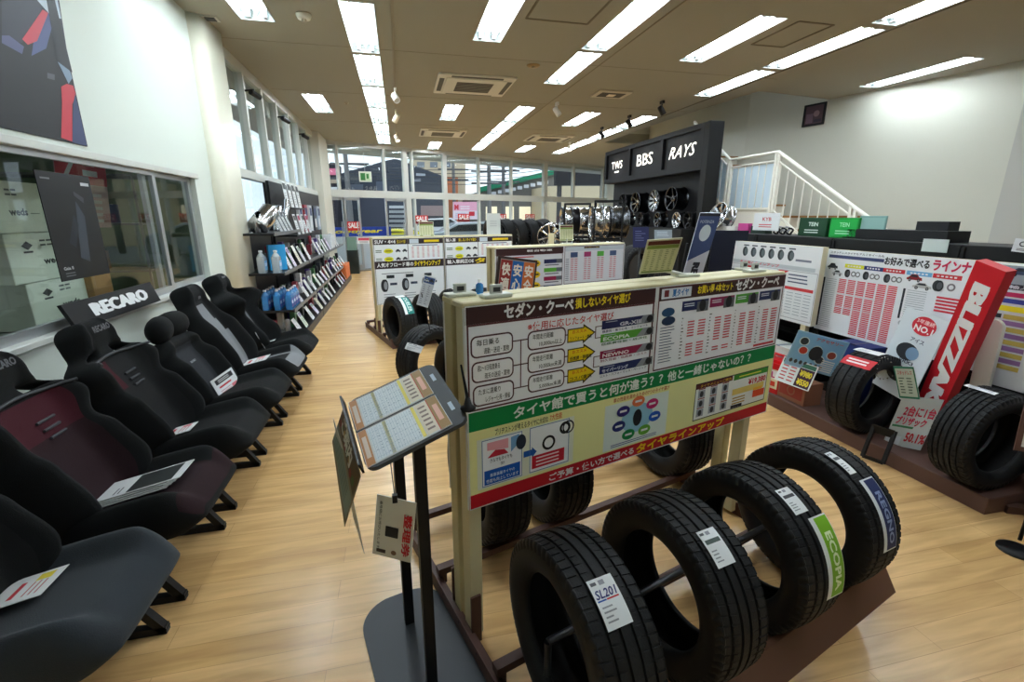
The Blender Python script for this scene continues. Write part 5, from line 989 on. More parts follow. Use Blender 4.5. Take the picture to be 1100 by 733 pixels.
# ================================================================== wheels
CHR = M((196, 198, 202), .18, 1.0); GUN = M((92, 94, 98), .25, 1.0); BLW = M((30, 31, 34), .28, .7); BRZ = M((120, 112, 100), .25, 1.0)
_WH = {}
def wheel(name, label, loc, rot, R=.22, W=.2, mat=CHR, face=None, ns=10, tyre=False, group='alloy wheels on display', twin=False):
    """axis local +Z is the outer face direction"""
    face = face or mat; k = (R, W, mat.name, face.name, ns, twin)
    if k not in _WH:
        b = MB(); b.lathe([(R, W/2), (R-.006, W/2), (R-.014, W/2-.02), (R-.022, W/2-.05), (R-.022, -W/2+.02), (R-.012, -W/2+.004), (R, -W/2), (R+.003, -W/2+.004), (R-.004, -W/2+.016), (R-.016, -W/2+.03), (R-.016, W/2-.04), (R-.002, W/2-.014), (R+.004, W/2-.004), (R, W/2)], mat, 36)
        s_ = MB()
        for i in range(ns):
            a0 = 2*PI*i/ns
            for dd in ((-.1, .1) if twin else (0,)):
                pts = []
                for rr, hw, z in ((.03, .016, W/2-.05), (R*.5, .011, W/2-.03), (R-.012, .013, W/2-.012)):
                    aa = a0+dd*(rr/R); pts.append((rr, aa, hw, z))
                vs = []
                for rr, aa, hw, z in pts:
                    c_, sn = math.cos(aa), math.sin(aa)
                    for sgn, dz in ((-1, 0), (1, 0), (1, -.03), (-1, -.03)): vs.append((rr*c_-sgn*hw*sn, rr*sn+sgn*hw*c_, z+dz))
                s_.add(vs, [(0, 4, 5, 1)[::-1], (4, 8, 9, 5)[::-1], (1, 5, 6, 2)[::-1], (5, 9, 10, 6)[::-1], (3, 7, 4, 0)[::-1], (7, 11, 8, 4)[::-1], (2, 6, 7, 3)[::-1], (6, 10, 11, 7)[::-1]], face)
        s_.lathe([(0, W/2-.09), (.06, W/2-.09), (.062, W/2-.05), (.045, W/2-.035), (.03, W/2-.03)], face, 20)
        h = MB(); h.lathe([(.03, W/2-.031), (.028, W/2-.022), (0, W/2-.02)], BLK, 16)
        ob = [b.build('barrel', None, fixn=True), s_.build('spokes', None, fixn=True), h.build('centre_cap', None, fixn=True)]; _WH[k] = [o.data for o in ob]
        for o in ob: bpy.data.objects.remove(o)
    t = thing(name, label, 'wheel', group, loc); t.rotation_euler = rot
    for n_, me in zip(('barrel', 'spokes', 'centre_cap'), _WH[k]): o = bpy.data.objects.new(n_, me); COL.objects.link(o); o.parent = t
    if tyre:
        tm = tyre_mesh(R+.1, W+.02, R-.002, 2, 40); o = bpy.data.objects.new('rubber_tyre', tm); COL.objects.link(o); o.parent = t; o.rotation_euler = (0, PI/2, 0)
    return t
DBK = M((15, 16, 20), .6); DBK2 = M((11, 12, 14), .6)
t = thing('wheel_display_wall', 'tall black wheel display wall with illuminated brand logos under the right light row', 'display wall', None, (5.0, 9.0, 0)); xd = 4.8-5.0
m = MB(); m.box(.06, -1.85, 0, .14, 1.95, 2.4, DBK); m.build('back_panel', t)
m = MB(); m.box(-.2, -2.0, 0, .05, -1.85, 2.93, DBK2, bev=.004); m.build('end_panel', t)
m = MB(); m.box(xd+.05, -1.85, 2.22, .14, 1.95, 2.93, DBK); 
fr = [(-1.85, -.62), (-.55, .68), (.75, 1.95)]
m.box(xd, -1.85, 2.22, xd+.05, 1.95, 2.32, DBK); m.box(xd, -1.85, 2.85, xd+.05, 1.95, 2.93, DBK)
for y in (-1.85, -.62, .68, 1.87): m.box(xd, y, 2.32, xd+.05, y+.1, 2.85, DBK)
m.build('sign_box', t)
P = Print(fn=lambda u, v, h: (xd+.049-h, 1.95-u, 2.22+v)); LOGO = M((255, 250, 240), .4, emit=1.2)
P.text('TWS', .28, .3, .82, .46, LOGO, 2, .0); P.rect(.45, .22, .66, .25, LOGO, 2); P.text('BBS', 1.5, .26, 2.14, .48, LOGO, 2, .0); P.text('RAYS', 2.72, .26, 3.55, .46, LOGO, 2, .0, .35); P.build('logo_lettering', t)
m = MB(); m.box(-.45, -1.85, 0, .06, 1.95, 1.28, DBK2, bev=.004); m.build('lower_counter', t)
wcs = [(669.6, 218.5, BLW), (683.5, 217.6, BRZ), (703.4, 215.7, CHR), (722, 213.5, GUN)]
for i, (x, y, mt) in enumerate(wcs):
    q = atx(x, y, 4.78); wheel('alloy_wheel', 'large %s wheel, upper row of the black display wall, %s from the left' % (('gloss black', 'bronze', 'silver', 'dark grey')[i], ('first', 'second', 'third', 'fourth')[i]), (4.9, q.y+.05, q.z), (0, -PI/2, 0), .205, .24, BLW if i == 0 else GUN, mt, (10, 7, 10, 5)[i], twin=i in (0, 2))
for i, x in enumerate((668, 683, 701, 721, 733)):
    q = atx(x, 238, 4.65); wheel('alloy_wheel', 'alloy wheel in the lower row of the black display wall, %s from the left' % ('first', 'second', 'third', 'fourth', 'fifth')[i], (4.82, q.y, 1.285+.139), (0, -PI/2, 0), .135, .16, (CHR, BLW, GUN, CHR, BLW)[i], None, (6, 10, 8, 12, 5)[i])
# wheel rack with square black frames
for fi, (xa, xb, yt, D_) in enumerate(((606, 633, 219, 7.6), (638, 668, 216, 6.9))):
    a_, b_ = atd(xa, 250, D_), atd(xb, 250, D_); zt = atd(xa, yt, D_).z; c_ = (a_+b_)/2; d_ = Vector((b_.x-a_.x, b_.y-a_.y)); L = d_.length
    t = thing('wheel_rack', 'black square-tube wheel rack, %s of the two in the middle of the shop' % ('left', 'right')[fi], 'rack', 'black wheel racks', (a_.x, a_.y, 0), math.atan2(d_.y, d_.x))
    for u in (0, L):
        for y in (0, .5): m = MB(); m.box(u-.012, y-.012, 0, u+.012, y+.012, zt, BLK); m.build('upright', t)
    for z in (zt, 1.165, .72):
        for y in (0, .5): m = MB(); m.bar((0, y, z), (L, y, z), .022, .022, BLK); m.build('cross_bar', t)
    for u in (0, L): m = MB(); m.bar((u, 0, zt), (u, .5, zt), .022, .022, BLK); m.bar((u, 0, 1.165), (u, .5, 1.165), .022, .022, BLK); m.build('side_bar', t)
    R_ = Matrix.Rotation(math.atan2(d_.y, d_.x), 4, 'Z')
    for j in range(3):
        mt = ((CHR, BLW, CHR), (CHR, CHR, GUN))[fi][j]; q = R_ @ Vector((L*(.15+.33*j), .25, 0))+Vector((a_.x, a_.y, 0)); rz_ = math.atan2(d_.y, d_.x)
        wheel('alloy_wheel', '%s alloy wheel on the %s black wheel rack, %s from the left' % (('chrome', 'gloss black', 'grey')[0 if mt is CHR else 1 if mt is BLW else 2], ('left', 'right')[fi], ('first', 'second', 'third')[j]), (q.x, q.y, .235+1.175), (0, -PI/2, rz_+.25), .225, .22 if j < 2 else .26, mt, None, (10, 8, 6)[j])
        wheel('alloy_wheel', 'alloy wheel on the lower bar of the %s black wheel rack, %s from the left' % (('left', 'right')[fi], ('first', 'second', 'third')[j]), (q.x, q.y, .215+.73), (0, -PI/2, rz_+.25), .21, .2, (GUN, CHR, BLW)[j], None, 6)
# tyre-and-wheel sets behind the far boards, on a low counter
cA, cB = atd(520, 262, 9.0), atd(590, 262, 9.0); d_ = Vector((cB.x-cA.x, cB.y-cA.y)); m = MB(); m.box(0, 0, 0, d_.length, .6, .84, DBK2, bev=.005); o = m.build('wheel_counter', None, (cA.x, cA.y, 0), math.atan2(d_.y, d_.x)); tag(o, 'low black counter carrying dark tyre and wheel sets near the far windows', 'counter')
for i, x in enumerate((530, 543, 556, 569, 583)):
    q = atd(x, 255, 9.3); wheel('mounted_wheel', 'dark tyre and wheel set on the low window counter, %s from the left' % ORD[i].replace('nearest', 'first'), (q.x, q.y, .84+.30), (.0, -PI/2-.12, .25), .2, .17, (BLW, GUN, CHR, BLW, GUN)[i], None, 5+i, True, 'tyre and wheel sets by the far windows')
for i, (x, mt) in enumerate(((592, CHR), (603, GUN))):
    q = atd(x, 250, 8.4); wheel('alloy_wheel', 'alloy wheel on a thin post left of the wheel racks, %s of two' % ('left', 'right')[i], (q.x, q.y, 1.15), (0, -PI/2-.2, .9), .22, .2, mt, None, 7, group='alloy wheels near the windows')
    m = MB(); m.tube([(q.x+.05, q.y+.13, 0), (q.x+.05, q.y+.13, 1.3)], .02, BLK); tag(m.build('wheel_post'), 'thin black post behind the loose alloy wheel, %s of two' % ('left', 'right')[i], 'post')
g = atd(592, 262, 6.2); m = MB(); m.box(-.03, -.03, 0, .03, .03, 1.28, CRM); tag(m.build('wooden_post', None, (g.x, g.y, 0)), 'cream wooden post standing behind the middle signboard', 'post')
# silver wheel at the far rack end, tyre beside the middle board
q = atx(775, 236, 3.55); wheel('alloy_wheel', 'silver alloy wheel standing on the far rack behind the blue banner', (3.55, q.y, 1.325+.155), (0, -PI/2+.3, 0), .15, .14, CHR, None, 8, group=None)
TM = Tyre('large black tyre standing on a stack right of the middle signboard', (2.82, 5.35, .87), 161, R=.286, W=.196, style=0, npitch=44)
Tyre('black tyre upright on the floor right of the middle signboard, under another', (2.82, 5.35, .292), 161, R=.29, W=.196, style=1, npitch=40)
# banners
e, P = qboard('banner_board', 'leaning navy and white banner with a pale disc and black lettering', 'banner', None, (2.744, 4.021, 1.524), (2.946, 3.996, 1.522), (2.984, 4.339, .6), (2.782, 4.364, .6), t=.01, c=(196, 202, 216))
P.poly([(0, .5), (1, .62), (1, 1), (0, 1)], (66, 84, 130), 1); P.disc(.5, .8, .27, (206, 220, 230), 2, .085, 24); P.rect(0, .97, 1, 1, (40, 44, 56), 2); P.text('RE-71RS', .35, .06, .7, .48, (40, 44, 56), 3, .03, 0, 90); P.text('POTENZA', .12, .9, .8, .93, (180, 190, 214), 3, .02); P.build('print', e)
m = MB(); m.bar((-.05, .12, .62), (-.05, .35, -.58), .02, .02, BLK); m.bar((.05, .12, .62), (.05, .35, -.58), .02, .02, BLK); m.build('easel_leg', e)
g0, g1 = atz(749, 302, 1.0), None; e, P = qboard('banner_board', 'dark navy banner with pale R lettering beside the leaning banner', 'banner', None, (3.0, 4.15, 1.36), (3.28, 4.0, 1.36), (3.28, 4.05, .5), (3.0, 4.2, .5), t=.01, c=(26, 30, 48)); P.text('R', .2, .38, .5, .46, (200, 204, 214), 2, .04, 0, 90); P.text('RE', .2, .2, .5, .34, (200, 204, 214), 2, .04, 0, 90); P.build('print', e)
def slant(name, label, px0, py0, px1, py1, D_, c, rows, zb=0):
    TL, TR, BR, BL = atd(px0, py0, D_), atd(px1, py0, D_), atd(px1, py1, D_), atd(px0, py1, D_); e, P = qboard(name, label, 'sign', None, TL, TR, BR, BL, t=.01, c=c); P.lines(.1, .3, .9, .85, rows, tuple(min(255, v+70) for v in c), 2, .3, 1, .1, .4); P.build('print', e)
    z = e.location.z; m = MB(); m.tube([(0, .02, .03), (0, .02, -z+.012)], .012, BLK); m.lathe([(0, 0), (.13, 0), (.13, .01), (0, .012)], BLK, 18, T=Matrix.Translation((0, .02, -z))); m.build('stand', e, fixn=True)
slant('info_panel', 'small navy information panel behind the cream price display', 680, 244, 697, 266, 5.6, (40, 44, 84), 5)
slant('info_panel', 'small clear and white information panel below the black display wall', 703, 247, 722, 257, 5.8, (150, 160, 170), 3)
# ================================================================== SEATS
FAB = M((19, 21, 22), .95, bump=.5, scale=350); FABC = M((27, 28, 29), .95, bump=.6, scale=420); MAR = M((66, 22, 32), .95, bump=.6, scale=420); MARD = M((40, 22, 27), .95, bump=.6, scale=420)
GRYF = M((124, 126, 130), .9, bump=.5, scale=380, sheen=.1); SUEDE = M((44, 50, 56), .9, bump=.4, scale=300, sheen=.1); MGRAY = M((86, 88, 92), .9, bump=.4, scale=300); PIPE = M((62, 64, 68), .6)
def ss(a, b, x): x = max(0, min(1, (x-a)/(b-a))); return x*x*(3-2*x)
def interp(tab, t):
    for (a, va), (b, vb_) in zip(tab, tab[1:]):
        if t <= b: k = (t-a)/(b-a) if b > a else 0; k = k*k*(3-2*k); return va+(vb_-va)*k
    return tab[-1][1]
SEATS = {
 'bucket': dict(H=.78, w=[(0, .20), (.2, .25), (.42, .245), (.52, .235), (.66, .275), (.73, .26), (.80, .145), (.93, .125), (1, .085)], b=[(0, .10), (.2, .15), (.42, .12), (.52, .07), (.66, .10), (.76, .05), (.85, .02), (1, .01)], hole=(.755, .81), low=None, core=.62),
 'head': dict(H=.52, w=[(0, .20), (.2, .255), (.6, .255), (.8, .235), (.93, .2), (1, .16)], b=[(0, .08), (.25, .12), (.6, .11), (.8, .06), (1, .01)], hole=None, core=.55),
 'slim': dict(H=.79, w=[(0, .19), (.2, .25), (.5, .245), (.7, .205), (.85, .14), (.95, .115), (1, .085)], b=[(0, .08), (.25, .12), (.5, .10), (.72, .04), (1, .01)], hole=None, core=.42),
 'shell': dict(H=.80, w=[(0, .20), (.2, .25), (.4, .225), (.5, .225), (.66, .29), (.72, .275), (.80, .13), (.92, .115), (1, .08)], b=[(0, .12), (.2, .17), (.4, .12), (.5, .10), (.64, .20), (.72, .16), (.8, .03), (1, .01)], hole=(.80, .835), core=.45)}
def make_seat(y, kind, label, core_up, core_lo, cush, logo, front_c=None, recl=24, yaw=0, x0=-1.23):
    """local frame: +Y forward (world +X), X lateral"""
    S_ = SEATS[kind]; t = thing('racing_seat', label, 'car seat', 'car seats along the left window', (x0, y, 0), -PI/2+yaw)
    R = math.radians(recl); H = S_['H']; up = Vector((0, -math.sin(R), math.cos(R))); fwv = Vector((0, math.cos(R), math.sin(R))); base = Vector((0, -.04, .27))
    NR, NC = 30, 19; Fp, Bp = [], []
    us = [-1+2*j/(NC-1) for j in range(NC)]
    def surf(tt, u):
        w_ = interp(S_['w'], tt); b_ = interp(S_['b'], tt); au = abs(u)
        bol = b_*ss(.5, .82, au)*(1-.55*ss(.88, 1, au)); lumb = .018*math.sin(PI*min(1, tt/.7))*(1-au**2)
        edge = .055*(1-ss(0, 1, (1-au)*5))
        head = .035*ss(.8, .9, tt)
        return u*w_, bol+lumb-edge*.6+head, -.055-.03*(1-au**2)+edge*.45*0+bol*.35
    for i in range(NR):
        tt = i/(NR-1); rf, rb = [], []
        for u in us:
            x, f, b_ = surf(tt, u); p = base+up*(tt*H)+Vector((x, 0, 0)); e = ss(.97, 1, tt)*.02
            rf.append(p+fwv*(f+.04-e)); rb.append(p+fwv*(b_+e-.0))
        Fp.append(rf); Bp.append(rb)
    hole = S_['hole']
    def mask(i, j):
        tt = (i+.5)/(NR-1); u = (us[j]+us[j+1])/2
        return not (hole and hole[0] < tt < hole[1] and (.38 < abs(u) < (.86 if kind == 'bucket' else .6)))
    def mat(i, j):
        if i < 0: return FAB
        tt = (i+.5)/(NR-1); u = abs((us[j]+us[j+1])/2)
        if kind == 'slim':
            w_ = .60-.26*ss(.3, .75, tt)
            return core_up if u < w_ and tt < .80 else FAB
        if kind == 'shell': return core_up if (u < .4 and .08 < tt < .62) else FAB
        if u < S_['core'] and tt < (.74 if kind == 'bucket' else .86): return (core_up if (tt > .5 and (us[j] > .16 or core_lo is MARD)) or kind == 'head' else core_lo)
        return FAB
    b = MB(); b.sheet(Fp, Bp, mask, mat); b.build('backrest', t, sub=1)
    def onback(tt, u, h=0): x, f, b_ = surf(tt, u); return base+up*(tt*H)+Vector((x, 0, 0))+fwv*(f+.046+h)
    if kind == 'bucket':     # piping along the shoulder panel and the three ribs
        m = MB(); m.tube([onback(.74-.035*abs(u/.8)**2+.01, u, .004) for u in [-.84+.14*k for k in range(13)]], .007, PIPE, 6); m.build('piping', t)
        m = MB()
        for k in range(3): m.tube([onback(.60-.045*k, u, .0) for u in (-.32, -.2, -.08, .05)], .006, PIPE, 6)
        m.build('rib', t)
    if kind == 'head':
        m = MB()
        for sx_ in (-1, 1):
            vs, R2 = [], 9
            TT = Matrix.Translation(base+up*(H+.065)+fwv*.05+Vector((sx_*.085, 0, 0))) @ Matrix.Rotation(sx_*.22, 4, 'Z') @ Matrix.Rotation(PI/2, 4, 'Y') @ Matrix.Diagonal((1.1, .9, 1.25, 1))
            m.lathe([(0, -.085), (.03, -.083), (.055, -.072), (.07, -.05), (.075, -.02), (.075, .02), (.07, .05), (.055, .072), (.03, .083), (0, .085)], FAB, 24, T=TT)
        o = m.build('headrest', t, fixn=True)
        m = MB()
        for sx_ in (-.05, .05): m.tube([base+up*(H-.02)+Vector((sx_, 0, 0)), base+up*(H+.08)+fwv*.05+Vector((sx_, 0, 0))], .007, ALU, 6)
        m.build('headrest_post', t)
    # lettering on head / chest
    if logo:
        t0, wd, hh, txt, cc = logo; c0 = onback(t0, 0, .006); tv = (onback(t0+.03, 0)-onback(t0-.03, 0)).normalized()
        P = Print(fn=lambda u, v, h: c0+Vector((-(u-wd/2), 0, 0))+tv*v+fwv*(h+.004)); P.text(txt, 0, 0, wd, hh, cc, 2, .04); P.build('logo', t)
    # cushion
    NR2 = 18; L = .54; Fp, Bp = [], []; C0 = Vector((0, -.12, .255)); tilt = math.radians(13); cf = Vector((0, math.cos(tilt), math.sin(tilt))); cu_ = Vector((0, -math.sin(tilt), math.cos(tilt)))
    for i in range(NR2):
        tt = i/(NR2-1); w_ = interp([(0, .2), (.25, .25), (.8, .245), (.95, .225), (1, .19)], tt); rf, rb = [], []
        for u in us:
            au = abs(u); bol = (.065 if kind != 'head' else .05)*ss(.52, .85, au)*(1-.5*ss(.9, 1, au))*ss(0, .2, tt)*(1-ss(.8, 1, tt)*.8); roll = -.07*ss(.84, 1, tt)**2; eg = .05*(1-ss(0, 1, (1-au)*6))
            p = C0+cf*(tt*L)+Vector((u*w_, 0, 0)); rf.append(p+cu_*(.06+bol+roll-eg*.7+.012*math.sin(PI*tt))); rb.append(p+cu_*(-.075+.03*ss(.8, 1, tt)+eg*.3))
        Fp.append(rf); Bp.append(rb)
    def cm(i, j):
        if i < 0: return cush[1]
        u = abs((us[j]+us[j+1])/2); tt = (i+.5)/(NR2-1)
        if kind == 'slim': return GRYF if (u < .8 and tt > .82 or (.45 < u < .58 and tt > .4)) else FAB
        return cush[0] if u < .52 or tt > .9 and cush[0] is not FABC else cush[1]
    b = MB(); b.sheet(Fp, Bp, lambda i, j: True, cm); b.build('cushion', t, sub=1)
    m = MB(); m.box(-.2, -.2, .15, .2, .12, .24, M((16, 16, 18), .7)); m.build('seat_pan', t)
    for sx_ in (-1, 1):
        f = MB(); x = sx_*.225; f.bar((x, .30, .016), (x, -.28, .016), .03, .03, BLK); f.bar((x, .29, .01), (x, .15, .24), .03, .03, BLK); f.bar((x, -.26, .01), (x, -.2, .24), .03, .03, BLK); f.bar((x, .18, .23), (x, -.22, .22), .028, .028, BLK); pass
        f.build('side_frame', t, fixn=True)
    f = MB(); f.tube([(-.225, -.25, .03), (.225, -.25, .03)], .015, BLK, 8); f.tube([(-.225, .15, .2), (.225, .15, .2)], .013, BLK, 8); f.build('cross_tube', t)
    m = MB(); m.lathe([(0, 0), (.045, 0), (.05, .015), (.04, .03), (0, .03)], BLK, 16, T=Matrix.Translation((.24, -.13, .31)) @ Matrix.Rotation(PI/2, 4, 'Y')); m.build('recline_knob', t, fixn=True)
    return t, (lambda tt, u, h=.0: Vector(t.location)+Matrix.Rotation(t.rotation_euler.z, 3, 'Z') @ (C0+cf*(tt*L)+Vector((u*.24, 0, 0))+cu_*(.075+h))), (lambda tt, u, h=.0: Vector(t.location)+Matrix.Rotation(t.rotation_euler.z, 3, 'Z') @ onback(tt, u, h))
LG = (92, 94, 98)
s1, c1, b1 = make_seat(1.44, 'bucket', 'nearest car seat with a blue-grey suede cushion, cut by the lower left corner', SUEDE, FABC, (SUEDE, SUEDE), None)
s2, c2_, b2 = make_seat(2.05, 'bucket', 'black and maroon bucket seat with magazines on its cushion, second from the camera', MAR, MARD, (MARD, FAB), (.9, .13, .03, 'RECARO', LG))
s3, c3, b3 = make_seat(2.67, 'bucket', 'black bucket seat with maroon shoulder panel and lettered head, third from the camera', MAR, FABC, (FABC, FAB), (.9, .13, .03, 'RECARO', LG))
s4, c4, b4 = make_seat(3.27, 'head', 'black car seat with a two-lobed padded headrest, fourth from the camera', M((40, 43, 48), .85, bump=.4, scale=300), FABC, (FAB, FAB), (.62, .07, .014, 'RECARO', (150, 152, 156)))
s5, c5, b5 = make_seat(3.87, 'slim', 'black seat with a grey centre stripe down its back, fifth from the camera', GRYF, GRYF, (FAB, FAB), (.84, .05, .02, 'SR', (110, 112, 116)))
s6, c6, b6 = make_seat(4.46, 'shell', 'black deep-winged bucket seat with grey lower back, furthest from the camera beside the shelves', MGRAY, MGRAY, (FAB, FAB), (.93, .08, .016, 'RECARO', (120, 120, 122)))
def flat(name, label, cat, cfn, t0, t1, u0, u1, h=.004, c=(230, 232, 232), group='papers lying on the seats', back=None):
    TL, TR, BR, BL = cfn(t0, u0, h), cfn(t0, u1, h), cfn(t1, u1, h), cfn(t1, u0, h); return qboard(name, label, cat, group, TL, TR, BR, BL, t=.002, c=c, part='sheet')
for k in range(4):
    e, P = flat('magazine', 'white and dark catalogue on the maroon seat, %s' % ('lowest of the pile', 'second in the pile', 'third in the pile', 'topmost of the pile')[k], 'magazine', c2_, .12+.02*k, .72+.03*k, .35-.03*k, -.5+.04*k, .012+.006*k, (222, 224, 224), 'catalogues piled on the maroon seat')
    P.rect(.0, .0, 1, 1, (220, 222, 222), 1); P.rect(.05, .1, .95, .62, (44, 48, 48), 2); P.lines(.1, .7, .5, .8, 2, (90, 90, 94), 2, .4); P.build('cover_print', e)
def pricecard(cfn, lb, t0, t1, u0, u1, dark=True, h=.02, yel=False):
    e, P = flat('price_card', lb, 'card', cfn, t0, t1, u0, u1, h); P.rect(.04, .04, .96, .96, (232, 234, 234), 1)
    if dark: P.rect(.12, .66, .9, .9, (38, 38, 42), 2); P.lines(.2, .7, .8, .86, 2, (210, 210, 210), 3, .5)
    P.lines(.14, .42, .8, .58, 1, (206, 60, 70), 2, .5); P.lines(.12, .1, .7, .36, 3, (190, 110, 116), 2, .3); P.rect(.66, .12, .9, .34, (220, 120, 130) if not yel else (226, 206, 60), 2); P.build('print', e)
pricecard(c1, 'white rounded card with yellow marks on the nearest suede seat', .12, .5, .0, -.55, False, yel=True)
pricecard(c3, 'narrow white and yellow-green card standing between back and cushion of the third seat', .04, .42, .28, -.22, False)
pricecard(b4, 'white price card with a black heading leaning on the headrest seat', .32, .05, .1, -.7)
pricecard(c5, 'white card with black print on the grey-striped seat', .05, .55, .15, -.5)
pricecard(b6, 'plain white card hanging on the wing of the furthest seat', .3, .08, .45, 1.0, False, .06)
e, P = flat('paper_sheet', 'folded white sheet on the cushion of the furthest seat', 'paper', c6, .1, .35, -.35, -.8, .02); P.lines(.1, .1, .9, .9, 4, (200, 202, 204), 2); P.build('print', e)
# RECARO board leaning over the sill
e, P = qboard('name_board', 'black board with big white RECARO letters leaning on the window sill', 'sign', None, atx(65, 328, -1.80), atx(161, 303, -1.80), atx(173, 333, -1.77), atx(84, 354, -1.77), t=.02, c=(24, 25, 27))
P.text('RECARO', .22, .26, .86, .78, (236, 238, 238), 2, .07); P.build('lettering', e)
# wall poster
yb, yt_ = atx(93, 158, XL).y, 0; t = thing('wall_poster', 'large dark poster of red-edged car seats high on the left wall', 'poster', None, (XL, 2.0, 1.915), PI/2)
m = MB(); Lp = yb-2.0; m.box(0, -.006, 0, Lp, -.001, 1.3, M((30, 33, 38), .4)); m.build('sheet', t); P = Print(y=-.006)
P.rect(0, 0, Lp, 1.3, (24, 27, 31), 0); 
WP = Sign((XL, 2.0, 1.915), (0, 1)); q_ = lambda pts, c, l: P.poly([WP.at(*p) for p in pts], c, l)
q_([(0, 0), (62, 0), (70, 52), (60, 50), (44, 12), (22, 46), (0, 40)], (40, 44, 58), 1)
q_([(22, 42), (44, 10), (50, 14), (38, 44), (28, 48)], (186, 60, 76), 3); q_([(34, 46), (50, 12), (56, 22), (48, 52), (32, 60)], (74, 84, 126), 2); q_([(0, 38), (8, 38), (24, 50), (22, 58), (0, 46)], (78, 82, 116), 2)
q_([(38, 0), (60, 0), (64, 20), (54, 18)], (176, 190, 202), 4); q_([(48, 0), (57, 0), (76, 78), (60, 66)], (30, 34, 40), 5)
q_([(64, 93), (70, 90), (77, 92), (80, 102), (76, 112), (76, 152), (64, 148), (65, 110)], (188, 54, 68), 3); q_([(79, 100), (92, 157), (76, 153), (77, 112)], (52, 64, 100), 3); q_([(49, 78), (57, 80), (57, 86), (49, 84)], (74, 78, 84), 3)
q_([(60, 66), (68, 60), (76, 84), (72, 90)], (120, 140, 160), 4); P.build('print', t)
# things behind the workshop window
def wbox(i, y0, y1, z0, z1, lb, x0=-2.45, txt='weds'):
    e = thing('wheel_carton', lb, 'box', 'white wheel cartons behind the window', ((x0-.25), (y0+y1)/2, z0)); h = (y1-y0)/2; m = MB(); m.box(-.25, -h, 0, .25, h, z1-z0, M((206, 212, 196), .7), bev=.004); m.build('carton', e)
    P = Print(fn=lambda u, v, hh: (.2505+hh, -h+u, v)); H_ = z1-z0; P.text(txt, h*.7, H_*.34, h*1.15, H_*.48, (30, 34, 36), 2, .04); P.lines(h*1.2, H_*.36, h*1.5, H_*.4, 1, (120, 124, 120), 2); P.lines(h*.7, H_*.7, h*1.0, H_*.88, 2, (80, 84, 84), 2, .4, 2)
    if i: P.poly([(h*.3, H_*.75), (h*.42, H_*.66), (h*.54, H_*.75), (h*.42, H_*.84)], (40, 44, 44), 2); P.rect(h*.32, H_*.6, h*.52, H_*.64, (40, 44, 44), 2)
    P.build('print', e)
for i_, (xl, xr, yt_, yb_, nm_) in enumerate(((-30, 58, 184, 240, 'top of the stack'), (6, 98, 240, 294, 'middle of the stack'), (30, 116, 294, 340, 'bottom of the stack'))):
    pa_, pb_ = atx(xl, (yt_+yb_)/2, -2.45), atx(xr, (yt_+yb_)/2, -2.45); pt_, pq_ = atx((xl+xr)/2, yt_, -2.45), atx((xl+xr)/2, yb_, -2.45); zz = [1.72, 1.39, 1.06, .74]
    wbox(i_, pa_.y, pb_.y, zz[i_+1], zz[i_]-.004, 'white weds carton behind the window, '+nm_)
wt = thing('work_bench', 'low grey bench behind the window carrying the white cartons', 'bench', None, (-2.75, 3.3, 0)); m = MB(); m.box(-.35, -1.3, .7, .35, 1.2, .735, M((120, 124, 118), .5)); m.build('top', wt)
for x in (-.3, .3):
    for y in (-1.2, 1.1): m = MB(); m.box(x-.02, y-.02, 0, x+.02, y+.02, .7, M((90, 92, 92), .4, .5)); m.build('leg', wt)
carton('brown_carton', 'brown cardboard box behind the window right of the white cartons', -2.7, 4.36, .74, -2.4, 4.62, 1.12, (150, 112, 66), (170, 130, 84))
e, P = qboard('window_poster', 'black seat poster stuck to the inside of the workshop window', 'poster', None, *[atx(x, y, -1.868) for x, y in ((36, 182), (95, 190), (120, 292), (67, 303))], t=.004, c=(20, 23, 27))
P.poly([(.45, .2), (.6, .75), (.72, .6), (.62, .15)], (58, 66, 76), 2); P.poly([(.3, .35), (.5, .62), (.56, .52), (.4, .3)], (40, 46, 54), 2); P.poly([(.6, .84), (.78, .78), (.76, .73), (.6, .8)], (66, 70, 76), 3); P.rect(.78, .9, .95, .93, (190, 194, 196), 2); P.rect(.06, .93, .22, .945, (120, 124, 126), 2); P.text('Gaia II', .08, .1, .26, .13, (200, 204, 206), 2, .02); P.lines(.08, .03, .3, .08, 2, (110, 114, 116), 2, .4); P.build('print', e)
e, P = qboard('red_poster', 'red and white poster seen through the workshop window', 'poster', None, *[atx(x, y, -2.9) for x, y in ((56, 160), (112, 172), (120, 250), (66, 245))], t=.006, c=(190, 150, 146)); P.rect(0, .6, 1, 1, (200, 40, 50), 1); P.text('7', .12, .68, .4, .95, (236, 230, 230), 2, .02); P.rect(.5, .72, .8, .8, (236, 230, 230), 2); P.rect(.5, .86, .75, .92, (236, 230, 230), 2); P.lines(.05, .05, .95, .5, 5, (200, 190, 186), 2, .5); P.build('print', e)
t = thing('workshop_shelf', 'grey-green cluttered shelf seen through the right workshop window', 'shelf', None, (-3.6, 6.2, 0)); m = MB(); SG_ = M((110, 116, 104), .6)
for z in (.4, .9, 1.4, 1.9): m.box(-.6, -.25, z, .9, .25, z+.02, SG_)
m.build('shelves', t)
for x in (-.6, .88):
    for y in (-.25, .23): m = MB(); m.box(x, y, 0, x+.02, y+.02, 2.1, SG_); m.build('upright', t)
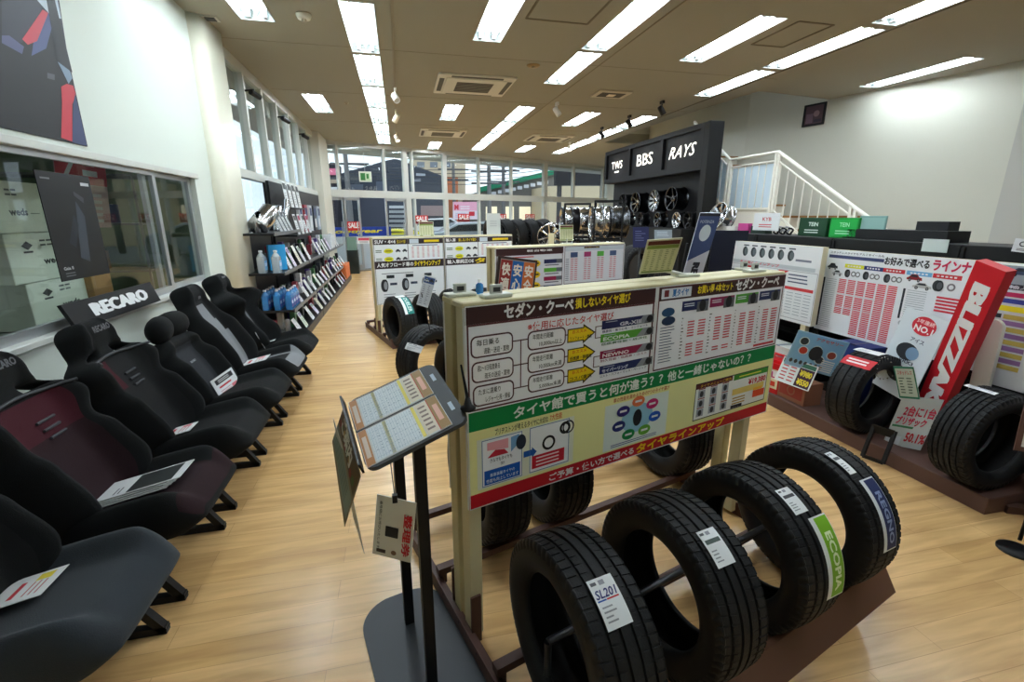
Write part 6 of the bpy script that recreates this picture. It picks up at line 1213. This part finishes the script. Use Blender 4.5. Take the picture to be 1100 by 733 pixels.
for i in range(7): carton('parts_box', 'small box on the grey-green workshop shelf, %s from the left' % ('first', 'second', 'third', 'fourth', 'fifth', 'sixth', 'seventh')[i], -4.15+.19*i, 6.05, (.42, .92, 1.42)[i % 3], -4.0+.19*i, 6.3, (.42, .92, 1.42)[i % 3]+.2, ((150, 120, 80), (60, 80, 110), (170, 60, 50), (180, 180, 170))[i % 4], (200, 200, 190), group='parts on the workshop shelf')
# ================================================================== LEFT GONDOLA SHELVING
SHM = M((30, 31, 33), .4); xb = -1.84
bays = [(5.98, 7.55), (7.57, 9.12), (9.14, 10.69), (10.71, 12.1)]
LV = [(.40, -1.30), (.845, -1.36), (1.30, -1.42)]
for bi, (ya, yb_) in enumerate(bays):
    t = thing('gondola_shelf', 'black metal shelving bay under the left windows, %s from the column' % ('first', 'second', 'third', 'fourth')[bi], 'shelf', 'shelving bays along the left windows', (xb, (ya+yb_)/2, 0)); h = (yb_-ya)/2
    m = MB(); m.box(0, -h, .02, .02, h, 1.33, SHM); m.build('back_panel', t)
    m = MB(); m.box(0, -h, 0, -1.225-xb, h, .10, SHM); m.build('base', t)
    for z, xf in LV[:2] if bi else LV:
        m = MB(); m.box(.02, -h+.01, z-.025, xf-xb, h-.01, z, SHM); m.box(xf-xb, -h+.01, z-.03, xf-xb+.012, h-.01, z+.012, M((96, 100, 104), .35)); m.build('shelf', t)
    for y in (-h, h-.03): m = MB(); m.box(0, y, 0, .03, y+.03, 1.95 if bi < 2 else 1.7, SHM); m.build('upright', t)
def bottle(label, x, y, z, col=BLUELIQ, r=.045, h=.2, capc=(220, 224, 230), grp='blue washer bottles on the shelf', lab=(50, 60, 150)):
    t = thing('washer_bottle', label, 'bottle', grp, (x, y, z)); m = MB(); m.prism(rrect(-r*.7, -r*1.1, r*.7, r*1.1, r*.35), 0, h*.72, col, smooth=False); m.lathe([(r*.75, h*.72), (r*.6, h*.8), (r*.3, h*.88), (r*.3, h*.93)], col, 14); m.build('bottle_body', t)
    m = MB(); m.lathe([(0, h*.92), (r*.36, h*.92), (r*.36, h), (0, h)], M(capc, .4), 12); m.build('cap', t)
    P = Print(fn=lambda u, v, hh: (r*.7+.001+hh, -r+u, v)); P.rect(.005, h*.12, 2*r-.005, h*.55, lab, 1); P.rect(.015, h*.3, 2*r-.015, h*.45, (200, 216, 240), 2); P.build('label', t); return t
ROWN = ['first', 'second', 'third', 'fourth', 'fifth', 'sixth', 'seventh', 'eighth', 'ninth', 'tenth', 'eleventh', 'twelfth', 'thirteenth', 'fourteenth', 'fifteenth', 'sixteenth', 'seventeenth', 'eighteenth', 'nineteenth', 'twentieth']
for i in range(4):
    for j in range(3): bottle('blue washer fluid bottle on the lower shelf, %s row, %s from the column' % (('front', 'second', 'rear')[j], ROWN[i]), -1.36-.13*j, 6.08+.125*i, .40, h=.24, r=.052)
for j in range(2): bottle('light blue jug on the middle shelf by the column, %s of two' % ('front', 'rear')[j], -1.45-.16*j, 6.09, .845, h=.26, r=.06, grp='jugs on the middle shelf', lab=(120, 180, 220), col=CLEARPL)
def pcard(label, x, y, z, h, w_=.16, lean=.1, c=(206, 212, 214), band=(90, 96, 110), yaw=0):
    cs = [Vector(p) for p in ((x-lean, y+w_/2+yaw, z+h), (x-lean, y-w_/2-yaw, z+h), (x, y-w_/2+.0, z), (x, y+w_/2, z))]; cs = [cs[1], cs[0], cs[3], cs[2]]
    e, P = qboard('price_card', label, 'card', 'price cards and packets along the shelves', *cs, t=.004, c=c); P.rect(.08, .7, .92, .94, band, 1); P.lines(.1, .1, .9, .6, 5, tuple(int(v*.75) for v in c), 1, .35, 1, .1, .3); P.build('print', e); return e
pc = thing('blue_binder', 'bright blue upright folder on the middle shelf near the column', 'folder', None, (-1.5, 6.36, .846), .5); m = MB(); m.box(-.1, -.03, 0, .1, .03, .31, M((56, 160, 220), .35), bev=.004); m.build('cover', pc); m = MB(); m.box(-.095, -.024, .005, .101, .024, .305, M((220, 224, 226), .6)); m.build('pages', pc)
pal = [(206, 210, 214), (150, 152, 170), (190, 196, 200), (120, 100, 150), (216, 218, 214), (90, 120, 90), (200, 190, 150), (176, 184, 190)]
random.seed(3)
idx = 0
for lvl, (z, x, y0_, step, n, hh) in enumerate(((.845, -1.38, 6.5, .33, 16, .27), (.40, -1.31, 6.62, .36, 15, .22), (.10, -1.25, 6.05, .40, 15, .21))):
    nm = ('middle shelf', 'lower shelf', 'base shelf')[lvl]
    kk_ = [j for j in range(n) if random.random() > .15 or j < 3]
    for k, j_ in enumerate(kk_):
        y = y0_+step*j_+random.uniform(-.05, .05); c = pal[(k*3+lvl) % 8]
        if c[0] < 130: c = tuple(min(255, v+70) for v in c)
        pcard('pale upright price card on the %s, %s from the column' % (nm, ROWN[k]), x, y, z+.002, hh*random.uniform(.7, .95), .15, .1, tuple(min(255, int(v*.4+134)) for v in c), tuple(int(v*.6+80) for v in pal[(k+2) % 8]), .0)
        # packets behind
        for q in range(2):
            cc = ((96, 80, 150), (54, 60, 66), (180, 184, 190), (150, 60, 70), (70, 120, 80), (210, 212, 214), (40, 44, 50))[(k*2+q+lvl) % 7]
            t = thing('product_packet', 'small %s packet behind the %s price cards, %s from the column' % (('front', 'rear')[q], nm, ROWN[k]), 'packet', 'packets along the shelves', (x-.17-.13*q, y+.05-.1*q, z)); hq = random.uniform(.16, .30)
            m = MB()
            if (k+q) % 3 == 0: m.lathe([(0, 0), (.032, 0), (.032, hq*.9), (.02, hq), (0, hq)], M(cc, .35), 12); m.build('can', t, fixn=True)
            else: m.box(-.03, -.055, 0, .03, .055, hq, M(cc, .5), bev=.003); m.build('packet', t); P = Print(fn=lambda u, v, h2: (.0305+h2, -.055+u, v)); P.rect(.01, hq*.3, .1, hq*.7, tuple(min(255, v+60) for v in cc), 1); P.build('label', t)
# muffler, pipes, boxes on the top shelf
def pipe(label, pts, r, name='exhaust_pipe', end=True):
    t = thing(name, label, 'exhaust pipe', 'chrome exhaust pipes on the top shelf', pts[0]); o0 = Vector(pts[0]); m = MB(); m.tube([Vector(p)-o0 for p in pts], r, CHR, 14, caps=False); m.build('pipe', t); return t, o0
def arc(c, r, a0, a1, n, ax='xz'):
    return [Vector(c)+Vector((0 if ax[0] == 'y' else r*math.cos(a), r*math.cos(a) if ax[0] == 'y' else 0, r*math.sin(a))) for a in [math.radians(a0+(a1-a0)*k/n) for k in range(n+1)]]
t = thing('muffler', 'shiny chrome muffler drum tilted on the top shelf by the column', 'muffler', None, (-1.62, 6.4, 1.33)); mc_ = atx(283, 236, -1.6)-Vector((-1.62, 6.4, 1.33)); R_ = Matrix.Translation(mc_) @ Vector((.25, .75, .5)).to_track_quat('Z', 'Y').to_matrix().to_4x4()
m = MB(); m.lathe([(0, -.18), (.1, -.18), (.115, -.16), (.115, .17), (.11, .18), (.1, .17), (.06, .165)], CHR, 28, T=R_); m.build('drum', t, fixn=True); m = MB(); m.tube([R_ @ Vector(p) for p in ((0, 0, .15), (.0, 0, .22), (-.03, 0, .27))], .045, CHR, 16, caps=False); m.build('tip', t)
m = MB(); m.tube([Vector((-.02, -.16, -.02)), Vector((-.02, -.2, .1)), Vector((0, -.16, .2)), R_ @ Vector((0, 0, -.16))], .034, CHR, 14); m.build('inlet_pipe', t)
pipe('curved chrome exhaust pipe standing right of the muffler', [Vector((-1.6, 6.95, 1.31))+Vector(p) for p in ((0, 0, 0), (0, .03, .14), (.02, .12, .24), (.02, .2, .3))], .035); pipe('second curved chrome exhaust pipe with a wide tip', [Vector((-1.55, 7.3, 1.31))+Vector(p) for p in ((0, 0, 0), (0, 0, .18), (.02, .07, .3), (.02, .12, .4))], .038)
for k in range(4): pcard('silver-edged card slanted on the top shelf, %s from the muffler' % ROWN[k], -1.46, 6.62+.2*k, 1.305, .26, .13, .1, (176, 180, 182), (60, 64, 70))
e = thing('product_packet', 'row of dark boxes behind the cards of the top shelf', 'packet', None, (-1.7, 7.3, 1.305)); m = MB(); m.box(-.05, -.2, 0, .05, .2, .16, BLK, bev=.004); m.build('packet', e); P = Print(fn=lambda u, v, h: (.0505+h, -.2+u, v)); P.rect(.05, .04, .35, .12, (90, 94, 100), 1); P.build('label', e)
for k in range(4): e = pcard('white booklet in the upper rack beside the muffler, %s from the column' % ROWN[k], -1.58, 7.75+.3*k, 1.62, .36, .2, .04, (214, 218, 220), (60, 62, 66))
for k in range(4): pcard('white booklet in the second tier of the upper rack, %s from the column' % ROWN[k], -1.5, 7.9+.32*k, 1.22, .3, .18, .06, (206, 210, 214), ((60, 62, 66), (170, 50, 90))[k % 2])
m = MB(); m.box(-1.80, 7.6, 1.60, -1.56, 8.95, 1.62, SHM); m.box(-1.80, 7.6, 1.2, -1.48, 9.2, 1.22, SHM); m.box(-1.82, 7.6, 1.1, -1.78, 9.2, 1.98, SHM); tag(m.build('booklet_rack'), 'black wire booklet rack above the second shelving bay', 'rack')
for k in range(5):
    y = 9.5+.5*k; e = thing('hanging_pack', 'blister pack on the upper panel near the entrance, %s from the booklet rack' % ROWN[k], 'packet', 'blister packs on the upper panel', (-1.80, y, 1.2)); m = MB(); m.box(0, -.14, 0, .06, .14, .5, M(((180, 184, 188), (150, 60, 70), (200, 204, 208), (60, 66, 74), (176, 190, 206))[k], .4), bev=.003); m.build('pack', e); P = Print(fn=lambda u, v, h: (.0605+h, -.14+u, v)); P.rect(.04, .3, .24, .45, (60, 70, 110), 1); P.rect(.04, .06, .24, .24, (210, 214, 218), 1); P.build('label', e)
m = MB(); m.box(-1.83, 9.3, 1.15, -1.805, 12.1, 1.95, SHM); tag(m.build('pegboard'), 'black peg panel above the far shelving bays', 'panel')
carton('product_carton', 'white machine box with a blue square on the middle shelf near the entrance', -1.55, 10.2, .85, -1.36, 10.7, 1.12, (200, 206, 210), (40, 60, 120))
carton('product_carton', 'orange box on the base shelf near the entrance', -1.5, 11.2, .1, -1.24, 12.0, .42, (206, 110, 60), (226, 150, 60))
m = MB(); tb_ = thing('waste_bin', 'dark square bin beside the entrance door', 'bin', None, (fs(371, 250)*dF.x+FW0.x+.2, fs(371, 250)*dF.y+FW0.y-.55, 0)); m.prism(rrect(-.14, -.14, .14, .14, .03), 0, .62, M((36, 46, 44), .4)); m.build('bin_body', tb_); m = MB(); m.prism(rrect(-.12, -.12, .12, .12, .02), .62, .95, M((120, 150, 140), .2)); m.build('umbrella_bags', tb_)
# ================================================================== OUTSIDE
out = []
OG = M((120, 122, 124), .8)
m = MB(); m.prism([(-60, -20), (70, -20), (70, 90), (-60, 90)], -.25, -.12, OG); o = m.build('street_ground'); struct(o)
# eave over the shop front
m = MB(); m.box(-.5, .15, 3.2, LF+3, 1.1, 3.4, M((196, 198, 196), .6)); st('trim_9', m, (FW0.x, FW0.y, 0), rF)
m = MB(); m.box(-2.6, 5.8, 3.05, -2.0, 13.8, 3.3, M((186, 188, 186), .6)); st('trim_10', m)
def bldg(name, label, pts_px, D_, c, depth=8, zb=-.12):
    """outline photographed at distance D_, extruded away from the camera"""
    pts = [atp(x, y, (dN*D_)[:2], rtN) for x, y in pts_px]; o0 = Vector((pts[0].x, pts[0].y, zb)); e = thing(name, label, 'building', None, o0)
    n = len(pts); ex = Vector((dN.x, dN.y, 0))*depth; vs = [p-o0 for p in pts]+[p-o0+ex for p in pts]; m = MB(); m.add(vs, [tuple(range(n)), tuple(range(n, 2*n))[::-1]]+[((i+1) % n, i, n+i, n+(i+1) % n) for i in range(n)], M(c, .8)); m.build('wall', e); return e, o0
dN = Vector((math.sin(YAW-.25), math.cos(YAW-.25), 0)); rtN = (dN.y, -dN.x); 
def ow(px, py, D_): return atp(px, py, (dN*D_)[:2], rtN)
def opanel(e, o0, x0, y0, x1, y1, D_, c, nm_='window', emit=0):
    a_, b_ = ow(x0, y0, D_-.05), ow(x1, y1, D_-.05); TL, TR, BR, BL = a_, ow(x1, y0, D_-.05), b_, ow(x0, y1, D_-.05); off = Vector((dN.x, dN.y, 0))*.06
    vs = [p-o0 for p in (TL, TR, BR, BL)]; vs += [v+off for v in vs]; m = MB(); m.add(vs, [(3, 2, 1, 0), (4, 5, 6, 7), (0, 1, 5, 4), (1, 2, 6, 5), (2, 3, 7, 6), (3, 0, 4, 7)], M(c, .5, emit=emit)); return m.build(nm_, e)
e, o0 = bldg('dark_building', 'dark grey gabled building across the street behind the entrance', [(364, 262), (364, 187), (424, 170), (478, 190), (478, 262)][::-1], 30, (66, 72, 84))
for x0, y0, x1, y1, c in ((374, 198, 390, 204, (96, 104, 118)), (404, 195, 414, 205, (90, 98, 114)), (447, 186, 457, 189, (170, 176, 186)), (444, 192, 452, 195, (150, 156, 166)), (375, 225, 386, 245, (50, 56, 66)), (418, 221, 436, 244, (204, 208, 212)), (452, 221, 478, 232, (150, 130, 130)), (452, 232, 478, 262, (48, 52, 60))): opanel(e, o0, x0, y0, x1, y1, 30, c)
for k in range(4): opanel(e, o0, 418, 224+5*k, 436, 226+5*k, 29.8, (60, 64, 74), 'stripe')
e, o0 = bldg('pink_sign_tower', 'dark sign tower with a pink panel left of the gabled building', [(344, 262), (344, 176), (363, 176), (363, 262)][::-1], 28, (50, 48, 56), 2)
opanel(e, o0, 348, 181, 362, 188, 28, (226, 120, 150), 'pink_panel'); opanel(e, o0, 350, 193, 362, 197, 28, (176, 160, 140), 'lettering'); opanel(e, o0, 353, 201, 362, 204, 28, (220, 222, 226), 'lower_panel')
e, o0 = bldg('cream_building', 'tall cream apartment block behind the gabled building', [(440, 262), (440, 172), (500, 168), (500, 262)][::-1], 42, (196, 184, 160), 10)
for k in range(3): opanel(e, o0, 448+14*k, 174, 456+14*k, 180, 42, (120, 130, 140))
e, o0 = bldg('orange_shop', 'orange fronted shop with dark sign beyond the second window bay', [(481, 262), (481, 190), (492, 190), (492, 262)][::-1], 38, (206, 120, 80), 4)
e, o0 = bldg('green_roof_store', 'long store with a green roof edge and white lettering across the street', [(515, 262), (515, 206), (640, 176), (680, 176), (680, 262)][::-1], 34, (120, 118, 116), 10)
m = MB(); pA, pB = ow(515, 204, 33.8)-o0, ow(640, 174, 33.8)-o0; m.bar(pA, pB, .5, .32, M((24, 130, 96), .5)); m.bar(pB, ow(682, 174, 33.8)-o0, .5, .6, M((24, 130, 96), .5)); m.build('green_fascia', e)
for k in range(7): opanel(e, o0, 522+18*k, 222, 534+18*k, 250, 34, (226, 214, 186), 'lit_window', .6)
for k in range(9): opanel(e, o0, 528+7*k, 206-1.5*k, 533+7*k, 209.5-1.5*k, 33.7, (206, 208, 216), 'lettering')
e, o0 = bldg('dark_billboard', 'dark wall panels seen through the right-hand upper windows', [(597, 199), (597, 176), (650, 176), (650, 199)][::-1], 24, (40, 40, 46), .3, zb=-.12)
m = MB(); q = ow(600, 262, 24.1)-o0; q2 = ow(645, 262, 24.1)-o0
for q_ in (q, q2): m.box(q_.x-.1, q_.y, 0, q_.x+.1, q_.y+.2, 4, M((60, 60, 64)))
m.build('support_post', e)
e, o0 = bldg('beige_building', 'beige building low behind the dark panels', [(590, 262), (590, 200), (655, 200), (655, 262)][::-1], 30, (206, 190, 160), 6)
e, P = qboard('pink_billboard', 'pink and white roadside billboard beyond the third window bay', 'billboard', None, *[ow(x, y, 26) for x, y in ((487, 217), (514, 217), (514, 236), (487, 236))], t=.2, c=(232, 216, 226)); P.rect(0, .5, 1, 1, (236, 170, 196), 1); P.text('M', .05, .55, .2, .85, (206, 40, 60), 2, .04); P.lines(.25, .55, .7, .8, 2, (240, 236, 240), 2, .4); P.rect(.62, .2, .85, .45, (204, 40, 60), 2); P.lines(.05, .1, .55, .4, 3, (190, 190, 216), 2, .4); P.build('print', e)
z = e.location.z; m = MB(); m.box(-.1, .1, -z-.12, .1, .3, 0, M((90, 92, 96))); m.build('post', e)
for i, (x, D_) in enumerate(((378, 26), (526, 30), (541, 32), (489, 36))):
    q = ow(x, 250, D_); t = thing('power_pole', 'grey utility pole with cross arms outside, %s' % ('left of the gabled building', 'left one by the green-roofed store', 'right one by the green-roofed store', 'in the middle distance')[i], 'pole', 'utility poles outside', (q.x, q.y, -.12)); h = ow(x, 170, D_).z+(.5 if i else 1)
    m = MB(); m.tube([(0, 0, 0), (0, 0, h)], [.16, .1], M((110, 110, 112)), 8); m.build('post', t)
    for k in range(3): m = MB(); m.box(-1.1, -.05, h-.5-.7*k, 1.1, .05, h-.4-.7*k, M((80, 82, 86))); m.build('cross_arm', t)
for k in range(5):
    a_, b_ = ow(370, 176+3.2*k, 28), ow(600, 171+4.5*k, 31); m = MB(); m.tube([a_.lerp(b_, s_/6)-Vector((0, 0, .5*math.sin(PI*s_/6))) for s_ in range(7)], .02, M((60, 62, 66)), 4); tag(m.build('overhead_wire'), 'thin dark overhead wire across the street, %s from the top' % ROWN[k], 'wire', 'overhead wires outside')
t = thing('exit_sign', 'small white and green exit sign hanging in front of the entrance windows', 'sign', None, (atp(393, 185, FW0, dF).x, atp(393, 185, FW0, dF).y-.4, 2.5)); z = 2.5; q = atp(384, 188, (t.location.x, t.location.y), dF)
m = MB(); m.box(-.16, -.02, -.13, .16, .02, .13, M((226, 232, 220), .4)); m.build('body', t); P = Print(y=-.02); P.rect(-.13, -.1, .13, .1, (200, 222, 190), 1); P.rect(-.12, -.09, 0, .09, (60, 130, 70), 2); P.rect(.03, -.05, .09, .07, (60, 130, 70), 2); P.build('face', t); m = MB(); m.tube([(0, 0, .13), (0, 0, CEIL-2.5)], .006, ALU, 6); m.build('hanging_rod', t)
# cars
def car(label, px, py, D_, c, L=4.2, W=1.7, H_=1.5, rz=0, van=False):
    q = ow(px, py, D_); e = thing('parked_car', label, 'car', None, (q.x, q.y, -.12), math.atan2(rtN[1], rtN[0])+rz); B = M(c, .25, coat=.5)
    sec = [(-L/2, .3), (-L/2, .75), (-L*.46, .95), (-L*.3, 1.0), (-L*.16, H_-.05), (L*.18, H_), (L*.34, H_*.96 if van else 1.05), (L*.47, .98), (L/2, .8), (L/2, .3)]
    m = MB(); m.prism([(x, z) for x, z in sec], -W/2, W/2, B, T=Matrix(((1, 0, 0, 0), (0, 0, 1, 0), (0, 1, 0, 0), (0, 0, 0, 1)))); m.build('body', e, bevel=.06)
    m = MB(); wn = [(-L*.27, 1.0), (-L*.14, H_-.12), (L*.16, H_-.08), (L*.3, 1.03)]; G = M((36, 42, 50), .1)
    for s_ in (-1, 1): m = MB(); m.prism([(x, z) for x, z in wn], s_*(W/2+.002), s_*(W/2+.01), G, T=Matrix(((1, 0, 0, 0), (0, 0, 1, 0), (0, 1, 0, 0), (0, 0, 0, 1)))); m.build('window', e)
    for x in (-L*.31, L*.3):
        for s_ in (-1, 1): m = MB(); m.lathe([(0, -.1), (.2, -.1), (.32, -.09), (.33, 0), (.32, .09), (.2, .1), (0, .1)], BLK, 20, T=Matrix.Translation((x, s_*(W/2-.08), .33)) @ Matrix.Rotation(PI/2, 4, 'X')); m.build('wheel', e, fixn=True)
car('silver car parked outside behind the third window bay', 505, 255, 20, (160, 170, 180), H_=1.38); car('white car parked outside right of the gabled building', 470, 250, 28, (220, 224, 228)); car('yellow and white van parked outside the entrance', 410, 262, 19, (226, 214, 60), 3.4, 1.6, 1.14, van=True)
m = MB(); a_, b_ = atp(372, 264, (FW0.x-.3*dF.y, FW0.y+1.6), dF), atp(400, 264, (FW0.x, FW0.y+1.6), dF); d_ = Vector((b_.x-a_.x, b_.y-a_.y)); t = thing('low_partition', 'pale grey low partition with a banner outside the glass doors', 'partition', None, (a_.x-1, a_.y-.45, -.12), rF); m.box(0, 0, 0, 4.2, .08, 1.0, M((196, 202, 208), .5)); m.build('panel', t)
P = Print(y=0); P.rect(.3, 1.0, 2.6, 1.28, (40, 70, 170), 0); m = MB(); m.box(.3, .001, 1.0, 2.6, .05, 1.28, M((40, 70, 170), .5)); m.build('banner', t); P.text('Goodyear', .5, 1.06, 2.3, 1.22, (236, 220, 60), 2, .03, .2); P.build('lettering', t)
# red SALE stickers on the glass
for i, (x, y, w_) in enumerate(((379, 243, .34), (437+15, 236, .42), (497, 234, .44), (537, 234, .44), (568, 234, .44), (604, 236, .4))):
    off = -.06 if i else -.1; q = atp(x, y, (FW0.x-off*-dF.y*0, FW0.y), dF); nn = Vector((dF.y, -dF.x))*.07
    e = thing('sale_sign', 'red SALE sticker on the shop window, %s from the left' % ROWN[i], 'sticker', 'red SALE signs on the window', (q.x+nn.x, q.y+nn.y, q.z), rF); m = MB(); m.box(-w_/2, 0, -.12, w_/2, .004, .12, M((200, 40, 44), .5)); m.build('sheet', e); P = Print(y=0)
    if i: P.rect(-w_/2, -.12, w_/2, .0, (120, 40, 44), 1)
    P.text('SALE', -w_*.42, -.05, w_*.42, .09, (240, 236, 236), 2, .06); P.build('lettering', e)
q = atp(382, 262, FW0, dF); e, P = qboard('door_notice', 'white notice with a red heading on the glass door', 'notice', None, *[atp(x, y, (FW0.x+.03, FW0.y-.12), dF) for x, y in ((384, 255), (398, 255), (398, 262), (384, 262))], t=.003, c=(226, 228, 230)); P.rect(.05, .5, .95, .9, (206, 80, 100), 1); P.lines(.1, .1, .9, .4, 2, (150, 150, 160), 1); P.build('print', e)
